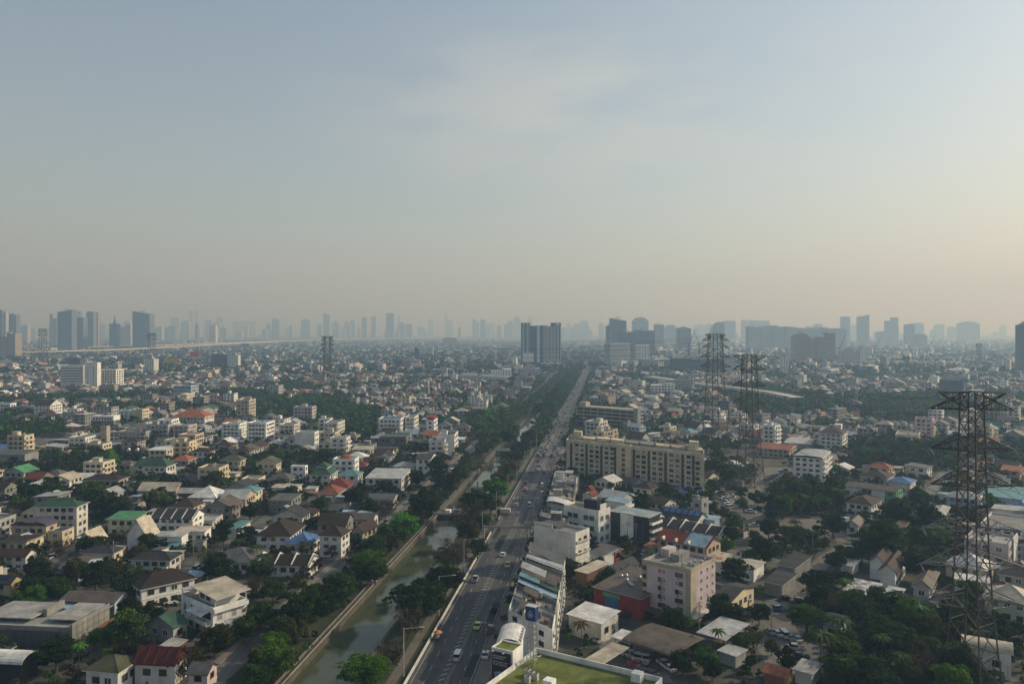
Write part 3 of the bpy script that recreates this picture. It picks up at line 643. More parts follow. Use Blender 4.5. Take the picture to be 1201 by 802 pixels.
 ('house', 'house under a bright blue pyramid roof', 'house', (362, 638), 4.2, 78, 335, 377, 'offwhite', 'hip:blue:.55', 1, '', 'the blue pyramid roof'),
 ('house', 'white three storey house with a brown pyramid roof and solar panels', 'house', (400, 629), 8, 80, 375, 410, 'white', 'hip:brown:.62', 3, '', 'the brown pyramid roof'),
 ('house', 'brown gable roofed house beside the canal road', 'house', (425, 623), 4, 70, 414, 442, 'tan', 'gabx:brown:2.4', 1, '', None),
 ('house', 'long low white house with a grey brown roof', 'house', (437, 609), 4.5, 84, 392, 441, 'white', 'gaby:rust:1.6', 1, '', None),
 ('townhouse_row', 'low townhouses with dark roofs between white party walls', 'townhouses', (362, 662), 4.5, 84, 303, 368, 'white', 'gaby:dkbrown:2', 1, '', 'the white party walls'),
 ('house', 'low grey roofed house with a salmon wall by the canal road', 'house', (324, 722), 3.6, 80, 292, 328, 'pink', 'gaby:grey:1', 1, '', None),
 # right of the road
 ('office_building', 'white blank walled block with ledged windows on its right end', 'office building', (675, 628), 13.5, 52, 626, 691, 'offwhite', 'flat:concrete:1', 3, 'ln', 'the blank walled white block'),
 ('office_building', 'white block with wide green glass windows and roof garden', 'office building', (702, 601), 13, 50, 661, 714, 'white', 'flat:rust:.8', 0, 'n', 'the roof garden block'),
 ('office_building', 'black panelled block with one white vertical strip', 'office building', (761, 607), 11.5, 50, 716, 771, 'black', 'shedL:paleteal:.4', 0, '', 'the black panelled block'),
 ('townhouse_row', 'townhouse row with bright blue ridge panels', 'townhouses', (818, 610), 6.5, 50, 775, 829, 'offwhite', 'gaby:dkgrey:2.4', 2, '', 'the blue ridged row'),
 ('townhouse_row', 'grey roofed townhouse row of five units between white ribs', 'townhouses', (844, 627), 6, 50, 769, (9.,), 'cream', 'gaby:dkgrey:1.8', 2, '', 'the grey ribbed townhouse row'),
 ('townhouse_row', 'townhouse row with red and pale blue roofs and a peach end wall', 'townhouses', (829, 642), 7, 50, 771, 845, 'peach', 'gaby:red:2.4', 2, '', 'the peach end wall'),
 ('warehouse', 'red walled warehouse with a grey brown roof of small vents', 'warehouse', (752, 702), 6.5, 50, 697, 793, 'red', 'shedL:rust:1.4', 0, '', 'the red warehouse'),
 ('warehouse', 'white corrugated roofed workshop with strip windows', 'warehouse', (705, 731), 5.5, 50, 667, 725, 'offwhite', 'shedL:white:1', 1, 'l', 'the white workshop'),
 ('shed', 'flat beige roofed shed with maroon walls', 'shed', (689, 672), 5, 50, 677, 714, 'wood', 'shedL:beige:.4', 0, '', None),
 ('house', 'low house with a dark gable roof behind the red warehouse', 'house', (722, 671), 4, 50, 710, 748, 'concrete', 'gabx:dkgrey:1.8', 0, '', None),
 ('shed', 'low grey roofed workshop right of the blank walled white block', 'shed', (706, 652), 4.5, 50, 690, 725, 'white', 'shedL:grey:.6', 0, '', None),
 ('shed', 'narrow brick red shed behind the grey workshop', 'shed', (721, 648), 4, 50, 716, 729, 'red', 'shedL:rust:.4', 0, '', None),
 ('shed', 'flat shed with patches of rust on a beige roof', 'shed', (860, 662), 4, 50, 829, 874, 'offwhite', 'shedL:rustpatch:.4', 0, '', 'the rust patched shed'),
 ('shed', 'flat cream roofed shed with white corrugated wall', 'shed', (884, 667), 4.5, 50, 862, 896, 'white', 'shedL:beige:.3', 0, '', None),
 ('house', 'small white tower house beside the car park', 'house', (823, 588), 9, 50, 815, 831, 'grey', 'flat:pale', 2, '', None),
 ('shed', 'pale blue roofed shed behind the grey townhouse row', 'shed', (838, 610), 6, 50, 822, 844, 'paleblue', 'shedL:sky:.5', 0, '', None),
 ('house', 'low dark roofed house hidden right of the pink flats', 'house', (858, 704), 5, 50, 838, 884, 'beige', 'gaby:dkgrey:1.6', 1, '', None),
 ('shed', 'long dark roofed shed nearer the dirt lane', 'shed', (917, 686), 4, 50, 896, 933, 'concrete', 'shedL:dkgrey:.7', 0, '', 'the dark sheds'),
 ('shed', 'dark patched shed behind another dark roof by the dirt lane', 'shed', (932, 666), 4, 50, 912, 951, 'concrete', 'shedL:dkgrey:.7', 0, '', None),
 ('apartment_building', 'white five storey block with paired dark windows by the car park', 'apartment building', (965, 538), 14, 60, 930, 984, 'white', 'barx:metal:1.2', 5, 'B', 'the white five storey block'),
 ('apartment_building', 'white five storey block with a red brown roof and stair tower', 'apartment building', (988, 509), 13.5, 60, 961, 995, 'white', 'hip:brown:.3', 5, '', 'the red brown roofed block'),
 ('townhouse_row', 'beige two storey row under an orange brown roof', 'townhouses', (926, 528), 5.5, 60, 888, 935, 'tan', 'gaby:terracotta:1.8', 2, '', 'the orange brown row'),
 ('warehouse', 'grey metal roofed warehouse right of the orange brown row', 'warehouse', (950, 521), 6, 60, 920, 961, 'grey', 'gaby:metal:1.4', 0, '', None),
 ('house', 'long house with white and green walls under a brown roof', 'house', (1051, 577), 6.5, 50, 992, 1059, 'green', 'gaby:rust:1.4', 2, '', 'the green walled house'),
 ('house', 'white two storey house with a brown hip roof before the green walled house', 'house', (1022, 593), 6, 50, 993, 1034, 'white', 'hip:brown:.42', 2, '', None),
 ('house', 'white gabled house with a dark brown roof, right one of a joined pair', 'house', (1050, 670), 6, 55, 1038, 1064, 'white', 'gabx:brown:2', 2, 'l', 'the white gabled pair'),
 ('house', 'white gabled house with a dark brown roof, left one of a joined pair', 'house', (1037, 660), 6, 55, 1021, 1046, 'white', 'gabx:brown:2', 2, 'l', None),
 ('shed', 'low shed roofed with patchwork metal sheets', 'shed', (1020, 698), 3.2, 50, 990, 1033, 'wood', 'shedL:patch:.5', 0, '', 'the patchwork roof'),
 ('apartment_building', 'long white grey block with balcony rails at the right edge', 'apartment building', (1226, 626), 11, 50, 1150, 1235, 'white', 'flat:concrete', 4, 'b', 'the white balcony block'),
 ('house', 'pink and orange house with an orange roof at the right edge', 'house', (1196, 553), 6, 50, 1174, 1203, 'peach', 'gaby:orange:1.5', 2, '', None),
 ('shed', 'long teal walled shed at the right edge', 'shed', (1199, 586), 4.5, 50, 1150, 1210, 'paleblue', 'shedL:teal:.5', 0, '', None),
 ('office_building', 'grey block with a white frame at its right end behind the pylon', 'office building', (1183, 641), 10, 50, 1131, 1191, 'mauve', 'flat:pale', 3, '', None),
 ('house', 'house with a flat cream white roof just behind the near pylon', 'house', (1161, 684), 5.5, 60, 1120, 1170, 'white', 'shedL:white:.5', 1, '', 'the cream white flat roof'),
 ('house', 'white house with a dark red roof right of the near pylon', 'house', (1187, 692), 5, 60, 1166, 1199, 'white', 'hip:dkred:.55', 1, '', None),
 ('house', 'long white house under a rounded grey beige roof in the lower right', 'house', (1186, 767), 6.5, 60, 1130, 1201, 'white', 'bary:beige:1.8', 1, '', 'the rounded beige roof'),
 ('shed', 'shed with a bright blue roof behind the green walled house', 'shed', (1067, 567), 4.5, 50, 1042, 1074, 'offwhite', 'hip:blue:.35', 0, '', None),
 ('house', 'low house with a dark brown hip roof beside the blue roofed shed', 'house', (1040, 561), 5, 50, 1009, 1049, 'offwhite', 'hip:brown:.4', 1, '', None),
 ('shed', 'rust red roofed shed at the bottom edge by the car yard', 'shed', (921, 793), 4, 50, 897, 927, 'wood', 'gaby:terracotta:1', 0, '', None),
 ('apartment_building', 'tan flat block beyond the dark grove', 'apartment building', (1077, 512), 7, 60, 1050, 1085, 'beige', 'flat:concrete', 2, '', None),
 ('office_building', 'tan flat block standing alone in the far trees', 'office building', (1060, 449), 13, 75, 1039, 1072, 'tan', 'flat:pale', 3, '', None),
 ('house', 'tiny pale blue and white house among the trees left of the near pylon', 'house', (1107, 604), 4.5, 55, 1097, 1113, 'paleblue', 'hip:pale:.4', 1, '', None),
 ('house', 'small white house half hidden in trees above the dirt lane head', 'house', (1006, 616), 4.5, 55, 996, 1013, 'white', 'gabx:rust:1.6', 1, '', None),
 ('shed', 'pale rusty lean to in trees right of the dirt lane', 'shed', (1000, 664), 3.2, 50, 990, 1007, 'offwhite', 'shedL:pale:.5', 0, '', None),
 ('shed', 'light grey shed just below the white gabled pair', 'shed', (1052, 700), 3, 50, 1040, 1060, 'offwhite', 'shedL:metal:.4', 0, '', None),
 ('house', 'grey house with a weathered roof in the wood above the near pylon foot', 'house', (1090, 690), 4, 55, 1076, 1100, 'offwhite', 'hip:rust:.45', 1, '', None),
 ('house', 'low house with a charcoal roof deep in the lower right wood', 'house', (985, 735), 4, 50, 972, 998, 'grey', 'gaby:dkgrey:1.4', 1, '', None),
 ('shed', 'silver roofed shed at the wood edge by the bottom car yard', 'shed', (952, 790), 3.2, 50, 940, 962, 'offwhite', 'shedL:metal:.4', 0, '', None),
 ('house', 'brown roofed house in the trees below the green walled house', 'house', (1056, 622), 4.5, 55, 1044, 1066, 'cream', 'hip:brown:.45', 1, '', None),
 ('warehouse', 'pink roofed shed behind the near pylon', 'shed', (1170, 519), 5, 50, 1148, 1180, 'offwhite', 'gaby:orange:1.2', 0, '', None),
]
RF['rustpatch'] = None; RF['patch'] = None
def patch_mat(name, cols, scale):
    m, nt, bs = new_mat(name); v, rnd, tc = coords(nt)
    vo = N(nt, 'ShaderNodeTexVoronoi', Scale=scale, distance='CHEBYCHEV'); L(nt, tc.outputs['Object'], vo.inputs['Vector'])
    cr = N(nt, 'ShaderNodeValToRGB'); cr.color_ramp.interpolation = 'CONSTANT'; e = cr.color_ramp.elements
    sp = N(nt, 'ShaderNodeSeparateColor'); L(nt, vo.outputs['Color'], sp.inputs[0]); L(nt, sp.outputs[0], cr.inputs[0])
    e[0].color = (*cols[0], 1); e[1].position = 1 / len(cols); e[1].color = (*cols[1], 1)
    for i in range(2, len(cols)): x = e.new(i / len(cols)); x.color = (*cols[i], 1)
    L(nt, cr.outputs[0], bs.inputs['Base Color']); bs.inputs['Roughness'].default_value = .7; return m
RF['patch'] = patch_mat('roof_patchwork', [(.30, .31, .32), (.45, .47, .5), (.2, .15, .12), (.33, .28, .24), (.16, .17, .18), (.5, .5, .48)], .55)
RF['rustpatch'] = patch_mat('roof_rust_patches', [(.42, .36, .28), (.40, .34, .27), (.26, .13, .08), (.46, .40, .31), (.33, .2, .14)], .35)
BL = {}
for row in TAB:
    nm, lb, ct, Np, z, ang, Lp, Rp, wl, rf, rows, fl, land = row
    s = H(nm, lb, ct, Np, z, ang, Lp, Rp, wl, land); BL[lb] = s
    roofed(s, rf, rows, fl)
def bl(key):
    return next(v for k, v in BL.items() if key in k)
# touches that single some of these out
s = bl('red dome'); b = MB(); n = 14
for i in range(5):
    r0, r1 = 3.6 * math.cos(i * math.pi / 10), 3.6 * math.cos((i + 1) * math.pi / 10); b.cyl(0, 0, s.h + .4 + 2.6 * math.sin(i * math.pi / 10), s.h + .4 + 2.6 * math.sin((i + 1) * math.pi / 10), r0, RF['orange'], r1, n)
s.part('dome', b)
s = bl('blue arch'); b = MB()
for i in range(10):
    a0, a1 = math.pi * i / 10, math.pi * (i + 1) / 10
    b.bar((-s.a / 2 + .4, -3.4 * math.cos(a0), s.h + .9 + 3.2 * math.sin(a0)), (-s.a / 2 + .4, -3.4 * math.cos(a1), s.h + .9 + 3.2 * math.sin(a1)), .45, RF['blue'])
s.part('arch', b)
s = bl('red roof box'); s.box('roof_box', -s.a * .4, s.a * .4, -s.b * .4, s.b * .4, s.h, s.h + 3.2, W['red'])
s = bl('teal striped'); s.awning('L', 0, 2.9, s.b * 1.05, 4.5, RF['teal'], .7)
for lb, c in (('raised gable party', 4), ('white party walls', 3), ('stepped dark red', 4), ('between white ribs', 5)):
    s = bl(lb); rh = 2.6
    for i in range(c + 1):
        b = s.mb(); y = -s.b / 2 + s.b * i / c; A = s.a / 2 + .7; z0 = s.h
        b.prism([(-A, z0 - .6), (A, z0 - .6), (A, z0 + .12), (0, z0 + rh + .3), (-A, z0 + .12)], y - .15, y + .15, W['white'] if 'dark red' not in lb else RF['dkred']); s.part('party_wall', b)
s = bl('white blue front canopy'); s.awning('L', 0, 3.4, s.b * 1.0, 3.4, RF['sky'], .5)
s = bl('blue ridge panels')
for i in range(6):
    b = s.mb(); y = -s.b / 2 + s.b * (i + .5) / 6; w = s.b / 6 * .38
    b.poly([(-s.a * .3, y - w, s.h + 1.35), (-.1, y - w, s.h + 2.75), (-.1, y + w, s.h + 2.75), (-s.a * .3, y + w, s.h + 1.35)], RF['blue'])
    b.poly([(.1, y - w, s.h + 2.75), (s.a * .3, y - w, s.h + 1.4), (s.a * .3, y + w, s.h + 1.4), (.1, y + w, s.h + 2.75)], RF['blue']); s.part('ridge_panel', b)
s = bl('a peach end wall'); b = s.mb(); z = .24
b.prism([(-s.a / 2 - .75, s.h - .1), (0, s.h + 2.75), (0, s.h + 2.9), (-s.a / 2 - .78, s.h + .02)], -s.b / 2 + .4, -.05 * s.b, RF['slate'] if 'slate' in RF else RF['sky']); s.part('slate_roof', b)
for i in range(3):
    b = s.mb(); y = s.b * (.38 - i * .26); b.prism([(y - .8, s.h + .1), (y + .8, s.h + .1), (y, s.h + 1.3)], -s.a / 2 - .8, -s.a / 2 + 1.2, W['cream'], 'x'); s.part('dormer', b)
s = bl('red walled'); 
for i in range(7):
    b = MB(); b.cyl(0, 0, 0, .5, .3, TANK); b.cyl(0, 0, .5, .95, .55, TANK, .15)
    x, y = random.uniform(-.2, .35) * s.a, random.uniform(-.1, .4) * s.b; b.build('roof_vent', s.root, (x, y, s.h + .1 + 1.4 * (x + s.a / 2) / s.a))
b = MB(); b.box(-2.4, 2.4, -.12, 0, 0, 4.6, W['blue']); p, r = s.fxf('L', -2, 0); b.build('door', s.root, p, (0, 0, r))
b = MB(); b.box(-3, 3, -.2, 0, 4.7, 5.9, W['green']); b.build('signboard', s.root, p, (0, 0, r))
s = bl('one white vertical'); s.put(None, 'x', 'L', 0, 0) if 0 else None
b = MB(); b.box(-3.0, 3.0, -.35, 0, 0.3, s.h + .5, W['white']); p, r = s.fxf('L', -1.0, 0); b.build('white_panel', s.root, p, (0, 0, r))
for sx in (-1, 1):
    for r_ in range(3): s.put(WIN['dark'], 'window', 'L', -1 + sx * 5.6, 2 + r_ * 3.6, (3.6, 1, 2.6))
s.balc('R', 3, 2.6, 3.0, 1.4, .9, W['white'])
s = bl('green glass windows'); GG = glass_mat('green_glass', (.03, .07, .055), .1); WG = window_mesh('window', FRAME, GG, 0)
for r_ in range(3):
    for c in range(2): s.put(WG, 'window', 'L', (c - .5) * s.b * .46, 2.2 + r_ * 4.0, (s.b * .36, 1, 2.3))
    for c in range(2): s.put(WG, 'window', 'R', (c - .5) * s.a * .45, 2.2 + r_ * 4.0, (s.a * .3, 1, 2.3))
s.box('stair_head', -s.a * .38, -s.a * .05, -s.b * .42, -s.b * .05, s.h, s.h + 4.2, W['black']); s.box('roof_wall', -s.a * .2, s.a * .3, -s.b * .45, -s.b * .43, s.h, s.h + 2.6, W['white'])
s = bl('ledged windows'); s.balc('R', 3, 3.0, 4.0, .7, .95, W['offwhite'], rail=.4)
s.box('roof_room', -s.a * .3, s.a * .35, s.b * .02, s.b * .45, s.h, s.h + 1.6, RF['grey']); s.box('parapet', -s.a / 2, -s.a / 2 + .3, s.b * .05, s.b / 2, s.h + .9, s.h + 2.3, W['offwhite'])
s = bl('white and green walls'); s.box('white_wall', -s.a / 2 - .12, -s.a / 2, s.b * .18, s.b * .5, 0, s.h, W['white']); s.box('white_wall', -s.a / 2 - .12, -s.a / 2, -s.b * .28, -s.b * .02, 0, s.h, W['white'])
s = bl('red brown roof and stair'); s.box('stair_tower', s.a * .1, s.a * .4, -s.b * .3, s.b * .02, s.h, s.h + 4.5, W['white'])
s = bl('white frame at its right'); s.box('white_frame', -.5, s.a / 2 + 1.5, -s.b / 2 - .6, -s.b / 2 - .2, 0, s.h + 1.6, W['white'])
SOLAR = flat('solar_cells', (.015, .02, .05), .2)
for lb, fc in (('solar panels on its roof', -1), ('pyramid roof and solar', 1)):
    s = bl(lb); b = s.mb(); 
    if fc < 0: b.poly([(-s.a * .42, -s.b * .3, s.h + .55), (-.5, -s.b * .3, s.h + 1.65), (-.5, s.b * .3, s.h + 1.65), (-s.a * .42, s.b * .3, s.h + .55)], SOLAR)
    else: b.poly([(-1.6, -s.b * .42, s.h + .75), (1.6, -s.b * .42, s.h + .75), (1.0, -s.b * .2, s.h + 2.2), (-1.0, -s.b * .2, s.h + 2.2)], SOLAR)
    s.part('solar_panel', b)
for x_ in (-.2, .25):
    s = bl('two white dormers'); b = MB(); b.prism([(-1.1, 0), (1.1, 0), (1.1, 1.2), (0, 2.1), (-1.1, 1.2)], -1.5, 1.5, W['white']); p, r = s.fxf('L', x_ * s.b, s.h + .9, -1.8); b.build('dormer', s.root, p, (0, 0, r))

s = bl('dark block with a white top'); s.box('top_storey', -s.a / 2 - .5, s.a / 2 + .5, -s.b / 2 - .5, s.b / 2 + .5, s.h - 3.0, s.h + 1.0, W['white'])
for r_ in range(7): s.put(WIN['open'], 'window', 'L', (r_ - 3) * s.b / 7.6, s.h - 1.4, (1.5, 1, 1.9), .5)
s = bl('two tiers of green'); A0, B0, H0 = s.a, s.b, s.h; s.a, s.b, s.h = A0 * .5, B0 * .5, H0 + 3.4; b = MB(); b.box(-s.a / 2, s.a / 2, -s.b / 2, s.b / 2, H0, s.h, s.wm); s.part('upper_storey', b); s.hip('dkgreen', pitch=.7); s.a, s.b, s.h = A0, B0, H0
# ------------------------------------------------------------------ larger and odder buildings
# hospital: three white wings
m_ = H('hospital', 'white hospital of stepped wings with dark ribbon windows', 'hospital', (136, 434), 27, 87, 109, 145, 'white', 'the white hospital'); m_.wall(parapet=1.2, roofm='pale')
m_.wins('L', 7, 8, 3.0, 2.2, z1=2.6, storey=3.7, kind='dark', extra=False); m_.wins('R', 7, 3, 3.4, 2.4, z1=2.6, storey=3.7, kind='dark', extra=False)
w1 = H('wing', None, None, (97, 429), 34, 87, 71, 101, 'white'); w1.wall(parapet=1.2, roofm='pale')
for r_ in range(8):
    b = MB(); ln = w1.b * .47; b.box(-ln, ln, -.12, 0, 0, 1.35, GLASS); p, r = w1.fxf('L', 0, 3 + r_ * 3.8); b.build('ribbon_window', w1.root, p, (0, 0, r))
w2 = H('wing', None, None, (114, 426), 38, 87, 99, 118, 'white'); w2.wall(parapet=1.2, roofm='pale'); w2.wins('L', 8, 2, 1.8, 2, z1=5, storey=3.8, extra=False)
w3 = H('wing', None, None, (110, 451), 7, 87, 72, 122, 'white'); w3.wall(parapet=.8, roofm='white'); w3.wins('L', 2, 10, 2.2, 1.6, z1=2, storey=3.4, extra=False)
merge(m_, w1, w2, w3)
# long beige apartment slab
s = H('apartment_building', 'long beige seven storey apartment slab with a plain stair tower midway', 'apartment building', (826, 534), 20.3, 79, 664, (22.,), 'beige', 'the long beige slab', lang=142)
s.wall(parapet=.9, roofm='concrete'); Bl = s.b
def u_px(px):                    # distance along the camera side for a picture column
    nx, ny = G(826, 534, 20.3); dx, dy = math.cos(R_(142)), math.sin(R_(142)); q = (px - CX) / F
    return Bl / 2 - (q * ny - nx) / (dx - q * dy) * math.sin(R_(63))
cols_w = [220, 257, 322, 362, 428, 468, 650, 690, 765, 808, 885, 928, 1007, 1070]; cols_d = [180, 288, 393, 490, 622, 727, 845, 965, 1040]
for x in cols_w:
    for r_ in range(7): s.put(WIN[random.choice(('white', 'white', 'dark', 'curt', 'dark', 'open'))], 'window', 'L', u_px(640 + x / 6.005), 2.2 + r_ * 2.75, (2.5, 1, 1.75))
for x in cols_d:
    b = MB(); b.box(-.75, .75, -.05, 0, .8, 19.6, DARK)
    for r_ in range(7): b.box(-.85, .85, -.32, -.05, .8 + r_ * 2.75, 1.75 + r_ * 2.75, W['wood']); b.box(-.06, .06, -.1, -.05, 1.75 + r_ * 2.75, 3.4 + r_ * 2.75, FRAMED)
    p, r = s.fxf('L', u_px(640 + x / 6.005), 0); b.build('balcony_recess', s.root, p, (0, 0, r))
ua, ub = u_px(640 + 497 / 6.005), u_px(640 + 610 / 6.005); b = MB(); w = abs(ub - ua); b.box(-w / 2, w / 2, -1.0, 0, 0, 22.0, W['beige'])
p, r = s.fxf('L', (ua + ub) / 2, 0); t_ = b.build('stair_tower', s.root, p, (0, 0, r))
for r_ in range(7):
    b = MB(); b.box(-1.1, 1.1, -1.06, -1.0, 1.4 + r_ * 2.75, 3.3 + r_ * 2.75, W['wood']); b.box(-.06, .06, -1.1, -1.06, 1.4 + r_ * 2.75, 3.3 + r_ * 2.75, FRAMED); b.build('stair_window', t_)
s.wins('R', 7, 3, 1.2, 1.4, z1=2.2, storey=2.75)
k_ = s.k
for i in range(9):
    y = -s.b / 2 + s.b * (i + .5) / 9
    s.box('roof_room', 1.0, 7.5, y - s.b / 18 + .5, y + s.b / 18 - .5, s.h, s.h + random.choice((1.0, 1.3, 1.9)), random.choice((W['beige'], W['beige'], W['concrete'], W['tan'])))
    for k in range(3): mobj('condenser_unit', ACME, s.root, (random.uniform(-8, 0) + s.k * y, y + random.uniform(-3, 3), s.h + .02), (0, 0, -1.57))
s.box('tank_room', 4, 9, -s.b / 2 + 2, -s.b / 2 + 7, s.h, s.h + 4.6, W['beige']); s.box('tank_room', 4, 9, s.b / 2 - 8, s.b / 2 - 3, s.h, s.h + 4.2, W['beige'])
s.box('ridge_wall', 8.2, 8.6, -s.b / 2 + 1, s.b / 2 - 1, s.h, s.h + 1.7, W['beige'])
# open deck building behind it
s = H('car_park_building', 'open grey deck building with stacked dark floors behind the beige slab', 'parking building', (745, 482), 16, 50, 676, (14.,), 'tan', 'the open deck building')
A, B_ = s.a / 2, s.b / 2
b = MB(); b.box(-A + .8, A - .8, -B_ + .8, B_ - .8, 0, 15.4, DARK); s.part('shade_core', b)  # near-black block: the shade between the open decks, put in as colour
for r_ in range(5): s.box('deck', -A, A, -B_, B_, 2.6 + r_ * 3.2, 3.9 + r_ * 3.2, W['tan'])
for i in range(9):
    b = MB(); b.box(-.3, .3, -.3, .1, 0, 15.4, W['tan']); p, r = s.fxf('L', (i / 8 - .5) * (s.b - .8), 0, -.2); b.build('column', s.root, p, (0, 0, r))
s.box('stair_shaft', -A - 1.2, -A + 4, -B_ - 3, -B_ + 1.2, 0, 18.4, W['concrete']); s.box('roof_room', -A + 2, -A + 9, B_ - 9, B_ - 2, 16.4, 20.5, W['tan']); s.box('roof', -A + .5, A - .5, -B_ + 1.4, B_ - .5, 16.4, 16.48, RF['concrete'])
# pink flats
s = H('apartment_building', 'pink six storey flats with tan corner strips and a cluttered roof', 'apartment building', (810, 671.5), 15.5, 50, 753.5, 839, 'mauve', 'the pink flats')
W['lilac'] = surf('wall_lilac', (.60, .50, .53), .85, .2, 'wall'); s.wm = W['lilac']; s.wall(parapet=.9, roofm='concrete'); A, B_ = s.a / 2, s.b / 2
# along the left face, fraction 0 = near corner, 1 = far left
def ul(f): return (.5 - f) * s.b
for r_ in range(5):
    z = 4.1 + r_ * 2.5
    for f in (.195, .275, .545, .63): s.put(WIN[random.choice(('dark', 'open', 'curt', 'dark'))], 'window', 'L', ul(f), z, (1.35, 1, 1.4))
    for f in (.235, .585):
        if random.random() < .7: s.put(ACME, 'air_conditioner', 'L', ul(f), z - 1.35)
    s.put(WIN['dark'], 'window', 'L', ul(.955), z, (1.3, 1, 1.3), .06)
    for f in (.42, .66, .88): s.put(WIN[random.choice(('white', 'curt', 'white'))], 'window', 'R', (f - .5) * s.a, z, (1.05, 1, 1.25))
for f0, f1 in ((-.003, .1), (.9, 1.003)):
    b = MB(); b.box(ul(f1), ul(f0), -.06, 0, 0, 16.42, W['peach'] if 0 else W['tan']); p, r = s.fxf('L', 0, 0); b.build('corner_strip', s.root, p, (0, 0, r))
b = MB(); b.box(-s.a / 2, -s.a / 2 + s.a * .22, -.06, 0, 0, 16.42, W['tan']); p, r = s.fxf('R', 0, 0); b.build('corner_strip', s.root, p, (0, 0, r))
b = MB(); b.box(-s.b / 2 - .1, s.b / 2 + .1, -.1, 0, 15.3, 16.5, W['tan']); p, r = s.fxf('L', 0, 0, .02); b.build('parapet_band', s.root, p, (0, 0, r))
b = MB(); b.box(-s.a / 2, s.a / 2, -.1, 0, 15.3, 16.5, W['tan']); p, r = s.fxf('R', 0, 0, .02); b.build('parapet_band', s.root, p, (0, 0, r))
s.awning('L', 0, 2.9, s.b * 1.05, 3.4, RF['rust'], .25); s.awning('R', 0, 2.6, s.a, 1.6, RF['white'], .25)
s.box('water_cistern', -A * .1, A * .75, -B_ * .05, B_ * .32, 15.5, 17.6, W['concrete']); s.box('stair_head', A * .2, A * .8, B_ * .55, B_ * .9, 15.5, 17.9, W['mauve'])
for x, y in ((-.5, -.45), (-.2, -.55), (.1, -.6)): mobj('water_tank', TANKME, s.root, (x * A, y * B_, 15.51), (0, 0, 0), (.7, .7, .6))
for k in range(8): mobj('condenser_unit', ACME, s.root, (random.uniform(-.8, .8) * A, random.uniform(-.9, .5) * B_, 15.51), (0, 0, random.uniform(0, 6)))
for x, y in ((-.85, .85), (.1, .1), (-.75, -.5), (.5, .9)):
    b = MB(); b.bar((0, 0, 0), (0, 0, 4.2), .05, STEEL); 
    for k in range(3): b.bar((-.7, 0, 3.2 + k * .4), (.7, 0, 3.2 + k * .4), .025, STEEL)
    b.build('antenna', s.root, (x * A, y * B_, 15.5))
b = MB(); b.box(-.45, .45, -.1, 0, -.4, .4, flat('pink_cloth', (.5, .06, .13))); p, r = s.fxf('L', ul(.63), 4.1 + 4 * 2.5, .08); b.build('hung_cloth', s.root, p, (0, 0, r))
# row of skewed shophouses along the road
def road_unit(name, label, t1, Y1, ln, dep, h, wall, land=None, la=128.0, cat='shophouse'):
    x, y = T(t1, Y1); bl_ = dep / .71
    cx, cy = x + math.cos(R_(RA)) * ln / 2 + math.cos(R_(la)) * bl_ / 2, y + math.sin(R_(RA)) * ln / 2 + math.sin(R_(la)) * bl_ / 2
    return Bld(name, label, cat, cx, cy, RA, ln, bl_ * math.sin(R_(la - RA)), h, wall, skew=la - RA, land=land)
RU = [('white stained shophouse with a junk strewn open roof terrace', 10.5, 12.2, 'white', None), ('shophouse with a rusty shack and pots on its roof terrace', 8.5, 12.6, 'concrete', None),
      ('shophouse with a teal and pale blue sheet roof', 10, 12.4, 'offwhite', 'teal'), ('shophouse under a low white sheet roof next to the teal sheets', 6, 12.8, 'grey', 'white'),
      ('shophouse with a dark flat roof in the roadside row', 8, 12, 'concrete', 'dark'), ('shophouse with a pale roof fenced in blue', 7, 12.6, 'paleblue', 'fence'), ('shophouse with a tilted grey metal roof at the far end of the row', 9, 12.2, 'offwhite', 'metal')]
y0 = 189.0
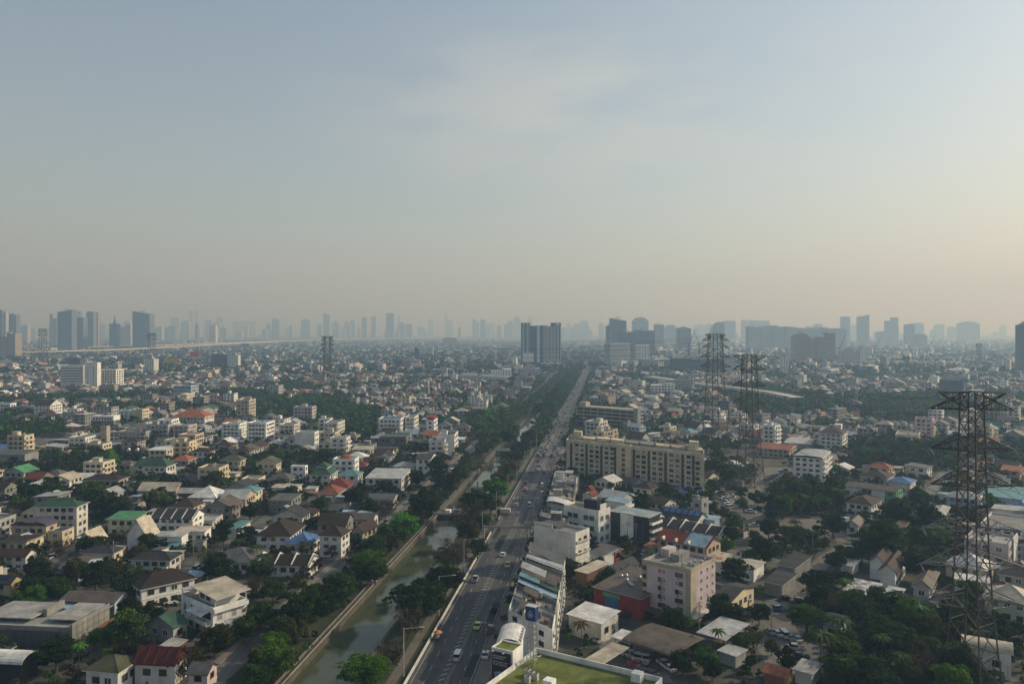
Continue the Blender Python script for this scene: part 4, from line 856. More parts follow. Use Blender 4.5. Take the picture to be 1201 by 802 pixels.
for lb, ln, h, wl, ty in RU:
    s = road_unit('shophouse', lb, -12.8, y0, ln, 12.4, h, wl); y0 += ln + .05; A, B_ = s.a / 2, s.b / 2
    s.wall(parapet=.8, roofm='concrete')
    for r_ in range(3):
        for c in range(max(1, int(ln / 3.4))):
            u = ((c + .5) / max(1, int(ln / 3.4)) - .5) * s.a
            s.put(WIN['dark'], 'window', 'R', u, 4.3 + r_ * 3.4, (1.3, 1, 1.4)); (random.random() < .45) and s.put(ACME, 'air_conditioner', 'R', u + 1.1, 3.5 + r_ * 3.4)
            if random.random() < .15: s.put(ACME, 'air_conditioner', 'R', u - 1.2, 4.6 + r_ * 3.4)
    if 'junk strewn' in lb:
        for z, f in ((11.0, .76), (8.4, .76), (5.8, .76), (11.4, .16), (8.4, .16)): s.put(WIN['open'], 'window', 'L', (f - .5) * s.b, z, (1.9, 1, 1.3))
        s.box('terrace_wall', -A + .3, A - .3, B_ * .3, B_ * .34, s.h, s.h + 2.1, W['offwhite'])
    def sheet(x0, x1, y0_, y1_, z0, z1, m, nm='roof_sheet'):
        b = s.mb(); b.poly([(x0, y0_, z0), (x1, y0_, z0), (x1, y1_, z1), (x0, y1_, z1)], m); b.poly([(x0, y0_, z0 - .08), (x0, y1_, z1 - .08), (x1, y1_, z1 - .08), (x1, y0_, z0 - .08)], m)
        for x in (x0, x1): b.bar((x, y0_, s.h), (x, y0_, z0), .07, STEEL); b.bar((x, y1_, s.h), (x, y1_, z1), .07, STEEL)
        s.part(nm, b)
    if ty is None:
        for k in range(7):
            w = random.uniform(.8, 2.2); x, y = random.uniform(-.8, .6) * A, random.uniform(-.85, .6) * B_
            s.box('roof_clutter', x, x + w, y, y + random.uniform(.6, 1.6), s.h, s.h + random.uniform(.4, 1.7), random.choice((W['concrete'], W['wood'], W['offwhite'], W['dkgrey'], ACM)))
        mobj('water_tank', TANKME, s.root, (A * .3, -B_ * .2, s.h + .01)); sheet(-A * .9, A * .2, -B_ * .2, B_ * .5, s.h + 2.4, s.h + 2.8, RF['rust'])
        for k in range(6):
            b = MB(); a_ = random.uniform(0, 3); b.box(-1.2, 1.2, -.12, .12, 0, .08, random.choice((W['white'], W['tan'], W['wood']))); b.build('plank', s.root, (random.uniform(-.7, .7) * A, random.uniform(0, .8) * B_, s.h + .1 + k * .02), (0, 0, a_))
    elif ty == 'teal': sheet(-A, -A * .35, -B_ * .95, B_ * .95, s.h + 1.5, s.h + 1.9, RF['sky']); sheet(-A * .3, A * .4, -B_ * .1, B_ * .95, s.h + 2.4, s.h + 2.6, RF['teal']); sheet(-A * .3, A * .4, -B_ * .95, -B_ * .14, s.h + 2.0, s.h + 2.2, RF['dkgreen']); sheet(A * .45, A, -B_ * .9, B_ * .9, s.h + 2.6, s.h + 2.7, RF['rust'])
    elif ty == 'white': sheet(-A, A, -B_ * .3, B_, s.h + 2.2, s.h + 2.5, RF['metal']); sheet(-A * .8, A, -B_, -B_ * .35, s.h + 1.9, s.h + 2.0, RF['rust'])
    elif ty == 'dark': sheet(-A, A, -B_, B_, s.h + 1.4, s.h + 1.6, RF['dkgrey'])
    elif ty == 'fence':
        b = s.mb(); 
        for k in range(12): x = -B_ + k * 2 * B_ / 11; b.box(-A - .05, -A + .05, x - .08, x + .08, s.h + .8, s.h + 2.0, RF['sky'])
        b.box(-A - .04, -A + .04, -B_, B_, s.h + 1.9, s.h + 2.05, RF['sky']); s.part('railing', b); sheet(-A * .6, A, -B_, B_, s.h + .9, s.h + 1.1, RF['metal'])
    else: sheet(-A, A, -B_, B_, s.h + 1.0, s.h + 2.6, RF['grey'])
# more roadside shophouses up to the beige slab
RU2 = [('dark fronted shophouse by the road behind the blank walled white block', 300, 12, 10.5, 'dkgrey', 'flat:concrete'), ('shophouse with a white barrel canopy on the road', 342, 9, 7.5, 'grey', 'barx:white:1.4'),
       ('tan roofed shophouse on the road among grey ones', 353, 11, 8, 'tan', 'flat:beige'), ('grey shophouse with a weathered flat roof near the red spired shrine', 366, 14, 9.5, 'concrete', 'flat:concrete'),
       ('pale shophouse with a stair head near the beige slab', 383, 13, 10.5, 'offwhite', 'flat:pale'), ('brown roofed shophouse nearest the beige slab', 399, 12, 8.5, 'concrete', 'flat:rust'), ('low dark roofed shop between the road and the beige slab', 414, 22, 6, 'dkgrey', 'flat:dkgrey')]
for lb, Y_, ln, h, wl, rf in RU2:
    s = road_unit('shophouse', lb, -14.5, Y_, ln, 12, h, wl)
    if rf.startswith('flat'): s.wall(parapet=.8, roofm=rf.split(':')[1]); s.rooftop(1, 3, 1, True)
    else: s.wall(); s.barrel('white', 'x', 1.4)
    for r_ in range(int(h / 3.2)):
        for c in range(3): s.put(WIN['dark'], 'window', 'L', ((c + .5) / 3 - .5) * s.b * 1.2, 1.9 + r_ * 3.2, (1.4, 1, 1.5)); s.put(WIN['dark'], 'window', 'R', ((c + .5) / 3 - .5) * s.a * .9, 1.9 + r_ * 3.2, (1.2, 1, 1.4))
s = H('shrine', 'small shrine hall with a layered bright red gable roof', 'shrine', (694, 580), 8, 50, 683, 700, 'offwhite', 'the red spired shrine'); s.wall()
s.gab('red', 'x', 2.6); s.gab('red', 'x', 2.0, h=9.6, o=-.8); b = MB(); b.bar((-s.a / 2 - .4, 0, 11.5), (-s.a / 2 - 1.0, 0, 13.3), .14, RF['red'], .03); s.part('finial', b)
s = H('apartment_building', 'white block of stacked open balconies with red trims behind the roof garden', 'apartment building', (733, 590), 9, 50, 711, 741, 'offwhite', None); s.wall(); s.shed('sky', 'L', .5)
s.balc('R', 3, 2.4, 2.4, 1.3, 1, W['white']); s.balc('L', 3, 2.4, 2.4, 1.3, 1, W['white']); s.box('red_trim', -s.a / 2 - .3, s.a / 2 + .3, -s.b / 2 - 1.5, -s.b / 2 - 1.35, 2.0, 2.5, W['red'])
# ---- foreground: office with a green roof
cx, cy = 5.5, 170.9; ux, uy = math.cos(R_(-31)), math.sin(R_(-31)); vx, vy = math.cos(R_(59)), math.sin(R_(59))
fg = Bld('office_building', 'white parapeted block with a flat moss green roof at the bottom edge', 'office building', cx + ux * 14.25 - vx * 12.5, cy + uy * 14.25 - vy * 12.5, -31, 28.5, 25, 15, 'white', land='the moss green roof')
fg.wall(parapet=1.1, roofm='lawn'); fg.put(WIN['dark'], 'window', 'L', 4, 12.4, (2, 1, 1.4))
tw = Bld('stair_block', None, None, -1.0, 168.2, -29, 5.2, 4.6, 17.3, 'white'); tw.wall(parapet=.35, roofm='lawn')
tw.box('ledge', 2.62, 5.2, -1.6, 1.2, 14.0, 14.9, W['white'])
merge(fg, tw)
for k, (x, y) in enumerate(((-10.4, 1.5), (-9.2, 1.1), (-8.0, .6), (-8.8, -1.2))):
    b = MB(); b.box(-.55, .55, -.5, .5, 0, 1.25, ACM); b.cyl(0, 0, 1.25, 1.28, .42, DARK, n=14); b.cyl(0, 0, 1.28, 1.32, .12, ACM); b.build('condenser_unit', fg.root, (x, y, 15.01), (0, 0, .1))
for x, y in ((9.6, 10.9), (-4.0, -1.0)): fg.box('hatch_box', x - 1.0, x + 1.0, y - 1.0, y + 1.0, 15.0, 16.7, W['white'])
b = MB(); b.bar((-13.8, 3, 16.3), (-11.2, 8.8, 16.3), .12, STEELP); b.bar((-9, 3.0, 15.2), (8, -5, 15.2), .07, STEELP); b.bar((-5, 11.8, 15.2), (12, 11.8, 15.2), .06, STEELP); b.build('roof_pipe', fg.root)
ST = surf('roof_puddle_stain', (.105, .12, .035), .8, .5, 'conc'); g_ = random.Random(8)
for k in range(9):
    b = MB(); n = 11; r0 = g_.uniform(.6, 2.2); b.poly([(r0 * g_.uniform(.6, 1.2) * math.cos(6.283 * i / n), r0 * .6 * g_.uniform(.6, 1.2) * math.sin(6.283 * i / n), 0) for i in range(n)], ST); b.build('stain', fg.root, (g_.uniform(-12, 12), g_.uniform(-8, 10), 15.008 + k * .001))
for k in range(4): b = MB(); b.box(-.03, .03, -11.5, 11.5, 0, .012, ST); b.build('joint', fg.root, (-8.4 + k * 5.6, 0, 15.02))
for k in range(14): b = MB(); [b.bar((0, 0, 0), (g_.uniform(-.4, .4), g_.uniform(-.4, .4), g_.uniform(.4, .9)), .09, FO['mid'], .02, 4) for _ in range(6)]; b.build('roof_plant', fg.root, (-6.5 + k * .42 + g_.uniform(-.1, .1), -2.2 + g_.uniform(-.4, .4), 15.01))
# billboard on the stair block
bx, by = -1.0 - vx * 2.45, 168.2 - vy * 2.45
bb = empty('billboard', (bx, by, 0), R_(-29)); tag(bb, 'dark red billboard with pale lines of text and a tilted phone picture', 'billboard')
BBM = flat('billboard_print', (.035, .018, .028), .5); PHW = flat('print_pale', (.45, .47, .5), .5); PHB = flat('print_blue', (.08, .20, .45), .5); PHD = flat('print_violet', (.06, .05, .16), .5)
b = MB(); b.box(-2.3, 2.3, -.12, -.02, 4.5, 17.0, BBM); b.build('panel', bb)
b = MB()
for z0, rows_ in ((16.0, ((-2.0, 1.2),)), (15.55, ((-2.0, .5),)), (14.9, ((-2.0, 1.7),)), (14.55, ((-2.0, 1.3),)), (14.2, ((-2.0, 1.5),))):
    for x0, x1 in rows_:
        x = x0
        while x < x1:
            w = random.uniform(.12, .42); b.box(x, min(x + w, x1), -.135, -.122, z0, z0 + (.26 if z0 > 15.3 else .16), PHW); x += w + .1
b.build('lettering', bb)
b = MB(); b.poly([(-1.7, -.14, 12.6), (-.1, -.14, 13.0), (1.0, -.14, 8.4), (-.6, -.14, 8.0)], PHW); b.poly([(-1.52, -.15, 12.4), (-.22, -.15, 12.72), (.8, -.15, 8.6), (-.48, -.15, 8.25)], PHB)
b.poly([(-1.2, -.16, 11.3), (-.2, -.16, 11.5), (.5, -.16, 9.1), (-.5, -.16, 8.9)], PHW); b.build('phone_picture', bb)
b = MB(); b.poly([(.9, -.13, 12.9), (2.2, -.13, 12.9), (2.2, -.13, 5), (1.4, -.13, 5)], PHD); b.build('printed_panel', bb)
for x in (-1.6, .9): b = MB(); b.bar((x, -.1, 17.1), (x + .2, -1.3, 17.5), .04, STEELP); b.box(x + .05, x + .45, -1.5, -1.2, 17.4, 17.55, ACM); b.build('lamp_arm', bb)
# lattice sign mast on the green roof
tx, ty_ = 4.2, 165.0
sm = empty('sign_mast', (tx, ty_, 15.0), R_(-29)); tag(sm, 'white lattice mast with a blue box sign showing a white drop emblem', 'sign mast')
b = MB(); hw = .55
for sx in (-1, 1):
    for sy in (-1, 1): b.bar((sx * .85, sy * .85, 0), (sx * hw, sy * hw, 9.3), .09, STEELP)
for k in range(8):
    z0, z1 = k * 1.15, (k + 1) * 1.15; w0, w1 = .85 - .3 * z0 / 9.3, .85 - .3 * z1 / 9.3
    for (ax, ay), (bx_, by_) in ((((-1, -1)), (1, -1)), ((1, -1), (1, 1)), ((1, 1), (-1, 1)), ((-1, 1), (-1, -1))):
        b.bar((ax * w0, ay * w0, z0), (bx_ * w1, by_ * w1, z1), .055, STEELP); b.bar((ax * w1, ay * w1, z1), (bx_ * w1, by_ * w1, z1), .05, STEELP)
b.build('lattice', sm)
SB = flat('sign_blue', (.025, .05, .20), .45); b = MB(); b.box(-1.15, 1.15, -.75, .75, 9.3, 12.2, SB); b.box(-1.2, 1.2, -.8, .8, 12.2, 12.35, PHW); sb = b.build('sign_box', sm)
b = MB()
def drop(mb, y, c, r, m, fl):
    pts = [(0, 1.5)] + [(math.cos(a), math.sin(a)) for a in [math.pi * (.28 - i * 1.56 / 12) for i in range(13)]]
    pts = [(x * r, y, c + z * r) for x, z in pts]; mb.poly(pts if fl else pts[::-1], m)
drop(b, -.765, 10.6, .62, PHW, False); drop(b, -.775, 10.6, .46, SB, False); drop(b, -.785, 10.55, .26, PHW, False); b.build('emblem', sb)
b = MB(); drop(b, .765, 10.6, .62, PHW, True); drop(b, .775, 10.6, .46, SB, True); b.build('emblem', sb)
s = Bld('shophouse', 'small white building with a long white curved roof behind the billboard', 'shophouse', -.3, 185.5, RA, 9, 5, 12.6, 'white'); s.wall(); s.barrel('white', 'x', 1.6)
for k in range(5): s.box('vent_box', -4 + k * 1.7, -3 + k * 1.7, -2.9, -2.5, 12.7, 13.8, W['grey'])
# ---- white villa beside the canal road (three storeys, big tilted beige roof)
s = Bld('house', 'white three storey villa with a big tilted beige roof and open decks', 'house', -86.5, 227.5, 50, 10.5, 18, 7.2, 'white', land='the white three storey villa'); A, B_ = s.a / 2, s.b / 2
s.wall(parapet=1.0, roofm='pale')
b = MB(); b.box(-A + 2.6, A - .6, -B_ + 3.0, B_ - 5.5, 7.2, 10.0, W['white']); s.part('upper_storey', b)
def tilt(nm, x0, x1, y0, y1, zs, m, t=.2):
    b = MB(); lo = [(x0, y0, zs[0]), (x1, y0, zs[1]), (x1, y1, zs[2]), (x0, y1, zs[3])]; hi = [(x, y, z + t) for x, y, z in lo]
    b.poly(lo[::-1], FRAME); b.poly(hi, m)
    for i in range(4): b.poly([lo[i], lo[(i + 1) % 4], hi[(i + 1) % 4], hi[i]], FRAME)
    s.part(nm, b)
tilt('roof', -A + .6, A + .9, -B_ - .6, B_ - 4.6, (10.1, 10.6, 11.6, 11.1), RF['beige']); tilt('deck_roof', -A + .2, A - 2, B_ - 5.2, B_ + .4, (10.0, 10.4, 9.9, 9.5), RF['pale'])
for x, y in ((-A + .9, -B_ + .3), (A - .2, -B_ + .3), (-A + .4, B_ - .2), (-A + .4, B_ - 5)): b = MB(); b.box(x - .1, x + .1, y - .1, y + .1, 7.2, 10.1, FRAME); s.part('deck_post', b)
for u, w in ((-1.5, 2.2), (1.8, 2.2)): 
    b = MB(); b.box(-w / 2, w / 2, -.06, 0, 0, 1.4, GLASS); p, r = s.fxf('L', u, 8.0, -2.6); b.build('window', s.root, p, (0, 0, r))
b = MB(); b.box(-5.5, 5.5, -.06, 0, .2, 2.3, DARK); p, r = s.fxf('L', 2.3, 4.2); lg = b.build('loggia', s.root, p, (0, 0, r))
for x in (-5.4, -1.8, 1.8, 5.4): b = MB(); b.box(x - .08, x + .08, -1.75, -1.6, -.9, 2.5, FRAMED); b.build('loggia_post', lg)
s.awning('L', 3.4, 6.9, 8.4, 3.0, RF['white'], .7); b = MB(); b.box(-6, 6, -1.8, 0, -.15, .02, W['white']); b.box(-6, 6, -1.8, -1.68, .02, 1.0, W['white']); p, r = s.fxf('L', 2.5, 3.4); b.build('balcony', s.root, p, (0, 0, r))
for u in (-3.2, 1.2): s.put(WIN['curt'], 'window', 'R', u, 5.2, (1.5, 1, 1.9))
s.put(WIN['white'], 'window', 'R', 4.2, 5.0, (1.3, 1, 1.4)); s.put(WIN['curt'], 'window', 'L', -6.6, 5.2, (1.4, 1, 2.0)); s.put(WIN['curt'], 'window', 'L', -6.9, 1.6, (2.6, 1, 2.4))
for u in (-3, .5): s.put(WIN['open'], 'window', 'L', u, 1.5, (2.2, 1, 2.2))
s.awning('R', -1.0, 3.2, 9.5, 3.2, RF['white'], .5); s.balc('R', 1, 6.9, 3, .9, 1.0, W['white'])
# ---- raw concrete building site, lower left
s = Bld('building_site', 'unfinished flat concrete building wrapped in scaffolding', 'building site', -132, 217, 84, 12, 30, 5.6, 'concrete', land='the concrete building site'); A, B_ = s.a / 2, s.b / 2
s.wall(parapet=.25, roofm='pale'); s.box('upper_slab', -A + 2.5, A + 3, -B_ * .1, B_ * .9, 6.6, 6.9, RF['pale']); s.box('upper_slab', -A + 3, A + 4, -B_ * .95, -B_ * .4, 6.5, 6.8, RF['pale']); s.box('end_wall', -A - .3, A + 4, -B_ - .5, -B_ - .2, 0, 6.9, W['concrete']); s.box('end_wall', A * .2, A + 2.6, -B_ * .18, -B_ * .1, 5.8, 7.8, W['concrete'])
b = MB()
for i in range(13):
    y = -B_ + i * 2 * B_ / 12; b.bar((-A - 1.2, y, 0), (-A - 1.2, y, 5.6), .05, STEEL)
for z in (1.6, 3.2, 4.8): b.bar((-A - 1.2, -B_, z), (-A - 1.2, B_, z), .045, STEEL)
for i in range(8):
    x = -A + i * 2 * A / 5; b.bar((x, -B_ - 1.4, 0), (x, -B_ - 1.4, 6.8), .05, STEEL)
for z in (2, 4, 6): b.bar((-A, -B_ - 1.4, z), (A + 4.6, -B_ - 1.4, z), .045, STEEL)
s.part('scaffolding', b)
b = MB(); b.box(-B_, B_, -.05, 0, .2, 5.0, W['dkgrey']); p, r = s.fxf('L', -3, 0, .9); b.build('shade_sheet', s.root, p, (0, 0, r))  # flat dark sheet painting the shade of the open bays along this front
# ---- open shelters
def shelter(name, label, Np, z, ang, Lp, Rp, roof, kind='flat', rise=.6, land=None):
    cx, cy, a, b_, sk = fit(z, Np, ang, Lp, Rp); a = min(max(a, 4), 40); s = H(name, label, 'shelter', Np, z, ang, Lp, (a,), 'concrete', land); A, B_ = s.a / 2, s.b / 2
    nx, ny = max(2, int(s.a / 5) + 1), max(2, int(s.b / 5) + 1)
    for i in range(nx):
        for j in range(ny): b = MB(); x, y = -A + .4 + i * (s.a - .8) / (nx - 1), -B_ + .4 + j * (s.b - .8) / (ny - 1); b.bar((x, y, 0), (x, y, z), .09, STEEL); s.part('post', b)
    if kind == 'bar': s.barrel(roof, 'y', rise)
    else: s.shed(roof, 'L', rise)
    return s
shelter('carport', 'long carport with a bowed rust brown roof over parked cars', (793, 770), 4.2, 48, 732, 827, 'rust', 'bar', 1.0, 'the bowed brown carport')
shelter('carport', 'small carport with a tilted white roof beside the bowed brown one', (737, 752), 3.6, 48, 719, 741, 'white', 'flat', .4)
shelter('shelter', 'shelter with a flat pale grey roof right of the pink flats', (850, 750), 4, 48, 820, 876, 'metal', 'flat', .5, 'the pale grey shelter')
shelter('shelter', 'low white metal shelter between trees in the lower right', (1080, 786), 2.8, 50, 1067, 1087, 'white', 'flat', .3)
shelter('shelter', 'white roofed lean to beside the bottom car yard', (704, 779), 3.0, 50, 696, 735, 'beige', 'flat', .4)
# ------------------------------------------------------------------ trees
def leaf_cloud(r, n, q, clumps, flat_=.8, spread=.30, seed=0, tall=1.0):
    """n leaf sprays spread over clumps that fill an uneven crown of radius 1; returns verts, faces"""
    g = np.random.default_rng(seed); C_ = []
    while len(C_) < clumps:
        p = g.uniform(-1, 1, 3); d = np.linalg.norm(p)
        if d < 1 and (d > .45 or g.random() < .2): C_.append(p * np.array([.78, .78, .72 * flat_]) * g.uniform(.85, 1.12))
    C_ = np.array(C_); C_[:, 2] = np.maximum(C_[:, 2], -.68 * flat_)
    rad = g.uniform(spread * .65, spread * 1.25, clumps); k = g.integers(0, clumps, n)
    d = g.normal(size=(n, 3)); d /= np.linalg.norm(d, axis=1)[:, None]; d[:, 2] = np.abs(d[:, 2]) * .75 + d[:, 2] * .25
    p = C_[k] + d * (rad[k] * g.uniform(.72, 1.05, n))[:, None] * np.array([1, 1, .8])
    nn = d * .8 + g.normal(size=(n, 3)) * .55; nn /= np.linalg.norm(nn, axis=1)[:, None]
    a = np.cross(nn, g.normal(size=(n, 3))); a /= np.linalg.norm(a, axis=1)[:, None]; b = np.cross(nn, a)
    s = (q * g.uniform(.6, 1.35, n))[:, None]; a = a * s; b = b * s * g.uniform(.55, 1, n)[:, None]
    V = np.empty((n, 4, 3)); V[:, 0] = p - a - b * .3; V[:, 1] = p - b + a * .1; V[:, 2] = p + a + b * .2; V[:, 3] = p + b - a * .15
    V[:, :, 2] *= tall
    return V.reshape(-1, 3) * r, np.arange(n * 4).reshape(-1, 4)
CROWN = {}
for i in range(4):
    CROWN['hi%d' % i] = np_mesh('crown', *leaf_cloud(1, 3400, .062, 34 + 6 * i, .85, .30, 11 + i), [FO['mid']], np.zeros(3400))
    CROWN['lo%d' % i] = np_mesh('crown', *leaf_cloud(1, 900, .115, 22 + 4 * i, .85, .32, 31 + i), [FO['mid']], np.zeros(900))
for i in range(2):
    CROWN['big%d' % i] = np_mesh('crown', *leaf_cloud(1, 9000, .036, 90, .72, .19, 51 + i), [FO['mid']], np.zeros(9000))
    CROWN['thin%d' % i] = np_mesh('crown', *leaf_cloud(1, 950, .05, 26, .8, .34, 61 + i), [FO['dry']], np.zeros(950))
    CROWN['tall%d' % i] = np_mesh('crown', *leaf_cloud(1, 2600, .07, 36, 1.0, .28, 71 + i), [FO['mid']], np.zeros(2600))
def trunk_mesh(seed, spread=.6, forks=5, thin=False):
    g = random.Random(seed); b = MB(); top = Vector((g.uniform(-.05, .05), g.uniform(-.05, .05), .55)); b.bar((0, 0, 0), top, .055, BARK, .04, 7)
    for k in range(forks):
        a = 2 * math.pi * k / forks + g.uniform(-.4, .4); e = Vector((math.cos(a) * spread * .6, math.sin(a) * spread * .6, g.uniform(.85, 1.05))); s = top * g.uniform(.75, 1); b.bar(s, e, .03, BARK, .014, 5)
        for j in range(4 if thin else 2):
            a2 = a + g.uniform(-.9, .9); e2 = e + Vector((math.cos(a2) * .25, math.sin(a2) * .25, g.uniform(.05, .45))); b.bar(e * .8 + s * .2, e2, .014, BARK, .004, 4)
            if thin:
                for q in range(3): b.bar(e2, e2 + Vector((g.uniform(-.16, .16), g.uniform(-.16, .16), g.uniform(.02, .2))), .006, BARK, .002, 3)
    return b.mesh('trunk')
TRUNK = [trunk_mesh(i) for i in range(3)]; TRUNKT = [trunk_mesh(9 + i, .7, 7, True) for i in range(2)]
def palm_mesh():
    b = MB(); g = random.Random(3)
    for k in range(15):
        a = 2 * math.pi * k / 15 + g.uniform(-.1, .1); up = g.uniform(.15, .75); p = Vector((0, 0, 0)); prev = None
        for j in range(6):
            f = j / 5; c = Vector((math.cos(a) * f * 1.0, math.sin(a) * f * 1.0, up * f - (.55 + up * .5) * f * f)); w = .13 * math.sin(math.pi * min(1, f * .9 + .12)) + .01
            n = Vector((-math.sin(a), math.cos(a), 0)) * w; cur = (c - n + Vector((0, 0, -w * .5)), c, c + n + Vector((0, 0, -w * .5)))
            if prev: b.poly([prev[0], prev[1], cur[1], cur[0]], FO['mid']); b.poly([prev[1], prev[2], cur[2], cur[1]], FO['mid'])
            prev = cur
    return b.mesh('crown')
PALM = palm_mesh()
PT = MB(); PT.bar((0, 0, 0), (.03, .02, 1), .03, BARK, .018, 7); PTRUNK = PT.mesh('trunk')
TREES = []     # individual trees for the labels
NTREE = [0]
DESC = dict(dark='dark green', mid='green', bright='bright green', olive='olive green', dry='bare brownish', banana='pale green')
def tree(x, y, r, h, col, shape='round', name='tree', label=None, group=None, mk=True, kind='tree'):
    """r: crown radius, h: total height"""
    root = empty(name, (x, y, 0), random.uniform(0, 6.28)); NTREE[0] += 1
    near = y < 330
    if shape == 'palm':
        cr, tr, rz = PALM, PTRUNK, r
        c = mobj('crown', cr, root, (.03 * h, .02 * h, h - r * .2), (0, 0, 0), (r, r, r)); t = mobj('trunk', tr, root, (0, 0, 0), (0, 0, 0), (h * .25 + .0, h * .25, h - r * .2)); t.scale = (4, 4, h - r * .2)
    else:
        i = random.randrange(4); key = {'big': 'big%d' % (i % 2), 'thin': 'thin%d' % (i % 2), 'tall': 'tall%d' % (i % 2)}.get(shape, ('hi%d' if near and r > 2.2 else 'lo%d') % i)
        rz = h * random.uniform(.50, .56); zc = h * .55
        c = mobj('crown', CROWN[key], root, (0, 0, zc), (0, 0, random.uniform(0, 6.28)), (r, r, rz))
        tm = random.choice(TRUNKT if shape == 'thin' else TRUNK); mobj('trunk', tm, root, (0, 0, 0), (0, 0, 0), (max(r * 1.05, h * .3), max(r * 1.05, h * .3), zc + rz * (.3 if shape == 'thin' else 0)))
    c.material_slots[0].link = 'OBJECT'; c.material_slots[0].material = FO[col]
    if mk: q = min(r * .55, 3.5); mark([(x - q, y - q), (x + q, y - q), (x + q, y + q), (x - q, y + q)], 2)
    if label: tag(root, label, kind, group)
    else: TREES.append(dict(o=root, x=x, y=y, desc=None, col=col, shape=shape, r=r, h=h, kind=kind))
    return root
def ptree(px, py, wpx, col, shape='round', label=None, asp=1.0, name='tree'):
    """a tree by its crown centre and width in the photograph"""
    y = F * CAMZ / (py - HY); 
    for _ in range(4):
        r = wpx / 2 * y / F; h = max(3.0, ({'big': 1.25, 'tall': 2.3}.get(shape, 1.6)) * r * asp + 1.0); zc = h * .55; y = F * (CAMZ - zc) / (py - HY)
    return tree((px - CX) * y / F, y, r, h, col, shape, name, label)
